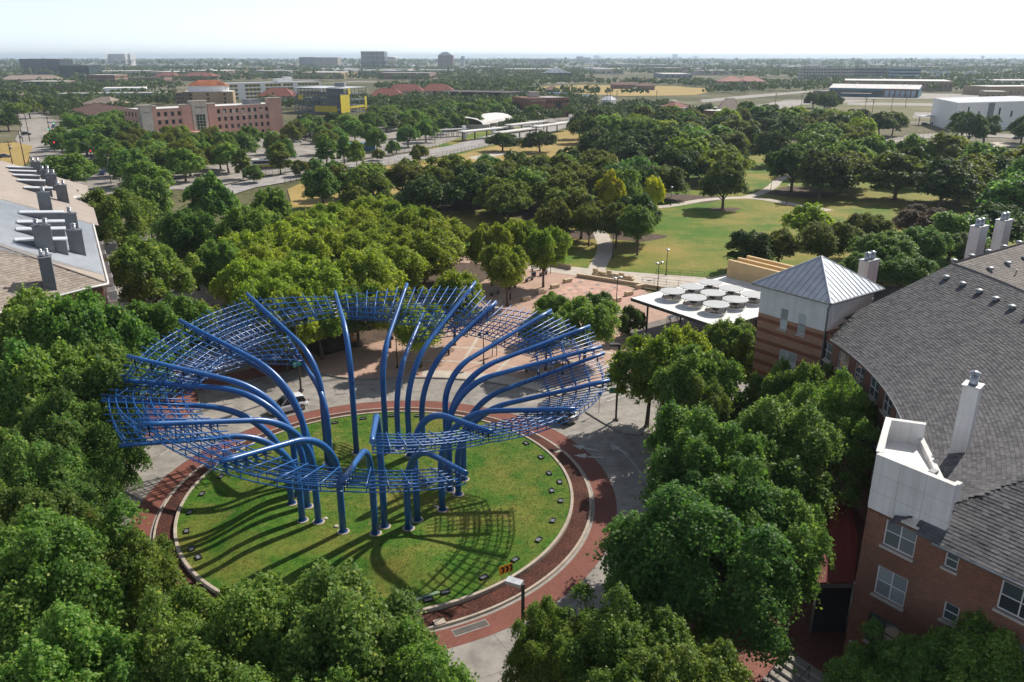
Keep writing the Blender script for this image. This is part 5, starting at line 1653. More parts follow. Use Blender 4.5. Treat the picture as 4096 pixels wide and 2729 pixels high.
# shed dormers
def dormer(par, px, py, fn, L=5.2, w=1.5, h=1.9, m=None):
    p = on_roof(*lp(px, py), fn)
    b = MB()
    f = p; bk_ = p + mV * L
    n = UL * (w / 2)
    zt = p.z + h
    pts = [f - n, f + n, bk_ + n, bk_ - n]
    vs = [(q.x, q.y, fn(q) - .25) for q in pts] + [(f.x - n.x, f.y - n.y, zt), (f.x + n.x, f.y + n.y, zt), (bk_.x + n.x, bk_.y + n.y, fn(bk_) + .15), (bk_.x - n.x, bk_.y - n.y, fn(bk_) + .15)]
    b.add(vs, [(0, 1, 5, 4), (1, 2, 6, 5), (2, 3, 7, 6), (3, 0, 4, 7)][::1])
    o = b.build('dormer', M['stack'], par)
    r = MB(); r.add([Vector(vs[4]) - UL * .12 - mV * .2 + Vector((0, 0, .02)), Vector(vs[5]) + UL * .12 - mV * .2 + Vector((0, 0, .02)), Vector(vs[6]) + UL * .12 + Vector((0, 0, .02)), Vector(vs[7]) - UL * .12 + Vector((0, 0, .02)),
                    Vector(vs[4]) - UL * .12 - mV * .2 + Vector((0, 0, .14)), Vector(vs[5]) + UL * .12 - mV * .2 + Vector((0, 0, .14)), Vector(vs[6]) + UL * .12 + Vector((0, 0, .14)), Vector(vs[7]) - UL * .12 + Vector((0, 0, .14))],
                   [(4, 5, 6, 7), (0, 1, 5, 4), (1, 2, 6, 5), (3, 0, 4, 7)]); r.build('dormer_roof', m or M['rib'], o)
for x, y in ((615, 1050), (600, 950), (590, 880), (585, 790)): dormer(lb, x, y, zsd)
# second house up the street
lb2 = empty('apartment_building', (0, 0, 0), label='further apartment building with plain beige roof and a row of grey stacks', cat='building')
K2 = K_ + UL * 43 - mV * .5
def zs2(p): return 12.2 + .42 * ((p.x - K2.x) * mV.x + (p.y - K2.y) * mV.y)
def s2(t, d): p = K2 + UL * t + mV * d; return Vector((p.x, p.y, zs2(p)))
b = MB(); b.quad(s2(-1, -.5), s2(46, -.5), s2(46, 14), s2(-1, 14)); b.quad(s2(-1, 14), s2(46, 14), s2(46, 14) + mV * 13 - Vector((0, 0, 5.5)), s2(-1, 14) + mV * 13 - Vector((0, 0, 5.5)))
r2 = b.build('roof', mat('beige_shingle_roof', (0.36, 0.31, 0.27), 0.9, var=.1, scale=3, bump=.3, bscale=8), lb2)
b = MB(); b.poly([s2(-.6, 0) + Vector((0, 0, -.1)), s2(-.6, 14) + Vector((0, 0, -.1)), s2(-.6, 14) + mV * 13 - Vector((0, 0, 5.6)), s2(-.6, 14) + mV * 13 - Vector((0, 0, 17)), s2(-.6, 0) - Vector((0, 0, 12.2))]); b.build('gable_wall', M['stucco'], lb2)
b = MB(); wall_panel(b, K2, UL, 45, 0, 12.1); b.build('wall', M['stucco'], lb2)
for x, y, n_ in ((570, 575, 2), (480, 470, 2), (430, 430, 2), (340, 350, 2)): stack(lb2, x, y, 2.7, 1.7, 1.0, zs2, n_)
for x, y in ((475, 530), (410, 462), (365, 415), (330, 375), (300, 340)): dormer(lb2, x, y, zs2, 4, 1.6, 1.4)
b = MB(); b.box((0, 0, 6.6), (3.4, 3.0, 13.2)); q0_ = G(284, 812, 12.2); b.build('stair_block', M['stucco'], lb2, (q0_.x, q0_.y, 0), RZL)

# ------------------------------------------------------------------ pavilion
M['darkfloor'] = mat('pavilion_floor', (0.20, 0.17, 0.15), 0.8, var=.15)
M['steel'] = mat('dark_steel', (0.05, 0.052, 0.055), 0.5, var=.15)
M['yellowbrick'] = brickmat('buff_block', (0.60, 0.43, 0.22), (0.66, 0.49, 0.26), (0.46, 0.33, 0.18), 0.5, 0.22, 0.012, var=.08)
M['disc'] = mat('disc_white', (0.45, 0.47, 0.47), 0.6, var=.05)
pvn = empty('pavilion', (0, 0, 0), label='open pavilion with flat white roof and nine round skylight hoods', cat='pavilion')
PO = Vector((16.8, 107.9, 0))
ZR = 5.05
def PL(v, w, z=ZR): p = PO + V * v - U * w; return Vector((p.x, p.y, z))
cell, v0, w0, hr_ = 3.9, 2.35, 1.8, 1.38
b = MB()
def up4(*q): b.poly(q if (Vector(q[1]) - Vector(q[0])).cross(Vector(q[2]) - Vector(q[1])).z > 0 else q[::-1])
v1, w1 = v0 + 3 * cell, w0 + 3 * cell
VM, WM = 27.0, 16.0
up4(PL(0, 0), PL(VM, 0), PL(VM, w0), PL(0, w0)); up4(PL(0, w1), PL(VM, w1), PL(VM, WM), PL(0, WM))
up4(PL(0, w0), PL(v0, w0), PL(v0, w1), PL(0, w1)); up4(PL(v1, w0), PL(VM, w0), PL(VM, w1), PL(v1, w1))
holes = []
for i in range(3):
    for j in range(3):
        cv, cw_ = v0 + (i + .5) * cell, w0 + (j + .5) * cell
        holes.append((cv, cw_))
        n = 32
        for k in range(n):
            def sq(t):
                c_, s_ = math.cos(t), math.sin(t); m_ = max(abs(c_), abs(s_)); return PL(cv + c_ / m_ * cell / 2, cw_ + s_ / m_ * cell / 2)
            def ci(t, z=ZR): return PL(cv + hr_ * math.cos(t), cw_ + hr_ * math.sin(t), z)
            t0, t1 = 2 * math.pi * k / n + math.pi / 4, 2 * math.pi * (k + 1) / n + math.pi / 4
            up4(sq(t0), sq(t1), ci(t1), ci(t0))
            b.poly([ci(t0, ZR + .25), ci(t1, ZR + .25), ci(t1, ZR - .4), ci(t0, ZR - .4)])
            o2 = lambda t, z: PL(cv + (hr_ + .07) * math.cos(t), cw_ + (hr_ + .07) * math.sin(t), z)
            b.poly([o2(t0, ZR), o2(t1, ZR), o2(t1, ZR + .25), o2(t0, ZR + .25)]); up4(o2(t0, ZR + .25), o2(t1, ZR + .25), ci(t1, ZR + .25), ci(t0, ZR + .25))
b.build('roof_deck', M['membrane'], pvn)
b = MB()
cor = [PL(0, 0), PL(VM, 0), PL(VM, WM), PL(0, WM)]
for i in range(4):
    a, c_ = cor[i], cor[(i + 1) % 4]
    b.bar(Vector((a.x, a.y, ZR - .22)), Vector((c_.x, c_.y, ZR - .22)), .16, .42)
b.poly([PL(0.1, .1, ZR - .42), PL(VM - .1, .1, ZR - .42), PL(VM - .1, 1.7, ZR - .42), PL(.1, 1.7, ZR - .42)])
b.poly([PL(0.1, w1 + .1, ZR - .42), PL(VM - .1, w1 + .1, ZR - .42), PL(VM - .1, WM - .1, ZR - .42), PL(.1, WM - .1, ZR - .42)])
b.build('fascia', M['steel'], pvn)
dm = MB(); dm.lathe([(.02, -.05), (1.72, -.04), (1.74, 0), (1.72, .03), (.02, .05)], n=36, smooth=False); dme = dm.mesh('skylight_hood', M['disc'])
pm_ = MB()
for k in range(4):
    a = math.pi / 4 + k * math.pi / 2
    pm_.tube([(hr_ * .98 * math.cos(a), hr_ * .98 * math.sin(a), -.85), (.9 * math.cos(a), .9 * math.sin(a), 0)], .05, 5)
pm_.box((0, 0, -.4), (.6, .6, .75)); pme = pm_.mesh('hood_strut', M['steel'])
for cv, cw_ in holes:
    p = PL(cv, cw_, ZR + 1.15)
    h_ = inst('skylight_hood', dme, pvn, p); inst('hood_strut', pme, h_, (0, 0, 0), (0, 0, UANG))
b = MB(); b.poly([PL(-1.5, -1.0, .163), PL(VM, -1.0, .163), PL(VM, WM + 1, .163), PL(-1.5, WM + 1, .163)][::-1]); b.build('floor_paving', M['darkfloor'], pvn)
for v in (2.0, 9, 16, 23):
    for w in (1.4, 14.6):
        q = MB(); q.tube([PL(v, w, .15), PL(v, w, ZR - .3)], .14, 10); q.build('post', M['steel'], pvn)
for k, (v, w) in enumerate(((20.4, 13.5), (22.6, 13.0), (24.8, 12.6))):
    q = MB(); c_ = PL(v, .8 + w / 2 - .6, 0); q.box((0, 0, 3.9 + .0), (.55, w, 7.6)); 
    q.build('screen_wall', M['yellowbrick'], pvn, (c_.x, c_.y, 0), UANG)
q = MB(); c_ = PL(17.5, 9, 0); q.box((0, 0, 1.2), (5, 7, 2.2)); q.build('bar_counter', mat('warm_counter', (0.35, 0.27, 0.19), .7), pvn, (c_.x, c_.y, .15), UANG)
b = MB(); b.box((0, 0, 1.05), (2.4, .75, .06)); 
for x in (-1.1, 1.1):
    for y in (-.3, .3): b.box((x, y, .52), (.06, .06, 1.0))
tbm = b.mesh('tabletop', M['frame_white'])
s_ = MB(); s_.lathe([(.19, .72), (.19, .76)], n=12, smooth=False)
for k in range(4): a = k * math.pi / 2 + .78; s_.bar((.13 * math.cos(a), .13 * math.sin(a), .72), (.2 * math.cos(a), .2 * math.sin(a), 0), .03)
s_.box((0, .17, .92), (.34, .03, .3)); stm = s_.mesh('bar_stool', M['frame_white'])
for k, (px, py, wd) in enumerate(((2905, 1385, 'nearest the tower'), (2690, 1290, 'under the front roof edge'), (2980, 1330, 'deep under the roof'))):
    p = G(px, py, .15); t = inst('bar_table', tbm, None, (p.x, p.y, .163), (0, 0, UANG + .2)); tag(t, 'long white bar table ' + wd + ' of the pavilion', 'table', 'bar tables')
    for j in (-1, 1):
        q_ = inst('bar_stool', stm, None, (p.x + j * .6, p.y - .75 + .2 * j, .163), (0, 0, UANG)); tag(q_, f'white bar stool at the {"left" if j < 0 else "right"} of the table {wd}', 'stool', 'bar stools')

# ------------------------------------------------------------------ plaza
M['limestone'] = mat('limestone', (0.62, 0.50, 0.34), 0.9, var=.12, scale=2.5, bump=.25, bscale=12)
M['padstone'] = brickmat('fountain_slabs', (0.47, 0.27, 0.21), (0.55, 0.36, 0.28), (0.36, 0.25, 0.2), 0.9, 0.9, 0.02, use='POS', uvrot=.5, var=.3, bump=.1)
Pp = lambda x, y: (1900 + x * .5102, 900 + y * .5102)
sheet('fountain_pad', M['padstone'], [G(*Pp(*q)) for q in ((785, 428), (1340, 520), (1110, 640), (620, 560))], 0.158)
gm = MB(); gm.box((0, 0, .012), (.75, .75, .024)); gm.lathe([(.08, .02), (.08, .1), (.03, .16)], n=8); gme = gm.mesh('fountain_grate', M['gutter'])
k = 0
for i in range(4):
    for j in range(4):
        a, b_ = G(*Pp(785, 428)).lerp(G(*Pp(1340, 520)), .12 + .25 * i), G(*Pp(620, 560)).lerp(G(*Pp(1110, 640)), .12 + .25 * i)
        p = a.lerp(b_, .12 + .25 * j); o = inst('fountain_jet', gme, None, (p.x, p.y, .16), (0, 0, .5)); tag(o, 'fountain jet grate in the reddish pad, %s row, %s along it' % (('back', 'second', 'third', 'front')[j], ('first', 'second', 'third', 'last')[i]), 'fountain jet', 'fountain jets')
def stone(px, py, w, d, h, rz, lab):
    p = G(*Pp(px, py)); b = MB(); bm = .05
    b.prism([(-w / 2, -d / 2), (w / 2, -d / 2), (w / 2, d / 2), (-w / 2, d / 2)], 0, h - bm)
    b.add([(-w / 2, -d / 2, h - bm), (w / 2, -d / 2, h - bm), (w / 2, d / 2, h - bm), (-w / 2, d / 2, h - bm), (-w / 2 + bm, -d / 2 + bm, h), (w / 2 - bm, -d / 2 + bm, h), (w / 2 - bm, d / 2 - bm, h), (-w / 2 + bm, d / 2 - bm, h)], [(4, 5, 6, 7), (0, 1, 5, 4), (1, 2, 6, 5), (2, 3, 7, 6), (3, 0, 4, 7)])
    o = b.build('stone_seat', M['limestone'], None, (p.x, p.y, .15), rz); tag(o, lab, 'stone block', 'limestone seat blocks')
stone(725, 455, 1.6, .6, .6, .6, 'limestone seat block by the upper left of the fountain pad')
stone(625, 500, 1.6, .6, .6, .6, 'limestone seat block left of the fountain pad')
stone(520, 545, 1.6, .6, .6, .6, 'limestone seat block half hidden by the young oak')
stone(400, 600, 1.6, .6, .6, .6, 'limestone seat block nearest the benches')
stone(1205, 560, 1.5, .6, .7, .6, 'limestone seat block right of the fountain pad')
stone(1290, 505, 1.5, .6, .7, .6, 'limestone seat block touching the long low wall')
stone(1110, 610, 1.5, .6, .7, .6, 'limestone seat block behind the double lamp post')
wl = empty('garden_wall', (0, 0, 0), label='long low limestone wall behind the fountain pad', cat='wall')
a, b_ = G(*Pp(800, 412)), G(*Pp(1465, 515)); d = (b_ - a)
for i in range(12):
    q = MB(); q.box((0, 0, .3), (d.length / 12 - .02, .5, .6)); c_ = a + d * ((i + .5) / 12); q.build('stone', M['limestone'], wl, (c_.x, c_.y, .15), math.atan2(d.y, d.x))
w2 = empty('terrace_wall', (0, 0, 0), label='stepped stack of limestone slabs behind the fountain', cat='wall')
rr_ = random.Random(4)
a, b_ = G(*Pp(930, 395)), G(*Pp(1240, 445)); d = b_ - a
for i in range(9):
    for j in range(2 if i % 3 else 3):
        q = MB(); q.box((0, 0, .2), (d.length / 9 * rr_.uniform(.85, .98), .9 - .2 * j, .38)); c_ = a + d * ((i + .5) / 9); q.build('stone', M['limestone'], w2, (c_.x + rr_.uniform(-.2, .2), c_.y + rr_.uniform(-.2, .2), .15 + .39 * j), math.atan2(d.y, d.x) + rr_.uniform(-.06, .06))
# railings
def railing(p0, p1, lab, h=1.05, m=None, post=2.0):
    e = empty('railing', (p0.x, p0.y, .15), 0, lab, 'railing')
    d = p1 - p0; d.z = 0; L = d.length; d.normalize(); n = max(1, int(L / post))
    b = MB()
    for z in (h, h * .55, .15): b.tube([(0, 0, z), d * L + Vector((0, 0, z))], .025, 5)
    b.build('rail', m or M['steel'], e)
    for i in range(n + 1):
        q = MB(); q.tube([(0, 0, 0), (0, 0, h)], .03, 6); q.build('post', m or M['steel'], e, d * (L * i / n))
railing(G(*Pp(440, 300)), G(*Pp(740, 362)), 'steel railing beside the pool walk behind the benches')
railing(G(*Pp(1420, 395)), G(*Pp(1795, 420)), 'thin dark railing along the lawn walk')
railing(G(*Pp(1310, 460)), G(*Pp(1690, 500)), 'thin dark railing above the long low wall')
pw = MB(); a, b_ = G(*Pp(440, 300)), G(*Pp(740, 362)); d = b_ - a; pw.box((0, 0, .45), (d.length, .25, .9)); c_ = (a + b_) / 2 + Vector((.3, .5, 0))
pw.build('pool_wall', M['limestone'], None, (c_.x, c_.y, .1), math.atan2(d.y, d.x), label='pale limestone pool wall behind the steel railing', cat='wall')
# benches
bs = MB()
for i in range(5): bs.box((0, -.2 + i * .1, .45), (1.8, .07, .03))
seat_m = bs.mesh('seat', mat('bench_steel', (0.20, 0.21, 0.21), .5, metal=.3))
bb = MB()
for i in range(4): bb.box((0, .27 + i * .025, .56 + i * .1), (1.8, .03, .07))
back_m = bb.mesh('backrest', MATS['bench_steel'])
bl = MB(); bl.box((0, 0, .22), (.06, .5, .44)); bl.box((0, .3, .6), (.06, .06, .5)); bl.box((0, -.05, .66), (.06, .55, .05)); leg_m = bl.mesh('leg', M['steel'])
def bench(px, py, rz, lab):
    p = G(px, py); e = empty('bench', (p.x, p.y, .156), rz, lab, 'bench', 'park benches')
    inst('seat', seat_m, e); inst('backrest', back_m, e); inst('leg', leg_m, e, (-.85, 0, 0)); inst('leg', leg_m, e, (.85, 0, 0))
bench(*Pp(155, 555), -2.2, 'slatted bench at the near end of the row under the elms')
bench(*Pp(290, 505), -2.2, 'slatted bench second in the row under the elms')
bench(*Pp(425, 445), -2.2, 'slatted bench third in the row under the elms')
bench(*Pp(535, 400), -2.2, 'slatted bench at the far end of the row under the elms')
bench(*Pp(480, 365), .5, 'slatted bench facing the pool walk')
bench(2250, 1458, 2.6, 'slatted bench on the plaza right of the columns')
bench(2130, 1500, 2.6, 'slatted bench behind the right lattice')
# planters / bins, posts, board
bn = MB(); bn.lathe([(.32, 0), (.38, .1), (.45, .7), (.5, .78), (.46, .8), (.4, .72)], n=16); bnm = bn.mesh('litter_bin', M['black'])
for px, py, lab in ((*Pp(350, 455), 'black round litter bin between the benches'), (*Pp(460, 412), 'black round litter bin at the far bench'), ):
    p = G(px, py); tag(inst('litter_bin', bnm, None, (p.x, p.y, .156)), lab, 'litter bin')
bo = MB(); bo.lathe([(.12, 0), (.12, .95), (.1, 1.05), (.01, 1.08)], n=12); bom = bo.mesh('bollard', M['black'])
for px, py, lab in ((*Pp(275, 592), 'black bollard in front of the bench row'), (1795, 1425, 'black bollard near the plaza edge')):
    p = G(px, py); tag(inst('bollard', bom, None, (p.x, p.y, .15)), lab, 'bollard')
def board(px, py, lab, w=1.2, h=1.0):
    p = G(px, py); e = empty('notice_board', (p.x, p.y, .15), .3, lab, 'notice board')
    b = MB(); b.box((0, 0, 1.7), (w, .08, h)); b.build('panel', M['stucco'], e)
    for x in (-w / 2 - .05, w / 2 + .05): b = MB(); b.box((x, 0, 1.1), (.08, .1, 2.2)); b.build('post', M['black'], e)
board(*Pp(565, 392), 'white notice board at the pool railing'); board(1978, 1428, 'tall notice board on the plaza behind the right columns', .5, 1.3)
# lamps
M['lamphead'] = mat('lamp_head', (0.55, 0.57, 0.58), .4, metal=.4)
def park_lamp(p, h, heads, lab, bell=False):
    e = empty('park_lamp', (p[0], p[1], .14), .6, lab, 'lamp post', 'pedestrian lamps')
    b = MB(); b.tube([(0, 0, 0), (0, 0, .5), (0, 0, h)], [.11, .075, .05], 8); b.lathe([(.17, 0), (.17, .1), (.1, .35)], n=10)
    for k in range(heads):
        if heads > 1: b.bar((0, 0, h - .3), ((-1) ** k * .55, 0, h - .2), .05)
    b.build('post', M['black'], e)
    for k in range(heads):
        x = 0 if heads == 1 else (-1) ** k * .55
        q = MB()
        if bell: q.lathe([(.05, .3), (.16, .2), (.2, 0), (.26, -.12)], (x, 0, h - .35), 12)
        else: q.lathe([(.06, -.32), (.14, -.28), (.14, -.06), (.4, 0), (.38, .05), (.05, .12)], (x, 0, h + .1), 14)
        q.build('lamp_head', M['black'] if bell else M['lamphead'], e)
for px, py, h, n_, bell, lab in ((*Pp(1077, 265), 4.6, 1, 0, 'single lamp on the curving park path'), (*Pp(1497, 400), 4.6, 1, 0, 'single lamp at the edge of the bright lawn'), (*Pp(1430, 515), 4.6, 2, 0, 'double lamp at the end of the long low wall'),
        (*Pp(1107, 645), 4.6, 2, 0, 'double lamp in front of the fountain pad'), (*Pp(2055, 352), 4.6, 2, 0, 'double lamp behind the pavilion walls'), (*Pp(2078, 980), 4.4, 2, 1, 'dark twin bell lamp beside the pavilion tables'),
        (2682, 825, 4.8, 1, 0, 'lamp on the far park path left of the lone oak'), (3145, 818, 4.8, 1, 0, 'lamp on the far park path right of the lone oak'), (1590, 1476, 4.4, 2, 1, 'dark lamp at the plaza kerb behind the tubes'), (1935, 1460, 4.4, 2, 1, 'dark lamp on the plaza between the right tubes'), (2250, 1500, 4.4, 2, 1, 'dark lamp behind the right lattice tips'),
        (3083, 760, 4.8, 1, 0, 'lamp at the park path fork'), (1148, 880, 4.6, 2, 1, 'dark lamp rising from the grove beside the dry field'), (3942, 840, 4.8, 1, 0, 'lamp on the turf above the right chimneys'), (2330, 905, 4.5, 1, 0, 'lamp under the trees on the park path')):
    p = G(px, py); park_lamp(p, h, n_, lab, bool(bell))
M['bronze'] = mat('bronze_pole', (0.085, 0.075, 0.065), .5, metal=.3, var=.15)
M['signgreen'] = mat('sign_green', (0.0, 0.30, 0.17), .5, var=.05)
M['signblue'] = mat('sign_blue', (0.02, 0.06, 0.30), .5, var=.05)
def street_lamp(p, h, head_dir, lab, sign=None, signz=3.2):
    e = empty('street_lamp', (p[0], p[1], .14), 0, lab, 'street lamp', 'tall street lamps')
    b = MB(); b.box((0, 0, h / 2), (.2, .2, h)); b.box((0, 0, .05), (.55, .55, .1)); b.build('pole', M['bronze'], e)
    hd = Vector((math.cos(head_dir), math.sin(head_dir), 0))
    q = MB(); q.box((hd.x * .55, hd.y * .55, h - .05), (.95, .52, .22), head_dir); q.build('lamp_head', M['lamphead'] if sign is None else M['bronze'], e)
    if sign:
        s = MB(); w, hh = 1.75, .62
        s.prism([(-w / 2, -.03), (w / 2, -.03), (w / 2, .03), (-w / 2, .03)], 0, .0) if False else None
        pts = [(-w / 2, 0), (w / 2 - .3, 0), (w / 2, hh / 2), (w / 2 - .3, hh), (-w / 2, hh)]
        rz = sign
        c_, s1 = math.cos(rz), math.sin(rz)
        f = lambda x, y, z: (x * c_ - y * s1, x * s1 + y * c_, z)
        s.poly([f(x, -.14, signz + z) for x, z in pts]); s.poly([f(x, -.11, signz + z) for x, z in pts][::-1])
        for i in range(5):
            (x0, z0), (x1, z1) = pts[i], pts[(i + 1) % 5]
            s.quad(f(x0, -.11, signz + z0), f(x1, -.11, signz + z1), f(x1, -.14, signz + z1), f(x0, -.14, signz + z0))
        sg = s.build('direction_sign', M['signgreen'], e)
        l1 = f(-w / 2 + .1, -.146, signz + .36); text_obj('lettering', 'Addison Circle', M['frame_white'], sg, l1, (math.pi / 2, 0, rz), .2)
        l2 = f(-w / 2 + .1, -.146, signz + .1); text_obj('lettering', 'Park', M['frame_white'], sg, l2, (math.pi / 2, 0, rz), .2)
    return e
sl = street_lamp(G(2463, 1685), 8.7, math.pi * 1.0, 'tall bronze street lamp with green arrow sign on the right corner', sign=.05)
b = MB(); b.lathe([(.33, -.02), (.33, .02)], n=20, smooth=False); pk = b.build('parking_disc', M['signblue'], sl, (-.15, -.15, 5.0)); pk.rotation_euler = (math.pi / 2, 0, 0)
text_obj('lettering', 'P', M['frame_white'], pk, (-.13, -.16, .024), (0, 0, 0), .46)
street_lamp(G(1205, 1568), 8.7, math.pi * .2, 'tall bronze street lamp with green sign behind the left tubes', sign=.9)
p = G(2092, 2350, 8.5); street_lamp(p, 8.6, math.pi * .86, 'tall bronze street lamp rising from the lower edge')
# chevron sign on the lawn
ce = empty('chevron_sign', (0, 0, 0), 0, 'orange sign with three black chevrons at the lawn edge', 'sign')
M['orange'] = mat('sign_orange', (0.85, 0.33, 0.01), .5, var=.04)
p0 = G(2028, 2312, .45); ce.location = (p0.x, p0.y, lawn_z(p0.x, p0.y)); ce.rotation_euler = (R(-12), 0, R(30))
b = MB(); b.box((0, 0, .75), (1.15, .03, .62)); b.build('panel', M['orange'], ce)
for k in range(3):
    b = MB(); x = -.42 + k * .36
    b.poly([(x, -.018, .5), (x + .17, -.018, .5), (x + .31, -.018, .75), (x + .17, -.018, 1.0), (x, -.018, 1.0), (x + .14, -.018, .75)]); b.build('chevron', M['black_ink'], ce)
for x in (-.4, .4): b = MB(); b.box((x, .03, .25), (.05, .03, .6)); b.build('post', M['cap'], ce)
# drain grate at the apron
ge_ = empty('drain_grate', (0, 0, 0), 0, 'slotted iron drain grate in the apron gutter', 'drain')
p = G(*Ap(600, 1430)); ge_.location = (p.x, p.y, 0.0); tg = Vector((p.x - C0.x, p.y - C0.y, 0)); ge_.rotation_euler = (0, 0, math.atan2(tg.y, tg.x) + math.pi / 2)
b = MB(); b.box((0, 0, .006), (2.6, .75, .012)); b.build('surround', M['gutter'], ge_)
for i in range(26): b = MB(); b.box((-1.2 + i * .096, 0, .02), (.045, .55, .018)); b.build('slot_bar', M['bronze'], ge_)
for px, py, lab in ((*Ap(405, 1392), 'pale square utility cover in the mulch at the lower rim'), (*Ap(1148, 322), 'square utility cover in the mulch at the right rim')):
    p = G(px, py, .2); b = MB(); b.box((0, 0, .03), (.8, .55, .08)); b.box((0, 0, .075), (.5, .3, .02)); b.build('utility_cover', M['kerb'], None, (p.x, p.y, .17), .4, label=lab, cat='utility cover')
# traffic barrel
def barrel(p, lab):
    e = empty('traffic_barrel', (p[0], p[1], .14), 0, lab, 'traffic barrel')
    b = MB(); b.lathe([(.36, 0), (.36, .06), (.28, .07), (.26, .5), (.22, 1.0), (.01, 1.02)], n=14); b.build('drum', M['orange'], e)
    for z in (.3, .65): b = MB(); b.lathe([(.283 - z * .04, z), (.276 - z * .04, z + .16)], n=14); b.build('stripe', M['frame_white'], e)
barrel(G(1413, 1368), 'orange and white traffic barrel at the back crossing')
for k, (x, y) in enumerate(((100, 650), (118, 650), (136, 650))): barrel(G(x, y), ['left', 'middle', 'right'][k] + ' of three orange barrels behind the far left roof')
b = MB(); b.tube([(0, 0, 0), (0, 0, 2.4)], .03, 6); p = G(2395, 1655); so_ = b.build('sign_post', M['black'], None, (p.x, p.y, .14), label='thin black sign post left of the arrow-sign lamp', cat='sign post')
b = MB(); b.box((0, -.03, 2.25), (.3, .02, .4)); b.build('plate', M['frame_dark'], so_)

# ------------------------------------------------------------------ cars
def carmat(name, c):
    m, nt, b = _new(name); b.inputs['Base Color'].default_value = rgba(c); b.inputs['Roughness'].default_value = .28; b.inputs['Coat Weight'].default_value = .7; b.inputs['Coat Roughness'].default_value = .06
    return m
CM = {k: carmat('car_' + k, c) for k, c in dict(white=(.72, .73, .73), black=(.012, .012, .014), grey=(.12, .125, .13), silver=(.42, .43, .44), red=(.35, .015, .012), blue=(.03, .08, .22)).items()}
M['tyre'] = mat('tyre', (0.015, 0.015, 0.015), .9); M['rim'] = mat('rim', (0.35, 0.36, 0.37), .35, metal=.8)
M['tail'] = mat('tail_lamp', (0.30, 0.008, 0.006), .25, var=.02); M['headlamp'] = mat('head_lamp', (0.7, 0.72, 0.74), .15, var=.02)
def loft(sections):
    """sections: (x, [(y,z)...] half ring from bottom centre to top centre); mirrored"""
    b = MB(); n = len(sections[0][1]); vs = []; m = 2 * n - 2
    for x, h in sections:
        ring = [(x, y, z) for y, z in h] + [(x, -y, z) for y, z in h[-2:0:-1]]
        vs += ring
    fs = []
    for i in range(len(sections) - 1):
        for k in range(m): fs.append((i * m + k, i * m + (k + 1) % m, (i + 1) * m + (k + 1) % m, (i + 1) * m + k))
    fs.append(tuple(range(m - 1, -1, -1))); fs.append(tuple((len(sections) - 1) * m + k for k in range(m)))
    b.add(vs, fs, True)
    return b
def body_sec(x, zb, zs, w): return (x, [(0, zb), (w * .86, zb), (w, zb + .12), (w * 1.0, (zb + zs) / 2), (w * .94, zs - .05), (w * .8, zs), (0, zs + .02)])
def car_meshes(kind):
    suv = kind == 'suv'
    hb = .98 if suv else .84; ht = 1.66 if suv else 1.42
    body = loft([body_sec(x, zb, zs, w) for x, zb, zs, w in ((-2.25, .42, .72, .70), (-2.15, .28, hb - .02, .84), (-1.4, .22, hb + .06, .91), (-.3, .2, hb + .03, .92), (.8, .2, hb, .92), (1.5, .22, hb - .09, .90), (2.05, .26, hb - .2, .84), (2.28, .4, .58, .68))])
    tx = (-2.05, -1.65, .15, .95) if suv else (-1.85, -1.0, .1, 1.05)
    cab = lambda x, z0, z1, w0, w1: (x, [(0, z0), (w0 * .98, z0), (w0, z0 + .02), ((w0 + w1) / 2, (z0 + z1) / 2), (w1, z1 - .05), (w1 * .88, z1), (0, z1 + .015)])
    gl = loft([cab(tx[0], hb - .05, hb + .1, .80, .74), cab(tx[1], hb - .05, ht - .06, .84, .66), cab((tx[1] + tx[2]) / 2, hb - .05, ht - .02, .86, .68), cab(tx[2], hb - .05, ht - .07, .86, .66), cab(tx[3], hb - .08, hb + .05, .82, .76)])
    roof = loft([(x, [(0, z - .03), (w * .9, z - .05), (w, z - .03), (w, z), (w * .93, z + .02), (w * .5, z + .035), (0, z + .04)]) for x, z, w in ((tx[1] - .12, ht - .09, .64), (tx[1] + .15, ht - .04, .68), ((tx[1] + tx[2]) / 2, ht - .005, .70), (tx[2] - .05, ht - .055, .68))])
    for s in (-1, 1):   # pillars
        for x0, x1 in ((tx[0] + .08, tx[1]), (tx[3] - .08, tx[2])): roof.bar((x0, s * .80, hb + .06), (x1, s * .67, ht - .06), .07, .07)
        roof.bar(((tx[1] + tx[2]) / 2, s * .875, hb), ((tx[1] + tx[2]) / 2, s * .69, ht - .04), .08, .05)
    return body, gl, roof
CAR = {}
for kd in ('sedan', 'suv'):
    bd, gl, rf_ = car_meshes(kd)
    CAR[kd] = (bd.mesh('body', CM['white']), gl.mesh('window_glass', M['glass_dark']), rf_.mesh('roof', CM['white']))
t = MB(); t.lathe([(.2, -.11), (.32, -.11), (.34, -.06), (.34, .06), (.32, .11), (.2, .11)], n=20); tym = t.mesh('wheel', M['tyre'])
t = MB(); t.lathe([(.01, .08), (.19, .1), (.21, .115)], n=16); rmm = t.mesh('rim', M['rim'])
t = MB(); t.box((0, 0, 0), (.12, .34, .13)); tlm = t.mesh('tail_lamp', M['tail']); hlm = t.mesh('headlight', M['headlamp'])
t = MB(); t.box((0, 0, 0), (.03, .5, .13)); plm = t.mesh('number_plate', M['frame_white'])
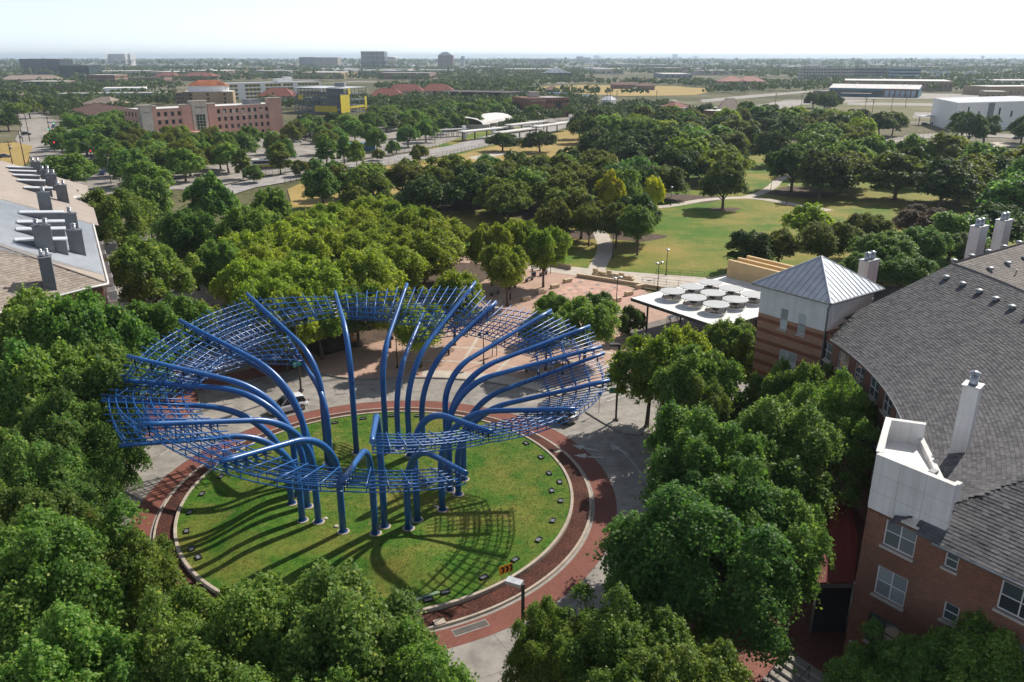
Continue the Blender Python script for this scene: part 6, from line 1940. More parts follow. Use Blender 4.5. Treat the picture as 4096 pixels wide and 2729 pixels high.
def car(p, rz, kind, paint, lab, z=.02, name='parked_car', group=None, simple=False):
    e = empty(name, (p[0], p[1], z), rz, lab, 'car', group)
    bm, gm_, rm = CAR[kind]
    inst('body', bm, e, mat=CM[paint]); inst('window_glass', gm_, e); inst('roof', rm, e, mat=CM[paint])
    for x in (-1.38, 1.4):
        for y in (-1, 1):
            w = inst('wheel', tym, e, (x, y * .82, .34), (-y * math.pi / 2, 0, 0))
            if not simple: inst('rim', rmm, w)
    if simple: return e
    for y in (-.62, .62):
        inst('tail_lamp', tlm, e, (-2.18, y, .78 if kind == 'sedan' else .9)); inst('headlight', hlm, e, (2.1, y, .62))
    inst('number_plate', plm, e, (-2.24, 0, .6))
    return e
def tangent(p, ccw=1): return math.atan2(p[1] - C0.y, p[0] - C0.x) + ccw * math.pi / 2
p = G(1150, 1642); car(p, tangent(p), 'suv', 'white', 'white hatchback driving round the back left of the ring road', name='moving_car')
p = G(2160, 1706); p = C0 + (p - C0).normalized() * 23.4; car(p, tangent(p), 'sedan', 'grey', 'grey car on the ring road half hidden under the right lattice', name='moving_car')
p = G(2690, 2400); car(p, math.atan2(-U.y, -U.x), 'suv', 'black', 'dark car parked under the trees at the lower right kerb')
# ------------------------------------------------------------------ buildings beyond the park
AVOID = []      # rectangles (centre, axis, half length, half depth) that distant trees keep out of
def wallc(name, c, **kw): return mat(name, c, .85, var=kw.pop('var', .1), scale=kw.pop('scale', .4), **kw)
W_ = dict(pink=brickmat('pink_brick', (0.52, 0.285, 0.215), (0.58, 0.33, 0.25), (0.5, 0.34, 0.28), .6, .25, .02, var=.08, bump=0), cream=wallc('cream_render', (0.55, 0.50, 0.42)), white=wallc('white_render', (0.80, 0.80, 0.79), var=.03),
          tan=wallc('tan_render', (0.36, 0.27, 0.165)), tan2=wallc('dark_tan_render', (0.24, 0.175, 0.115)), yellow=wallc('mustard_render', (0.36, 0.30, 0.05)), grey=wallc('grey_render', (0.24, 0.25, 0.26)), dark=wallc('dark_cladding', (0.05, 0.055, 0.06)),
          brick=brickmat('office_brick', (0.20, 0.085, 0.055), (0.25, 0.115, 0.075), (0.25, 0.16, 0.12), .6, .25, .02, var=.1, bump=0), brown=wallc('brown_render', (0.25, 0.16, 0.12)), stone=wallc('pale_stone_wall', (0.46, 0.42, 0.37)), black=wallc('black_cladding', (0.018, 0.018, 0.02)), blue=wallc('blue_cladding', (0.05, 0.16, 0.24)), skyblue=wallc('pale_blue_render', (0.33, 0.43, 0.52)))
RF_ = dict(white=wallc('white_roof', (0.70, 0.69, 0.66)), grey=wallc('grey_roof', (0.40, 0.39, 0.37)), red=wallc('red_tile_roof', (0.21, 0.065, 0.045), var=.15, scale=1.5), orange=wallc('orange_tile_roof', (0.42, 0.15, 0.065), var=.12, scale=1), brown=wallc('brown_tile_roof', (0.16, 0.085, 0.06), var=.2, scale=1), tan=wallc('tan_shingle_roof', (0.30, 0.235, 0.19), var=.12, scale=1), pinkred=wallc('pink_tile_roof', (0.42, 0.21, 0.17)), dark=wallc('dark_roof', (0.07, 0.06, 0.055)), blue=wallc('blue_metal_roof', (0.05, 0.13, 0.30)), metal=wallc('pale_metal_roof', (0.55, 0.58, 0.62)))
GL_ = dict(dark=glassmat('far_glass', (0.03, 0.035, 0.04), .08, .4), teal=glassmat('teal_glass', (0.015, 0.09, 0.09), .05, .5), navy=glassmat('navy_glass', (0.02, 0.03, 0.05), .05, .5), green=glassmat('green_glass', (0.02, 0.07, 0.05), .08, .3), light=glassmat('light_glass', (0.25, 0.3, 0.33), .1, .3))

def frame_of(a, b):
    ax = Vector((b.x - a.x, b.y - a.y, 0)); L = ax.length; ax.normalize()
    return ax, Vector((ax.y, -ax.x, 0)), L
def simple_win(w, h, m):
    key = ('s', round(w, 1), round(h, 1), m)
    if key not in WIN:
        b = MB(); b.quad((0, 0, 0), (w, 0, 0), (w, 0, h), (0, 0, h)); b.box((w / 2, -.05, -.06), (w + .1, .12, .12)); b.box((w / 2, -.02, h / 2), (.08, .05, h))
        WIN[key] = b.mesh('window', GL_[m])
    return WIN[key]
def building(name, lab, a, b, depth, h, wall, roof='white', floors=3, bays=8, win=(1.4, 1.7), glass='dark', side=True, par=.7, z0=0.0, parent=None, sbays=None, base=1.0, group=None, cat='building'):
    """a, b: front corners on the plan (left, right as seen); walls with real openings, windows set in them, parapet and roof deck"""
    ax, n, L = frame_of(a, b)
    e = parent or empty(name, (a.x, a.y, 0), math.atan2(ax.y, ax.x), lab, cat, group)
    # local: x along the front, y away from viewer
    fh = (h - z0 - par) / max(floors, 1)
    mb = MB(); wm = simple_win(win[0], win[1], glass) if floors else None
    def face(O, d, Lf, nb):
        ops = []
        for i in range(nb):
            for j in range(floors):
                x = Lf * (i + .5) / nb - win[0] / 2; z = z0 + fh * j + fh * .28 * base
                ops.append((x, x + win[0], z, min(z + win[1], h - .2)))
        wall_panel(mb, O, d, Lf, z0, h, ops, depth=.25)
        for o in ops:
            inst('window', wm, e, (O[0] + d[0] * o[0] - Vector(d).y * -1 * 0 + (-Vector((d[1], -d[0], 0)) * .2).x, O[1] + d[1] * o[0] + (-Vector((d[1], -d[0], 0)) * .2).y, o[2]), (0, 0, math.atan2(d[1], d[0])))
    nb2 = sbays if sbays is not None else max(1, int(bays * depth / L))
    X, Y = Vector((1, 0, 0)), Vector((0, 1, 0))
    face((0, 0, 0), X, L, bays if floors else 0)
    for (O, d, Lf) in (((L, 0, 0), Y, depth), ((0, depth, 0), -Y, depth)):
        if side and floors: face(O, d, Lf, nb2)
        else: wall_panel(mb, O, d, Lf, z0, h, [])
    wall_panel(mb, (L, depth, 0), -X, L, z0, h, [])
    w = mb.build('wall', W_[wall], e)
    r = MB(); zr = h - par * .12
    r.quad((.3, .3, zr), (L - .3, .3, zr), (L - .3, depth - .3, zr), (.3, depth - .3, zr)); r.build('roof', RF_[roof], e)
    p = MB()
    for x0, y0, x1, y1 in ((0, .15, L, .15), (0, depth - .15, L, depth - .15), (.15, .3, .15, depth - .3), (L - .15, .3, L - .15, depth - .3)):
        p.bar((x0, y0, h + .06), (x1, y1, h + .06), .4, .14)
    p.build('parapet_cap', W_['stone'] if wall not in ('white', 'dark', 'black') else W_[wall], e)
    if parent is None: AVOID.append((a, ax, n, L, depth))
    return e
def house(name, lab, a, b, depth, hw, rise, wall, roof, inset=None, bays=4, group=None, over=.8, cat='house'):
    """walls with windows under a hipped roof"""
    ax, n, L = frame_of(a, b)
    e = empty(name, (a.x, a.y, 0), math.atan2(ax.y, ax.x), lab, cat, group)
    mb = MB(); wm = simple_win(1.2, 1.4, 'dark')
    nf = max(1, int(hw / 3))
    ops = [(L * (i + .5) / bays - .6, L * (i + .5) / bays + .6, 1.0 + 3 * j, min(2.4 + 3 * j, hw - .2)) for i in range(bays) for j in range(nf)]
    wall_panel(mb, (0, 0, 0), (1, 0, 0), L, 0, hw, ops, depth=.2)
    wall_panel(mb, (L, 0, 0), (0, 1, 0), depth, 0, hw); wall_panel(mb, (0, depth, 0), (0, -1, 0), depth, 0, hw); wall_panel(mb, (L, depth, 0), (-1, 0, 0), L, 0, hw)
    mb.build('wall', W_[wall], e)
    for o in ops: inst('window', wm, e, (o[0], .16, o[2]))
    i_ = inset if inset is not None else min(depth / 2, L / 2 - .1)
    c = [(-over, -over, hw), (L + over, -over, hw), (L + over, depth + over, hw), (-over, depth + over, hw)]
    r0, r1 = (i_, depth / 2, hw + rise), (L - i_, depth / 2, hw + rise)
    r = MB(); r.poly([c[0], c[1], r1, r0]); r.poly([c[1], c[2], r1]); r.poly([c[2], c[3], r0, r1]); r.poly([c[3], c[0], r0])
    for q in range(4): r.quad((*c[q][:2], hw - .25), (*c[(q + 1) % 4][:2], hw - .25), c[(q + 1) % 4], c[q])
    ro = r.build('roof', RF_[roof], e)
    q = MB(); q.tube([c[0], r0, r1, c[2]], .18, 5, smooth=False); q.tube([c[3], r0], .18, 5); q.tube([c[1], r1], .18, 5); q.build('ridge_cap', RF_[roof], ro)
    AVOID.append((a, ax, n, L, depth))
    return e
def ab(x0, y0, x1, y1, h): return G(x0, y0, h), G(x1, y1, h)

# pink hotel
a, b = ab(560, 440, 1121, 414, 15)
e = building('hotel', 'long pink brick hotel with white flat roof beyond the car park', a, b, 17, 15, 'pink', 'white', 4, 22, (1.5, 1.9))
ax, n, L = frame_of(a, b)
for (x0, x1, dz, wl_) in ((0, .07 * L, 1.6, 'cream'), (.07 * L, .1 * L, 1.2, 'pink'), (.265 * L, .33 * L, 1.2, 'pink'), (.335 * L, .44 * L, 2.6, 'cream'), (.445 * L, .5 * L, 1.2, 'pink'), (.9 * L, L + .4, 2.6, 'pink')):
    q = MB(); q.box(((x0 + x1) / 2, .9, (15 + dz) / 2), (x1 - x0, 2.6, 15 + dz)); t_ = q.build('bay', W_[wl_], e)
    q = MB(); q.box(((x0 + x1) / 2, .9, 15 + dz + .2), (x1 - x0 + .8, 3.3, .4)); q.build('cornice', W_['cream'], t_)
q = MB(); q.box((.388 * L, -.45, 7.5), (4.6, .3, 8.5)); gp_ = q.build('glazing', GL_['green'], e)
for i in range(4): q = MB(); q.box((.388 * L - 2.3 + i * 1.53, -.63, 7.5), (.14, .08, 8.5)); q.build('mullion', W_['cream'], gp_)
for i in range(7): q = MB(); q.box((.388 * L, -.64, 3.4 + i * 1.4), (4.6, .07, .12)); q.build('mullion', W_['cream'], gp_)
for z in (10.6,): q = MB(); q.bar((.1 * L, -.12, z), (.9 * L, -.12, z), .24, .3); q.build('band', W_['cream'], e)
for i in range(5):
    x = (.56 + .07 * i) * L; q = MB(); q.box((x, -.1, 12.2), (1.3, .3, 1.3)); q.build('medallion', W_['cream'], e)
text_obj('lettering', 'Radisson', W_['dark'], e, (.36 * L, -.45, 14.6), (math.pi / 2, 0, 0), 1.4)
text_obj('lettering', 'Radisson', W_['dark'], e, (.012 * L, -.45, 13.6), (math.pi / 2, 0, 0), .9)
q = MB(); q.box((.84 * L, 8, 16.0), (7, 6, 2.6)); q.box((.8 * L, 7, 15.6), (3, 3, 2)); q.build('rooftop_unit', W_['grey'], e)
q = MB(); q.box((.39 * L, -3, 2.2), (14, 7, 4.4)); q.build('entrance_porch', W_['pink'], e)
# orange-roofed hotel
a, b = ab(727, 369, 930, 367, 12.5)
e = building('hotel', 'tan hotel with white drum and orange tiled crown', a, b, 30, 12.5, 'tan', 'white', 4, 3, (1.8, 1.8), side=False)
ax, n, L = frame_of(a, b)
q = MB(); q.box((-2.6, 10, 6.1), (5.0, 18, 12.2)); q.build('side_bay', W_['tan2'], e)
wm = simple_win(1.6, 1.8, 'dark')
for i in range(4):
    for j in range(2): inst('window', wm, e, (-4.2 + j * 2.2, .95, 1.6 + i * 2.8))
for i in range(4): q = MB(); q.box((.8 + i * 1.5, -.3, 6.5), (.5, .5, 12)); q.build('pilaster', W_['dark'], e)
q = MB(); q.prism([(3 + (L - 6) * (.5 + .5 * math.cos(t)), 14 + 9 * math.sin(t)) for t in [2 * math.pi * i / 12 + math.pi / 12 for i in range(12)]], 12, 16.6); dr = q.build('drum', W_['white'], e)
oc = [Vector((3 + (L - 6) * (.5 + .54 * math.cos(t)), 14 + 10 * math.sin(t), 16.6)) for t in [2 * math.pi * i / 12 + math.pi / 12 for i in range(12)]]
r0, r1 = Vector((3 + (L - 6) * .27, 14, 20.6)), Vector((3 + (L - 6) * .73, 14, 20.6))
q = MB()
for i in range(12):
    p0, p1 = oc[i], oc[(i + 1) % 12]
    t0, t1 = (r1 if p0.x > L / 2 else r0), (r1 if p1.x > L / 2 else r0)
    q.poly([p0, p1, t1, t0] if t0 != t1 else [p0, p1, t0])
cr = q.build('tiled_crown', RF_['orange'], e)
for i in range(26):
    x = 4 + (L - 8) * i / 25; t_ = min(max((x - r0.x) / (r1.x - r0.x), 0), 1); q = MB(); q.bar((x, 14 - 10 * math.sqrt(max(.04, 1 - ((x - L / 2) / ((L - 6) * .54)) ** 2)), 16.7), (r0.x + (r1.x - r0.x) * t_, 14, 20.7), .25, .2); q.build('tile_rib', RF_['orange'], cr)
# white and mustard hotel
a, b = ab(908, 334, 1285, 325, 15)
e = building('hotel', 'long white hotel with mustard window panels', a, b, 18, 15, 'white', 'white', 0, 0)
ax, n, L = frame_of(a, b)
for i, (x0, x1) in enumerate(((.02, .1), (.17, .33), (.38, .55), (.57, .68), (.73, .97))):
    for j in range(4):
        q = MB(); q.box(((x0 + x1) / 2 * L, -.02, 1.9 + j * 3.57), ((x1 - x0) * L, .06, 2.3)); 
        q2 = MB(); nb = max(1, int((x1 - x0) * L / 3.6))
        q.build('panel', W_['yellow'], e)
        for k in range(nb): inst('window', simple_win(1.3, 1.9, 'dark'), e, ((x0 + (x1 - x0) * (k + .5) / nb) * L - .65, -.1, 1.0 + j * 3.57))
q = MB(); q.box((.62 * L, 8, 16.5), (.16 * L, 8, 3)); q.box((.67 * L, 8, 18.5), (7, 6, 2)); q.build('roof_block', W_['white'], e)
# half-built block
cb = empty('construction_site', (0, 0, 0), 0, 'half-built four-storey block with grey frame, yellow sheathing and flat roof slab', 'building')
cb.name = 'unfinished_building'
c0, c1, c2 = G(1173, 350, 17), G(1357, 354, 17), G(1462, 347, 17)
c0.z = c1.z = c2.z = 0
dback = c2 - c1
cx = [c0, c1, c2, c0 + dback]
M['stud'] = mat('steel_stud', (0.20, 0.21, 0.22), .6, metal=.3); M['sheath'] = wallc('yellow_sheathing', (0.62, 0.50, 0.03), var=.08)
for k in range(5):
    z = 17 - k * 4.15
    q = MB(); q.prism(cx, z - .35, z); q.build('floor_slab', RF_['metal'] if k == 0 else W_['grey'], cb)
for s_, (p0, p1, nn) in enumerate(((cx[0], cx[1], 12), (cx[1], cx[2], 7))):
    for i in range(nn + 1):
        p = p0.lerp(p1, i / nn); q = MB(); q.box((p.x, p.y, 8.4), (.35, .35, 16.8)); q.build('column', M['stud'], cb)
    st2 = MB()
    for i in range(nn * 4):
        p = p0.lerp(p1, (i + .5) / nn / 4)
        for lv in range(4):
            if s_ == 0 and (lv < 3 or i % 3): st2.bar((p.x, p.y, .4 + lv * 4.15), (p.x, p.y, 4.15 + lv * 4.15), .16)
    if st2.v: so2 = st2.build('studs', M['stud'], cb); so2['kind'] = 'stuff'
d01 = (c1 - c0).normalized(); dn = Vector((d01.y, -d01.x, 0))
def sheath(p0, p1, z0, z1):
    d = (p1 - p0).normalized(); nn = Vector((d.y, -d.x, 0)); q = MB(); q.bar(p0 + nn * .3 + Vector((0, 0, (z0 + z1) / 2)), p1 + nn * .3 + Vector((0, 0, (z0 + z1) / 2)), .2, z1 - z0); return q.build('sheathing', M['sheath'], cb)
sheath(c0.lerp(c1, .45), c0.lerp(c1, .93), 1, 5.2); sheath(c1, c1.lerp(c2, .33), 0.5, 12.4); sheath(c1.lerp(c2, .92), c2, .5, 10.5); sheath(c1.lerp(c2, .35), c1.lerp(c2, .9), 3.2, 4.6); sheath(c0.lerp(c1, .1), c0.lerp(c1, .2), 9, 12); sheath(c1.lerp(c2, .3), c1.lerp(c2, .38), 12.6, 16.5)
q = MB(); p = c0.lerp(c1, .82); q.box((p.x + 1, p.y + 8, 10), (10, 12, 14)); q.build('core', W_['grey'], cb)
q = MB(); p = (cx[1] + cx[3]) / 2; q.box((p.x + 6, p.y + 8, 18.4), (7, 6, 2.6)); q.build('roof_block', W_['grey'], cb)
AVOID.append((c0, d01, dn, (c1 - c0).length, 30))
# brick office
a, b = ab(2188, 392, 2277, 390, 12.5)
e = building('office', 'dark brick office block beside the rail station', a, b, 26, 12.5, 'brick', 'grey', 3, 8, (1.2, 1.9))
ax, n, L = frame_of(a, b)
q = MB(); q.box((-6.4, 13, 6.2), (12.4, 25.6, 12.4)); q.build('blank_wing', W_['brick'], e)
text_obj('lettering', 'EMERSON CLOTHING', W_['white'], e, (-11.6, .1, 10.6), (math.pi / 2, 0, 0), 1.1)
for z in (2.2, 6.4): q = MB(); q.box((L / 2, -.05, z + 1.6), (4.5, .2, 3)); q.build('recess', GL_['dark'], e)
q = MB(); q.box((-3, 14, 14.2), (6, 6, 3.4)); q.build('roof_block', W_['stone'], e)
# white modern block at the right edge
a, b = ab(3833, 412, 4190, 402, 14.7)
ax, n, L = frame_of(a, b)
e = empty('modern_building', (a.x, a.y, 0), math.atan2(ax.y, ax.x), 'white modern block with slit windows at the right edge', 'building')
sk = 34.0
q = MB(); q.prism([(0, 0), (L, 0), (L + sk, 45), (sk, 45)], 0, 14.7); q.build('wall', W_['white'], e)
q = MB(); q.poly([(.4, .4, 14.73), (L - .4, .4, 14.73), (L + sk - .4, 44.6, 14.73), (sk + .4, 44.6, 14.73)]); q.build('roof', RF_['metal'], e)
AVOID.append((a, ax, n, L + sk, 45))
for x, z0, z1, w in ((.115, 9.5, 12.6, 1.2), (.235, 8.4, 10.2, 1.2), (.46, 7.8, 11.6, 1.4), (.60, 6.8, 9.8, 1.4), (.88, 8, 11.5, 1.4), (.11, 2.5, 4.6, 2)):
    inst('window', simple_win(w, z1 - z0, 'dark'), e, (x * L, -.04, z0))
q = MB(); q.box((.37 * L, -.06, 9.4), (4.6, .12, 9.6)); q.build('grey_panel', W_['grey'], e)
# hangar and warehouses on the right
a, b = ab(3320, 352, 3675, 358, 8)
e = building('hangar', 'long hangar with white roof and teal front', a, b, 46, 8, 'blue', 'white', 1, 14, (6, 4), 'dark', side=False, par=.3)
ax, n, L = frame_of(a, b)
q = MB(); q.quad((-1, -1, 8.2), (L + 1, -1, 8.2), (L + 1, 24, 11.5), (-1, 24, 11.5)); q.quad((-1, 24, 11.5), (L + 1, 24, 11.5), (L + 1, 47, 8.2), (-1, 47, 8.2)); q.build('gable_roof', RF_['white'], e)
q = MB(); q.box((L * .8, -.15, 4), (L * .36, .3, 7.5)); q.build('brick_front', W_['brown'], e)
for i in range(6): q = MB(); q.box((L * (.66 + i * .058), -.35, 3.4), (L * .04, .12, 6)); q.build('hangar_door', W_['skyblue'], e)
q = MB(); q.box((L * .32, -5, 3.6), (L * .34, 9, .3)); q.build('canopy', RF_['white'], e)
a, b = ab(3380, 322, 3815, 326, 11); building('warehouse', 'wide tan warehouse behind the hangar', a, b, 90, 11, 'tan', 'white', 1, 24, (1.2, 5), side=True)
a, b = ab(3962, 347, 4300, 345, 9); building('depot', 'tan flat-roofed depot at the far right', a, b, 40, 9, 'tan', 'white', 1, 10, (2, 1.4), side=False)
a, b = ab(3942, 366, 4034, 367, 6); building('depot', 'small tan flat-roofed depot in front of the larger one', a, b, 25, 6, 'tan', 'white', 1, 4, (2, 1.4))
a, b = ab(3990, 322, 4300, 322, 8); building('depot', 'white-roofed shed at the far right horizon side', a, b, 60, 8, 'stone', 'white', 1, 8, (2, 1.4), side=False)
a, b = ab(3300, 365, 3385, 362, 5); building('shed', 'grey shed left of the hangar', a, b, 14, 5, 'grey', 'grey', 1, 3, (3, 3))
# arches of the bridge
for k, (x0, x1, yt, yb) in enumerate(((3708, 3768, 285, 312), (3750, 3812, 286, 312), (3852, 3912, 287, 316))):
    p0, p1 = G(x0, yb), G(x1, yb); top = GY((x0 + x1) / 2, yt, p0.y).z
    q = MB()
    for off in (0, 9):
        q.tube([p0.lerp(p1, t) + Vector((0, off, 4 * top / 1 * t * (1 - t))) for t in [i / 16 for i in range(17)]], 1.1, 6)
    e = empty('bridge_arch', (0, 0, 0), 0, ['leftmost', 'middle', 'rightmost'][k] + ' of three blue-grey bridge arches near the horizon', 'arch'); q.build('arch_rib', W_['skyblue'], e)
    q = MB()
    for i in range(1, 9): p = p0.lerp(p1, i / 9); t = i / 9; q.tube([p, p + Vector((0, 0, 4 * top * t * (1 - t)))], .25, 4)
    q.build('hanger', W_['grey'], e)
# apartments on the right horizon
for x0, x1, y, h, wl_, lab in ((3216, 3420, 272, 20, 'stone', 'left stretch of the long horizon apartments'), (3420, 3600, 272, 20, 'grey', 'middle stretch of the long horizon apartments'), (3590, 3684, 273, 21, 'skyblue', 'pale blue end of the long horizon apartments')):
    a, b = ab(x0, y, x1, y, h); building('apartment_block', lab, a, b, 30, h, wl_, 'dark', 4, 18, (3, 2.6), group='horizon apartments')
# town centre left of the airfield
a, b = ab(2612, 436, 2700, 440, 5); house('restaurant', 'cream house with dark red hipped roof at the park edge', a, b, 26, 5, 4.5, 'cream', 'red', 8)
a, b = ab(2815, 443, 2923, 446, 8); building('shop', 'plain brick shop at the park edge', a, b, 20, 8, 'brick', 'white', 0, 0)
a, b = ab(2880, 437, 2958, 438, 6); house('chapel', 'pale house with grey gabled roof and turret', a, b, 20, 6, 6, 'white', 'tan', 3)
a, b = ab(2730, 432, 2830, 436, 6); building('shop', 'low white flat-roofed shop between two roofs', a, b, 22, 6, 'white', 'white', 1, 5)
a, b = ab(3285, 462, 3405, 462, 5); house('bungalow', 'brown-roofed bungalow below the dark trees by the airfield', a, b, 22, 4, 4, 'brown', 'tan', 9)
a, b = ab(2214, 376, 2300, 374, 6); building('store', 'store with blue roof behind the brick office', a, b, 30, 6, 'stone', 'blue', 1, 5)
a, b = ab(2330, 386, 2392, 386, 6); building('store', 'pale store with blue trim right of the dark trees', a, b, 24, 6, 'stone', 'blue', 1, 4)
a, b = ab(2405, 395, 2440, 396, 5); house('cottage', 'small white gabled cottage by the poles', a, b, 12, 4, 3, 'white', 'metal', 2)
for k, (x0, x1) in enumerate(((2890, 2985), (2960, 3065))):
    a, b = ab(x0, 326, x1, 326, 9); house('condo', ['left', 'right'][k] + ' pink-roofed condominium beyond the levee', a, b, 30, 9, 6, 'tan', 'pinkred', 12)
for x0, x1, y, lab in ((2180, 2240, 356, 'tan flat building at the levee foot'), (2450, 2560, 336, 'brown restaurant on the levee'), (2550, 2620, 340, 'red-fronted restaurant on the levee')):
    a, b = ab(x0, y, x1, y, 6); house('restaurant', lab, a, b, 22, 5, 3, 'brown', 'brown', 6)
# red-roofed houses and black office behind the unfinished block
for k, (x0, x1, y, lab) in enumerate(((1030, 1168, 385, 'red-roofed house left of the unfinished block'), (1470, 1610, 387, 'red-roofed house right of the unfinished block'), (1540, 1690, 366, 'red-roofed row behind the trees, left part'), (1680, 1810, 364, 'red-roofed row behind the trees, right part'))):
    a, b = ab(x0, y, x1, y, 6); house('apartment_house', lab, a, b, 26, 6, 6.5, 'stone', 'red', 9, 6)
a, b = ab(1733, 366, 2037, 372, 9); building('dark_office', 'black flat-roofed office among trees', a, b, 40, 9, 'black', 'dark', 1, 10, (3, 2))
# restaurants and malls on the left
a, b = ab(262, 440, 470, 470, 5.5); house('restaurant', 'restaurant with broad dark brown roof near the signals', a, b, 28, 4.6, 5, 'brown', 'brown', 13)
a, b = ab(303, 422, 450, 424, 5); house('restaurant', 'house with pale tan hipped roof behind the brown one', a, b, 26, 4.6, 6, 'tan', 'tan', 12)
a, b = ab(230, 376, 650, 372, 7); building('mall', 'long grey strip mall', a, b, 30, 7, 'grey', 'grey', 1, 16, (4, 3), side=False)
a, b = ab(410, 354, 580, 352, 8); building('mall', 'white box store behind the grey strip mall', a, b, 40, 8, 'white', 'white', 0, 0)
a, b = ab(70, 326, 250, 326, 8); building('mall', 'low brick mall with white roof on the far left', a, b, 40, 8, 'brown', 'white', 1, 8, (7, 5), side=False)
a, b = ab(0, 316, 235, 314, 9); house('mall', 'long tan-roofed mall on the far left', a, b, 50, 8, 5, 'tan2', 'tan', 10, 8)
a, b = ab(345, 300, 457, 300, 14); building('office', 'brown brick office left of the red roofs', a, b, 40, 14, 'brown', 'white', 3, 10, (3, 1.6))
a, b = ab(488, 312, 656, 312, 8); building('mall', 'low brown mall with pale roof', a, b, 30, 8, 'brown', 'dark', 1, 10, (4, 3))
for x0, x1 in ((612, 700), (720, 850)):
    a, b = ab(x0, 306, x1, 306, 7); house('school', ('left' if x0 < 700 else 'right') + ' terracotta-roofed hall on the left plain', a, b, 40, 7, 6, 'brown', 'red', 12)
# towers on the horizon
def tower(x0, x1, yt, yb, depth, wall, floors, bays, lab, glass='dark', win=None, roof='grey', name='office_tower'):
    p0, p1 = G(x0, yb), G(x1, yb); h = GY((x0 + x1) / 2, yt, (p0.y + p1.y) / 2).z
    L = (p1 - p0).length; w = win or (L / bays * .72, h / floors * .55)
    return building(name, lab, p0, p1, depth, h, wall, roof, floors, bays, w, glass)
tower(87, 201, 236, 297, 60, 'dark', 8, 14, 'dark glass office slab on the left horizon', 'navy', None)
tower(203, 246, 238, 297, 60, 'dark', 8, 5, 'narrow dark glass wing beside the slab', 'navy')
tower(240, 362, 262, 314, 50, 'dark', 6, 16, 'teal glass office block on the left plain', 'teal')
tower(441, 519, 216, 263, 40, 'white', 12, 1, 'white banded office tower on the left horizon', 'dark', (110, 1.6))
tower(1199, 1263, 229, 272, 60, 'grey', 10, 10, 'grey office slab, left of the pair', 'navy')
tower(1264, 1353, 230, 275, 60, 'stone', 9, 12, 'pale gridded office slab, right of the pair')
tower(1447, 1541, 208, 280, 60, 'grey', 4, 5, 'tall dark office tower with pale corners', 'navy', (14, 12))
tower(1753, 1812, 222, 276, 50, 'brown', 12, 9, 'brown brick tower with peaked roof on the horizon')
e = tower(1200, 1215, 240, 270, 20, 'white', 4, 3, 'thin white slab at the left of the pair')
p0, p1 = G(1753, 276), G(1812, 276); hz = GY(1782, 222, p0.y).z; hp = GY(1782, 208, p0.y).z
q = MB(); m_ = (p0 + p1) / 2; q.poly([(p0.x, p0.y, hz + .2), (m_.x, m_.y, hp), (p0.x, p0.y + 50, hz + .2)]); q.poly([(p0.x, p0.y - .2, hz), (p1.x, p1.y - .2, hz), (m_.x + 8, m_.y - .2, hp), (m_.x - 8, m_.y - .2, hp)]); q.poly([(p1.x, p1.y, hz), (p1.x, p1.y + 50, hz), (m_.x + 8, m_.y + 25, hp), (m_.x + 8, m_.y - .2, hp)])
q.build('peaked_roof', RF_['metal'], None, label='pale peaked crown of the brown horizon tower', cat='roof')
tower(2112, 2219, 236, 263, 40, 'stone', 6, 16, 'long white and brick apartment slab on the horizon')
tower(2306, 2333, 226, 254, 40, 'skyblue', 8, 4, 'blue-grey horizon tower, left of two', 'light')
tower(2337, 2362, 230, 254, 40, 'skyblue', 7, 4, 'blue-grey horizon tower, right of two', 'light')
tower(1392, 1645, 284, 305, 70, 'blue', 2, 24, 'low glass building with wavy roof', 'navy')
tower(1000, 1090, 252, 268, 60, 'grey', 3, 10, 'low grey office left of the pair')
tower(640, 690, 244, 259, 60, 'grey', 3, 8, 'stepped dark building on the left horizon')
tower(2165, 2290, 293, 315, 45, 'dark', 3, 12, 'dark glass office under a glass pyramid', 'navy')
p0, p1 = G(2165, 315), G(2290, 315); hz = GY(2228, 292, p0.y).z; hp = GY(2228, 268, p0.y + 22).z
q = MB(); m_ = (p0 + p1) / 2; ap = Vector((m_.x, m_.y + 22, hp)); c4 = [Vector((p0.x + 6, p0.y + 1, hz)), Vector((p1.x - 6, p1.y + 1, hz)), Vector((p1.x - 6, p1.y + 44, hz)), Vector((p0.x + 6, p0.y + 44, hz))]
for i in range(4): q.poly([c4[i], c4[(i + 1) % 4], ap])
pg_ = q.build('glass_pyramid', GL_['light'], None, label='pale glass pyramid on the dark office roof', cat='roof')
for i in range(4):
    for t in (0, .25, .5, .75): 
        s0 = c4[i].lerp(c4[(i + 1) % 4], t); q = MB(); q.bar(s0, s0.lerp(ap, 1 - .0), .5); q.build('glazing_bar', W_['white'], pg_)
# faint skyline
srng = random.Random(12)
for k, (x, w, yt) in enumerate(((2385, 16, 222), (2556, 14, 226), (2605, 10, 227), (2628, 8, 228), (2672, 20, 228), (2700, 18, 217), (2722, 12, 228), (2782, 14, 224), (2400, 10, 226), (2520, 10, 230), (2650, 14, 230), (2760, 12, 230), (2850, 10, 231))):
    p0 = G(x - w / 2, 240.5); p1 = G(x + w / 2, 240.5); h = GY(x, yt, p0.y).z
    e = building('skyline_tower', ['tallest hazy tower of the far skyline', 'hazy tower of the far skyline'][0 if k == 5 else 1], p0, p1, 60, h, 'skyblue', 'grey', 0, 0, group='far skyline towers'); ORD.setdefault((e['label'], 'sky'), []).append(e)
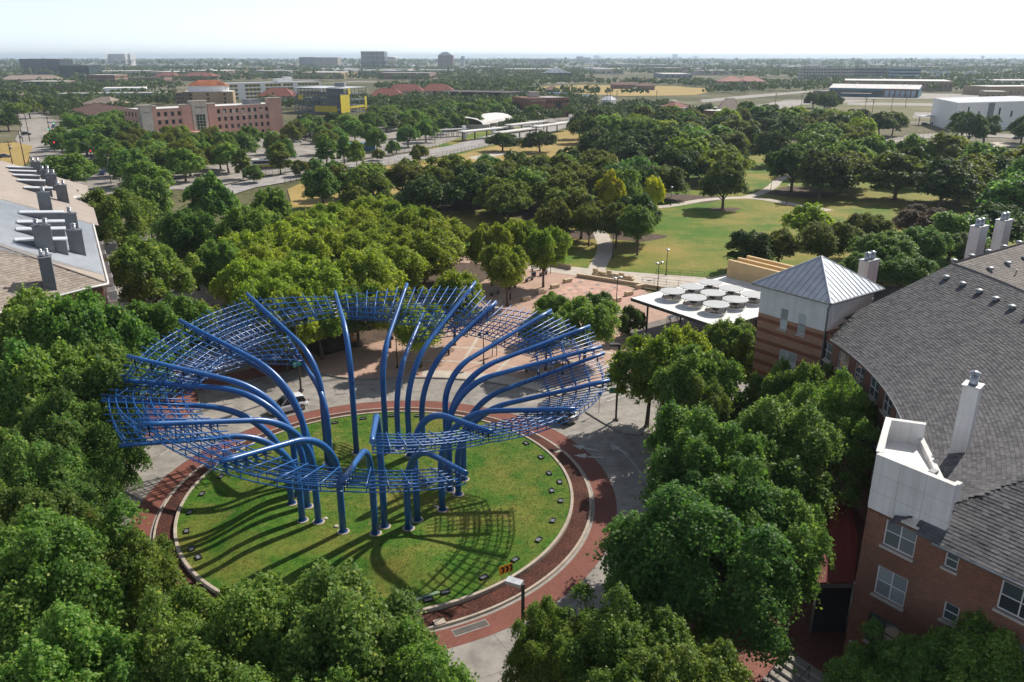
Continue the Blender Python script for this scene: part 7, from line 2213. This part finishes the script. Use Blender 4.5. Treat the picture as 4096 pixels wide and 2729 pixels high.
# water towers
def water_tower(px, yt, yb, w, m, lab, text=None):
    p = G(px, yb); h = GY(px, yt, p.y).z; r = w / 2 / FPX * p.y
    e = empty('water_tower', (p.x, p.y, 0), 0, lab, 'water tower')
    q = MB(); q.lathe([(r * .5, 0), (r * .45, h * .6), (r * .5, h * .62)], n=20); q.build('shaft', W_['stone'] if text else m, e)
    q = MB(); q.lathe([(r * .5, h * .6), (r * .98, h * .75), (r, h * .78), (r, h * .98), (r * .9, h), (.1, h)], n=24); q.build('tank', m, e)
    if text: text_obj('lettering', text, W_['dark'], e, (-r * .8, -r * 1.02, h * .82), (math.pi / 2, 0, 0), r * .36)
water_tower(1569, 227, 282, 44, W_['white'], 'white water tower with lettering beside the dark tower', 'FARMERS BR')
water_tower(1852, 225, 262, 15, W_['skyblue'], 'pale blue water tower right of the brown tower')
water_tower(3928, 224, 246, 12, W_['grey'], 'small water tower on the right horizon')
# anonymous low buildings of the plain
wrng = random.Random(21); n = 0
while n < 95:
    x, y = wrng.uniform(0, 4096), 258 + 60 * wrng.random() ** 1.3
    p = G(x, y); Lw, Dw, hw_ = wrng.uniform(50, 190), wrng.uniform(50, 150), wrng.uniform(7, 13)
    if y > 285 and 2900 < x < 4096: continue
    if any(abs((p - q[0]).dot(q[1]) - q[3] / 2) < q[3] / 2 + Lw and abs((p - q[0]).dot(-q[2]) - q[4] / 2) < q[4] / 2 + Dw + 10 for q in AVOID): continue
    rz = wrng.choice((0, UANG, -.1)); d = Vector((math.cos(rz), math.sin(rz), 0))
    wl_ = wrng.choice(('stone', 'white', 'cream', 'grey', 'tan', 'brown')); lab_ = 'low flat-roofed building with %s walls on the plain' % wl_
    e = building('warehouse', lab_, Vector((p.x, p.y, 0)), Vector((p.x, p.y, 0)) + d * Lw, Dw, hw_, wl_, wrng.choice(('white', 'white', 'white', 'grey')), 1 if y > 275 else 0, 5 if y > 275 else 0, (Lw / 9, 2.2), side=False, group='low buildings of the plain'); ORD.setdefault((lab_, 'plain'), []).append(e); n += 1

# ------------------------------------------------------------------ rail station, streets, signals
def canopy(x0, y0, x1, y1, lab, h=4.6, w=5):
    a, b = G(x0, y0, h), G(x1, y1, h); d = b - a; d.z = 0; L = d.length
    e = empty('platform_canopy', (a.x, a.y, 0), math.atan2(d.y, d.x), lab, 'canopy', 'station canopies')
    q = MB(); q.prism([(0, 0), (L, 0), (L, w), (0, w)], h - .5, h); q.build('roof', RF_['white'], e)
    q = MB(); q.box((L / 2, w / 2, h - .62), (L - .4, w - .6, .22)); q.build('soffit', M['steel'], e)
    n_ = max(2, int(L / 9))
    for i in range(n_ + 1): q = MB(); q.box((1 + (L - 2) * i / n_, w / 2, (h - .6) / 2), (.45, .45, h - .6)); q.build('post', M['steel'], e)
canopy(1860, 527, 2014, 511, 'white station canopy nearest the yellow grass'); canopy(2003, 531, 2142, 513, 'white station canopy in front, right of the arched hall'); canopy(2050, 500, 2195, 484, 'white station canopy at the back'); canopy(2158, 506, 2288, 488, 'white station canopy at the far end')
for px, yb, yt, lab in ((1857, 560, 505, 'white pylon at the near canopy'), (2171, 486, 463, 'white pylon at the back canopy'), (2281, 503, 468, 'white pylon at the far canopy'), (1976, 538, 508, 'white pylon between the canopies')):
    p = G(px, yb); h = GY(px, yt, p.y).z; q = MB(); q.box((0, 0, h / 2), (1.6, 1.0, h)); q.box((0, 0, h + .1), (1.9, 1.3, .2)); q.build('pylon', W_['white'], None, (p.x, p.y, 0), .3, label=lab, cat='pylon')
e = empty('station_hall', (0, 0, 0), 0, 'station hall with pale barrel-vaulted roofs', 'building')
for k in range(3):
    c0_ = G(1850 + k * 38, 522 - k * 8); w = 11 - k * .5
    q = MB()
    for i in range(8):
        t0, t1 = math.pi * i / 8, math.pi * (i + 1) / 8
        f = lambda t, y: (c0_.x + w * math.cos(t) + y * .5, c0_.y + y, 3 + 3.6 * math.sin(t))
        q.quad(f(t0, 0), f(t0, 16), f(t1, 16), f(t1, 0))
    q.build('vault', RF_['white'], e)
    q = MB(); q.box((c0_.x + 4, c0_.y + 8, 1.5), (2 * w - 1, 15, 3)); q.build('wall', W_['stone'], e)
for k, (x, y) in enumerate(((1690, 560), (1800, 548))):
    p = G(x, y); e = empty('shelter', (p.x, p.y, 0), .5, ['left', 'right'][k] + ' open steel bus shelter beside the station', 'shelter')
    q = MB(); q.box((0, 0, 3.6), (18, 5, .25)); q.build('roof', RF_['grey'], e)
    for i in range(7):
        for j in (-1, 1): q = MB(); q.box((-8.4 + i * 2.8, j * 2.1, 1.75), (.25, .25, 3.5)); q.build('post', M['cap'], e)
# fence of the rail strip
def fence(pts, lab, h=1.9, step=3.0):
    e = empty('fence', (0, 0, 0), 0, lab, 'fence')
    tot = 0; q = MB(); pl_ = [G(*p, .15) for p in pts]
    for p0, p1 in zip(pl_[:-1], pl_[1:]):
        for z in (h, h * .5, .1): q.bar(p0 + Vector((0, 0, z)), p1 + Vector((0, 0, z)), .05)
        n_ = max(1, int((p1 - p0).length / step))
        for i in range(n_):
            s = MB(); s.tube([(0, 0, 0), (0, 0, h)], .05, 5); p = p0.lerp(p1, i / n_)
            o = inst('post', POST, e, p)
    q.build('rail', M['steel'], e)
s = MB(); s.tube([(0, 0, 0), (0, 0, 1.95)], .06, 5); POST = s.mesh('post', M['steel'])
fence([(1140, 738), (1250, 708), (1420, 680), (1654, 646), (1771, 628), (1990, 580)], 'thin wire fence between the rail strip and the dry field')
fence([(1010, 718), (1327, 660), (1654, 608), (1800, 580)], 'thin wire fence on the car park side of the rail strip')
fence([(3000, 420), (3100, 408), (3250, 396), (3400, 392), (3700, 394)], 'long fence along the airfield', 2.2, 8)
fence([(3390, 597), (3500, 575), (3640, 548), (3850, 536)], 'wire fence at the street behind the park')
# poles
def pole(px, py, h, lab, arm=True, r=.16):
    p = G(px, py); e = empty('utility_pole', (p.x, p.y, 0), .4, lab, 'utility pole', 'poles')
    q = MB(); q.tube([(0, 0, 0), (0, 0, h)], [r, r * .65], 7); q.build('shaft', M['bark'], e)
    if arm:
        q = MB(); q.box((0, 0, h - .6), (2.4, .14, .16)); q.box((0, 0, h - 1.6), (1.8, .12, .14))
        for x in (-1.1, -.6, .6, 1.1): q.lathe([(.06, 0), (.06, .25), (.01, .3)], (x, 0, h - .52), 6)
        q.build('crossarm', M['bark'], e)
        q = MB(); q.lathe([(.28, 0), (.28, .9), (.1, 1.0)], (.4, 0, h - 3), 10); q.build('transformer', M['cap'], e)
for px, py, h, lab in ((92, 569, 12, 'utility pole at the far left crossing'), (120, 567, 13, 'utility pole second at the far left crossing'), (102, 668, 13, 'leaning utility pole over the barrels'), (52, 665, 9, 'short utility pole at the left edge'), (202, 549, 12, 'utility pole between the signals'),
        (3098, 448, 13, 'pole by the airfield, first of the row'), (3202, 446, 12, 'pole by the airfield, second of the row'), (3318, 466, 14, 'pole by the airfield, behind the dark trees'), (3455, 473, 13, 'pole by the airfield right of the bungalow'), (3485, 474, 12, 'pole by the airfield, next to the bungalow one'), (3565, 440, 11, 'pole near the middle of the airfield'), (3620, 434, 11, 'pole near the runway'), (3785, 515, 12, 'pole left of the white modern block'), (2426, 440, 13, 'pole by the far street, left of three'), (2440, 440, 13, 'pole by the far street, middle of three'), (2465, 440, 14, 'pole by the far street, right of three'), (2624, 425, 12, 'pole by the far street trees')):
    pole(px, py, h, lab, r=.2)
M['sig_red'] = bpy.data.materials.new('signal_red'); M['sig_green'] = bpy.data.materials.new('signal_green')
for k, c in (('sig_red', (1, .03, .02)), ('sig_green', (.02, .9, .45))):
    M[k].use_nodes = True; bs_n = M[k].node_tree.nodes['Principled BSDF']; bs_n.inputs['Emission Color'].default_value = rgba(c); bs_n.inputs['Emission Strength'].default_value = 1.6; bs_n.inputs['Base Color'].default_value = rgba(tuple(x * .3 for x in c))
def signal(px, py, pxe, h, lab, lit, n_):
    p = G(px, py); q_ = G(pxe, py); d = Vector((q_.x - p.x, 0, 0)); e = empty('traffic_signal', (p.x, p.y, 0), 0, lab, 'traffic signal')
    q = MB(); q.tube([(0, 0, 0), (0, 0, h + .6)], [.16, .12], 8); q.build('mast', M['bronze'], e)
    q = MB(); q.tube([(0, 0, h), (d.x, 0, h + .5)], [.1, .05], 6); q.build('mast_arm', M['bronze'], e)
    hb_ = MB(); hb_.box((0, 0, 0), (.36, .3, 1.05)); hm = hb_.mesh('signal_head', M['black'])
    lb_ = MB(); lb_.lathe([(.001, 0), (.17, .01)], n=12, smooth=False); lmsh = lb_.mesh('lamp', M[lit])
    for i in range(n_):
        x = d.x * (.45 + .55 * i / max(1, n_ - 1)); o = inst('signal_head', hm, e, (x, -.1, h + .2)); inst('lamp', lmsh, o, (0, -.16, .32 if lit == 'sig_red' else -.32), (math.pi / 2, 0, 0), 1.5)
    o = inst('signal_head', hm, e, (0.3 if d.x < 0 else -.3, -.1, 3.2)); inst('lamp', lmsh, o, (0, -.16, .32 if lit == 'sig_red' else -.32), (math.pi / 2, 0, 0), 1.5)
    q = MB(); q.box((d.x * .12, -.1, h + .1), (1.9, .06, .5)); q.build('street_sign', mat('sky_sign', (0.02, 0.22, 0.55), .5), e) if 'sky_sign' not in MATS else q.build('street_sign', MATS['sky_sign'], e)
signal(366, 642, 231, 6.2, 'traffic signal with three red lights on its arm', 'sig_red', 3)
signal(201, 540, 255, 6.0, 'traffic signal with green lights on its arm', 'sig_green', 2)
def lot_lamp(px, py, h, lab):
    p = G(px, py); e = empty('lot_lamp', (p.x, p.y, 0), 0, lab, 'lamp post', 'car park lamps')
    q = MB(); q.tube([(0, 0, 0), (0, 0, h)], .13, 6); q.build('post', M['bronze'], e); q = MB(); q.box((-.8, 0, h), (1.0, .5, .2)); q.box((.8, 0, h), (1.0, .5, .2)); q.box((0, 0, h), (1.4, .1, .1)); q.build('lamp_head', M['bronze'], e)
for px, py, h, lab in ((445, 738, 9, 'twin-headed lamp over the side street'), (497, 575, 10, 'pale lamp among the car park trees'), (1004, 560, 10, 'lamp in front of the pink hotel'), (1397, 520, 9, 'lamp before the unfinished block'), (1880, 440, 9, 'lamp by the station trees'), (1740, 575, 7, 'lamp beside the rail strip')):
    lot_lamp(px, py, h, lab)
cars = [(107, 542, .3, 'suv', 'black', 'dark car on the far left street'), (232, 532, 1.9, 'suv', 'grey', 'grey pickup-like car waiting at the far signal'), (216, 512, 1.9, 'sedan', 'blue', 'dark blue car behind the waiting one'), (382, 672, .1, 'suv', 'white', 'white car crossing at the red lights'), (410, 700, 2.0, 'sedan', 'blue', 'blue car below the crossing white one'), (648, 632, 2.2, 'sedan', 'red', 'red car under the car park trees'), (672, 630, 2.2, 'sedan', 'silver', 'silver car beside the red one'), (1103, 541, 0, 'suv', 'white', 'white car at the corner of the pink hotel'), (1191, 571, .1, 'sedan', 'white', 'white car in the car park lane'), (905, 590, .1, 'sedan', 'silver', 'silver car in front of the pink hotel'),
        (2154, 475, .2, 'suv', 'white', 'white van-like car by the brick office, left'), (2187, 475, .2, 'suv', 'white', 'white car by the brick office, second'), (2212, 473, .2, 'suv', 'silver', 'silver car by the brick office'), (2235, 467, .4, 'sedan', 'black', 'black car by the brick office'), (2250, 466, .4, 'sedan', 'silver', 'silver car right of the black one'), (2350, 435, .1, 'sedan', 'white', 'white car on the far street'), (2387, 434, .1, 'sedan', 'silver', 'silver car on the far street'), (2362, 441, .1, 'sedan', 'blue', 'blue car on the far street'), (2382, 443, .1, 'sedan', 'black', 'black car on the far street'), (3700, 503, .2, 'suv', 'black', 'black pickup under the carport'), (3740, 500, .2, 'suv', 'grey', 'grey car beside the carport'), (4068, 560, .1, 'sedan', 'black', 'black car on the street at the right edge'), (20, 632, .6, 'sedan', 'blue', 'dark car at the left edge behind the roof')]
for px, py, rz, kd, pt, lab in cars: car(G(px, py), rz, kd, pt, lab, .2, group='parked and waiting cars', simple=True)
crng = random.Random(2)
for i in range(24): e = car(G(3335 + i * 15 + crng.uniform(-3, 3), 384 + crng.uniform(-1, 3)), crng.choice((1.5, 1.6, .1)), crng.choice(('sedan', 'suv')), crng.choice(('white', 'black', 'grey', 'silver', 'blue')), 'car parked in the row before the hangar', .2, group='cars before the hangar', simple=True); ORD.setdefault(('car parked in the row before the hangar', 'h'), []).append(e)
p = G(3720, 500); e = empty('carport', (p.x, p.y, 0), .1, 'pale metal carport left of the white modern block', 'carport')
q = MB(); q.box((0, 0, 5.0), (16, 9, .3)); q.build('roof', RF_['metal'], e)
for x in (-7, 0, 7): q = MB(); q.box((x, 0, 2.5), (.3, .3, 5)); q.build('post', M['steel'], e)
# buses
def bus(px, py, rz, lab):
    p = G(px, py); e = empty('bus', (p.x, p.y, .2), rz, lab, 'bus')
    q = MB(); q.box((0, 0, 1.75), (12, 2.5, 2.7)); q.build('body', W_['white'], e)
    q = MB(); q.box((0, 0, .8), (12.03, 2.53, .8)); q.build('lower_panel', M['sheath'], e)
    q = MB(); q.box((0, 0, 2.0), (11.6, 2.56, .95)); q.build('window_glass', M['glass_dark'], e)
    for x in (-3.6, 3.8):
        for y in (-1, 1): inst('wheel', tym, e, (x, y * 1.16, .42), (-y * math.pi / 2, 0, 0), 1.35)
bus(1080, 672, .45, 'white and yellow bus behind the rail strip shrubs'); bus(2010, 535, .45, 'white and yellow bus between the canopies')
q = MB(); p = G(1430, 605); q.box((0, 0, 1.5), (14, 6, 3)); q.box((0, 0, 3.1), (15, 7, .25)); q.build('blue_kiosk', W_['blue'], None, (p.x, p.y, 0), .4, label='blue kiosk beside the shrubs at the rail strip', cat='kiosk')
q = MB(); q.lathe([(.28, 0), (.25, .8), (.33, 1.3), (.15, 1.5), (.13, 1.75), (.01, 1.8)], n=10); p = G(1587, 615); q.build('mail_box', W_['blue'], None, (p.x, p.y, .2), label='upright blue box at the end of the shrubs', cat='box')
# shade structures of the park
for px, py, lab in ((3115, 585, 'dark slatted shade roof in the park, left'), (3920, 655, 'dark slatted shade roof in the park, right'), (3520, 622, 'dark slatted shade roof in the park, middle')):
    p = G(px, py, 3); e = empty('pergola', (p.x, p.y, 0), -.1, lab, 'pergola')
    q = MB()
    for i in range(14): q.box((0, -2 + i * .3, 3), (11, .12, .16))
    q.build('slats', M['steel'], e)
    for x in (-5, 0, 5): q = MB(); q.box((x, 0, 1.5), (.3, .3, 3)); q.build('post', M['steel'], e)
# ------------------------------------------------------------------ park trees and everything beyond
PG = 'single park trees'
tree_at(*G(2890, 837).xy, 'wide0', 11.6, 13.0, 'dark', 'lone round dark oak standing on the bright lawn', PG)
for px, py, k, h, w, lf, lab in (
        (2449, 680, 'mid1', 11, 7.5, 'yellow', 'yellow-leaved tree at the near edge of the park'), (2618, 706, 'mid2', 9, 6, 'yellow', 'half-yellow tree right of the yellow one'), (2560, 770, 'mid0', 10, 10, 'dark', 'dark tree on the lawn edge left of the lone oak'), (2330, 760, 'mid1', 10, 11, 'olive', 'olive tree beside the park path'), (2560, 820, 'med1', 9.5, 8, 'oakdeep', 'dark green tree right of the park path'),
        (2360, 825, 'med0', 8.0, 7, 'olive', 'small-crowned tree left of the park path'), (2470, 810, 'med2', 9, 8, 'olive', 'tree with grey-green crown above the park path'), (2220, 800, 'mid0', 9, 9, 'olive', 'olive tree at the grove end'),
        (2990, 918, 'mid2', 7.2, 9, 'dark', 'dark spreading tree left of the buff walls'), (3130, 915, 'mid0', 6.5, 7.5, 'olive', 'bronze-green tree behind the buff walls'), (3330, 885, 'med0', 8.5, 12, 'olive', 'large domed tree with pale sprays behind the tower'), (3480, 850, 'med1', 8.5, 11, 'olive', 'domed tree right of the large one behind the tower'), (3250, 812, 'mid1', 8, 10, 'bright', 'light green tree behind the domed ones'), (3700, 822, 'med2', 7, 13, 'brown', 'brown-tinged spreading tree behind the roofs'),
        (3560, 930, 'med0', 8.5, 11, 'oakdeep', 'green tree right of the tower chimney'), (3690, 905, 'med1', 8.5, 11, 'oakdeep', 'green tree between the white chimneys'), (3830, 845, 'mid2', 9, 12, 'oakdeep', 'green tree behind the left of the paired chimneys'), (3990, 815, 'mid0', 9, 12, 'dark', 'dark tree behind the paired chimneys'), (3880, 930, 'med2', 7, 9, 'oakdeep', 'green tree filling the gap by the paired chimneys'), (3450, 1010, 'med1', 6.5, 8, 'oakdeep', 'low tree at the foot of the tower chimney'), (3620, 1020, 'med0', 6.5, 9, 'oakdeep', 'low tree behind the grey roof ridge'),
        (2010, 528, 'wide1', 7.5, 15, 'dark', 'wide multi-stemmed tree on the dry field'), (2160, 525, 'wide0', 8.0, 16, 'dark', 'wide dark tree at the end of the dry field'), (1675, 578, 'shrub0', 6.2, 7.5, 'olive', 'round yellowish bush alone in the rail strip'),
        (1280, 668, 'mid0', 10, 11, 'oakdeep', 'tree left of the dry field, darkest of the hedge'), (1420, 740, 'mid1', 8, 9, 'olive', 'tree at the left end of the park row'),
        (460, 655, 'crape0', 5.5, 5, 'olive', 'thin many-stemmed tree at the side street'), (960, 596, 'cone0', 9, 7, 'olive', 'pointed tree in the car park, left of four'), (1370, 540, 'cone0', 10, 7.5, 'oak', 'pointed tree in the car park beside the blue kiosk'), (1110, 570, 'cone0', 10, 8, 'olive', 'pointed bronze tree behind the rail strip'), (1300, 535, 'cone0', 11, 8, 'oak', 'pointed green tree behind the rail strip'), (1420, 560, 'cone0', 9, 6.5, 'bright', 'pointed light tree right of the kiosk')):
    tree_px(px, py, k, h, w, lf, lab, PG)
kr = 0
for px, py, lab in ((1010, 660, 'round shrub at the left of the rail strip'), (1195, 640, 'round shrub second along the rail strip'), (1255, 632, 'round shrub third along the rail strip'), (1430, 580, 'tall shrub before the blue kiosk'), (1570, 560, 'tall grey-green shrub at the kerb of the rail strip'), (1510, 595, 'small shrub between the tall ones'), (1330, 640, 'small shrub low at the rail strip')):
    tree_px(px, py, 'shrub0', trng.uniform(4, 6), trng.uniform(5, 7), 'olive' if kr % 2 else 'oakdeep', lab, 'shrubs of the rail strip', 'shrub', 'shrub'); kr += 1

lawn_keep = [G(*p) for p in ((2180, 1000), (2330, 960), (2420, 900), (2640, 835), (2900, 790), (3000, 800), (3260, 850), (3160, 930), (2980, 1000), (2960, 1120), (2300, 1090))]
NOGO = [(1140, 1495, 440, 524), (540, 1140, 428, 598), (690, 935, 420, 470), (905, 1290, 385, 425), (3830, 4096, 470, 545), (2100, 2290, 455, 478)]   # open ground before the facades, as picture rectangles of the ground
def nogo(x, y):
    d = y * _c + CAM_H * _s; px = 2048 + FPX * x / d; py = 1364.5 - FPX * (y * _s - CAM_H * _c) / d
    return any(a <= px <= b and c <= py <= e for a, b, c, e in NOGO)
def scatter(poly, spacing, count, kinds, hs, ws, leaves, lab, group, name='oak_tree', seed=1, shrink=.55):
    rg = random.Random(seed); P = [G(*p) for p in poly]; n = 0
    x0, x1, y0, y1 = min(p.x for p in P), max(p.x for p in P), min(p.y for p in P), max(p.y for p in P)
    for _ in range(count * 60):
        if n >= count: break
        x, y = rg.uniform(x0, x1), rg.uniform(y0, y1)
        if not inpoly(x, y, P) or inpoly(x, y, lawn_keep) or nogo(x, y): continue
        if min([math.hypot(x - a, y - b) for a, b, r in TREES]) < spacing * rg.uniform(.8, 1.15): continue
        if any(-2 < (Vector((x, y, 0)) - q[0]).dot(q[1]) < q[3] + 2 and -4 < (Vector((x, y, 0)) - q[0]).dot(-q[2]) < q[4] + 2 for q in AVOID): continue
        h = rg.uniform(*hs)
        lf = rg.choice(leaves)
        word = {'dark': 'dark green', 'olive': 'olive green', 'oak': 'mid green', 'oakdeep': 'deep green', 'bright': 'light green', 'yellow': 'yellow'}[lf]
        tree_at(x, y, rg.choice(kinds), h, rg.uniform(*ws), lf, word + ' ' + lab, group, name); n += 1
    return n
MID = ['mid0', 'mid1', 'mid2', 'wide0', 'wide1']; FAR = ['far0', 'far1', 'far2']
for px, py, k, h, w, lf, lab in ((270, 612, 'mid0', 10, 15, 'oak', 'broad oak behind the far stacks of the left roofs'), (200, 628, 'mid1', 9, 10, 'oak', 'oak at the foot of the far left signals'), (500, 592, 'mid2', 11, 13, 'oakdeep', 'deep green oak right of the crossing cars'), (575, 640, 'mid0', 11, 13, 'oak', 'oak over the right side of the side street'), (640, 600, 'wide0', 9, 13, 'oak', 'oak over the red car'),
        (105, 392, 'mid1', 12, 14, 'olive', 'tall olive tree left of the far street'), (30, 372, 'mid2', 11, 16, 'dark', 'dark tree at the left edge of the far street'), (20, 450, 'wide1', 9, 14, 'dark', 'dark wide tree at the left edge by the poles'), (190, 385, 'mid0', 11, 13, 'oakdeep', 'tree between the far street and the brown roof'), (60, 410, 'wide0', 10, 16, 'oak', 'wide tree behind the left utility poles'), (420, 500, 'mid2', 11, 15, 'oakdeep', 'dark oak left of the pink hotel'), (330, 515, 'wide0', 10, 15, 'oakdeep', 'broad oak in front of the brown restaurant')):
    tree_px(px, py, k, h, w, lf, lab, 'trees of the far left street')
c1n = scatter([(1330, 795), (1700, 775), (2150, 745), (2300, 700), (2480, 760), (2650, 800), (2600, 835), (2440, 865), (2380, 900), (2200, 930), (1900, 880), (1600, 855), (1350, 855)], 8.2, 40, MID, (8.5, 10.5), (11.5, 14.5), ['olive', 'dark', 'olive', 'oakdeep'], 'tree in the near park row', 'trees of the near park row', seed=3)
c2n = scatter([(2290, 590), (2340, 520), (2420, 492), (2700, 488), (3000, 490), (3250, 500), (3480, 520), (3600, 530), (3480, 580), (3380, 610), (3440, 645), (3200, 675), (3000, 705), (2900, 745), (2700, 770), (2500, 745), (2350, 670)], 10.6, 68, MID, (9.5, 12.5), (14, 18.5), ['olive', 'dark', 'oak', 'oakdeep', 'dark', 'bright'], 'tree in the dense middle of the park', 'trees in the middle of the park', seed=4)
c3n = scatter([(3050, 730), (3400, 665), (3800, 710), (4150, 690), (4150, 905), (3900, 880), (3500, 830), (3300, 815), (3180, 790)], 12, 20, ['wide0', 'wide1', 'mid0'], (10.5, 13.5), (15, 20), ['dark', 'oakdeep', 'olive'], 'broad tree on the right of the park', 'trees on the right of the park', seed=5)
scatter([(350, 580), (700, 520), (1000, 575), (1000, 680), (700, 750), (520, 740), (400, 680)], 9.5, 30, MID, (8, 10.5), (10.5, 13.5), ['oak', 'oakdeep', 'oak', 'olive'], 'tree in the leafy left car park', 'leafy car park trees', seed=16)
c4n = scatter([(420, 640), (700, 570), (1100, 548), (1500, 565), (1880, 500), (1930, 530), (1650, 592), (1300, 650), (1000, 700), (700, 740), (520, 740)], 12, 22, MID, (7.5, 10), (9, 12), ['oak', 'olive', 'oakdeep'], 'tree in the car park by the rail strip', 'car park trees', seed=6)
c5n = scatter([(300, 540), (560, 480), (760, 560), (900, 545), (1150, 535), (1220, 480), (1700, 470), (2000, 450), (2120, 440), (2200, 480), (1900, 492), (1500, 545), (1100, 550), (800, 590), (560, 640), (430, 690), (330, 640)], 11.5, 48, MID, (8.5, 11), (13, 16.5), ['oak', 'oakdeep', 'dark', 'oak'], 'tree before the hotels', 'trees before the hotels', seed=7)
scatter([(3800, 560), (4150, 560), (4150, 585), (3850, 580)], 11, 5, ['wide0', 'wide1'], (11, 13), (14, 17), ['dark'], 'oak in front of the white modern block', 'oaks before the modern block', seed=8)
scatter([(3200, 435), (3300, 432), (3380, 436), (3400, 450), (3260, 450)], 14, 4, ['wide0', 'wide1'], (11, 13), (15, 18), ['dark'], 'oak standing alone on the airfield', 'airfield oaks', seed=9)
scatter([(180, 560), (240, 540), (330, 660), (280, 700), (210, 610)], 9, 5, MID, (7, 9), (8, 10), ['oak', 'oakdeep'], 'tree in the far left street median', 'street median trees', seed=11)

# the wooded plain: too many to tell apart
def distant():
    rg = np.random.default_rng(77)
    V_, T_, tint = [], [], []
    keep_out = [[G(*p) for p in poly] for poly in (
        [(2100, 360), (2190, 345), (2340, 340), (2700, 345), (2880, 358), (2780, 382), (2500, 385), (2230, 372)], [(3020, 452), (3150, 400), (3300, 388), (4300, 388), (4300, 480), (3700, 500), (3500, 500), (3400, 480), (3100, 470)], [(2800, 400), (3010, 380), (3260, 362), (3300, 365), (3010, 392), (2810, 412)],
        [(2280, 440), (2380, 425), (2560, 405), (2700, 400), (2720, 412), (2600, 425), (2500, 445), (2420, 462), (2330, 470)], [(0, 480), (0, 640), (330, 800), (560, 770), (420, 620), (270, 500), (210, 470), (130, 430), (60, 425)], [(800, 640), (1000, 575), (1300, 560), (1900, 500), (2330, 468), (1023, 712), (800, 760)],
        [(900, 745), (1654, 612), (1945, 545), (2330, 470), (2330, 560), (2150, 690), (1270, 830)], [(3260, 395), (3340, 366), (4300, 376), (4300, 398)])]
    seg = rg.normal
    def field(x, y): return math.sin(x * .011 + 1.3) + math.sin(y * .013 + .4) + math.sin((x + y) * .0061) + math.sin((x - 1.7 * y) * .0043 + 2)
    spec = [(300, 430, 150, 150, (4, 6), 1.15), (430, 760, 1100, 60, (3.8, 6.4), 1.8), (760, 1500, 1900, 20, (4.5, 7), 3.0), (1500, 3200, 3600, 9, (6, 10), 5.0), (3200, 9500, 7000, 4, (9, 22), 11)]
    for d0, d1, cnt, nq, (r0, r1), qs in spec:
        k = 0; tries = 0
        while k < cnt and tries < cnt * 14:
            tries += 1
            d = math.sqrt(rg.uniform(d0 * d0, d1 * d1)); an = rg.uniform(-.62, .62)
            x, y = d * math.sin(an), d * math.cos(an)
            if nogo(x, y): continue
            if field(x, y) < -.5 + (0.0 if d < 1500 else -.3): continue
            if d < 1300 and (inpoly(x, y, keep_out[0]) or any(inpoly(x, y, q) for q in keep_out[1:])): continue
            if d < 520 and min(math.hypot(x - a, y - b) - r for a, b, r in TREES) < 1.5: continue
            if d < 430 and x > -70: continue
            p = Vector((x, y, 0)); r = rg.uniform(r0, r1)
            if any(-r < (p - q[0]).dot(q[1]) < q[3] + r and -r * 1.4 < (p - q[0]).dot(-q[2]) < q[4] + r for q in AVOID): continue
            k += 1
            h = r * rg.uniform(.75, 1.05); tt = rg.uniform(0, 1)
            e = rg.normal(size=(nq, 3)); e /= np.linalg.norm(e, axis=1)[:, None]; e[:, 2] = np.abs(e[:, 2]) * 1.0 - .25
            c = np.array([x, y, h * .95]) + e * np.array([r, r, h]) * rg.uniform(.55, 1.0, nq)[:, None]
            nr = e + rg.normal(size=(nq, 3)) * .35; nr /= np.linalg.norm(nr, axis=1)[:, None]
            t = rg.normal(size=(nq, 3)); t -= (t * nr).sum(1)[:, None] * nr; t /= np.linalg.norm(t, axis=1)[:, None]; s = np.cross(nr, t)
            L = qs * rg.uniform(.6, 1.2, nq)[:, None] * .62
            q = np.stack([c - t * L, c + s * L * .8, c + t * L, c - s * L * .8], 1)
            V_.append(q.reshape(-1, 3)); tint.append(np.repeat(np.clip(.15 + .45 * tt + .2 * rg.normal(size=nq), 0, 1), 4))
    v = np.concatenate(V_); tn = np.concatenate(tint); nq = len(v) // 4
    me = bpy.data.meshes.new('distant_trees')
    me.vertices.add(len(v)); me.vertices.foreach_set('co', v.reshape(-1))
    me.loops.add(nq * 4); me.loops.foreach_set('vertex_index', np.arange(nq * 4, dtype=np.int32))
    me.polygons.add(nq); me.polygons.foreach_set('loop_start', np.arange(0, nq * 4, 4, dtype=np.int32))
    at = me.attributes.new('tint', 'FLOAT', 'POINT'); at.data.foreach_set('value', tn.astype(np.float32)); me.update()
    me.materials.append(leafmat('leaf_distant', (0.032, 0.062, 0.016), (0.065, 0.105, 0.024), (0.13, 0.155, 0.035), .25, .6, .2))
    o = bpy.data.objects.new('distant_trees', me); COL.objects.link(o)
    tag(o, 'wooded suburban plain of trees reaching to the horizon', 'trees', kind='stuff')
distant()
ordinal_labels()
print('SCATTER', c1n, c2n, c3n, c4n, c5n, 'trees', len(TREES))
# ------------------------------------------------------------------ air
M['haze'] = bpy.data.materials.new('haze_air')
M['haze'].use_nodes = True
_nt = M['haze'].node_tree
_nt.nodes.remove(_nt.nodes['Principled BSDF'])
_pv = _nt.nodes.new('ShaderNodeVolumePrincipled')
_pv.inputs['Color'].default_value = (0.70, 0.85, 1.0, 1)
_pv.inputs['Density'].default_value = 1.05e-4
_pv.inputs['Anisotropy'].default_value = 0.2
_nt.links.new(_pv.outputs[0], _nt.nodes['Material Output'].inputs['Volume'])
b = MB(); b.box((0, 9800, 44.0), (40200, 20400, 92.0))
b.build('haze', M['haze'], kind='stuff')
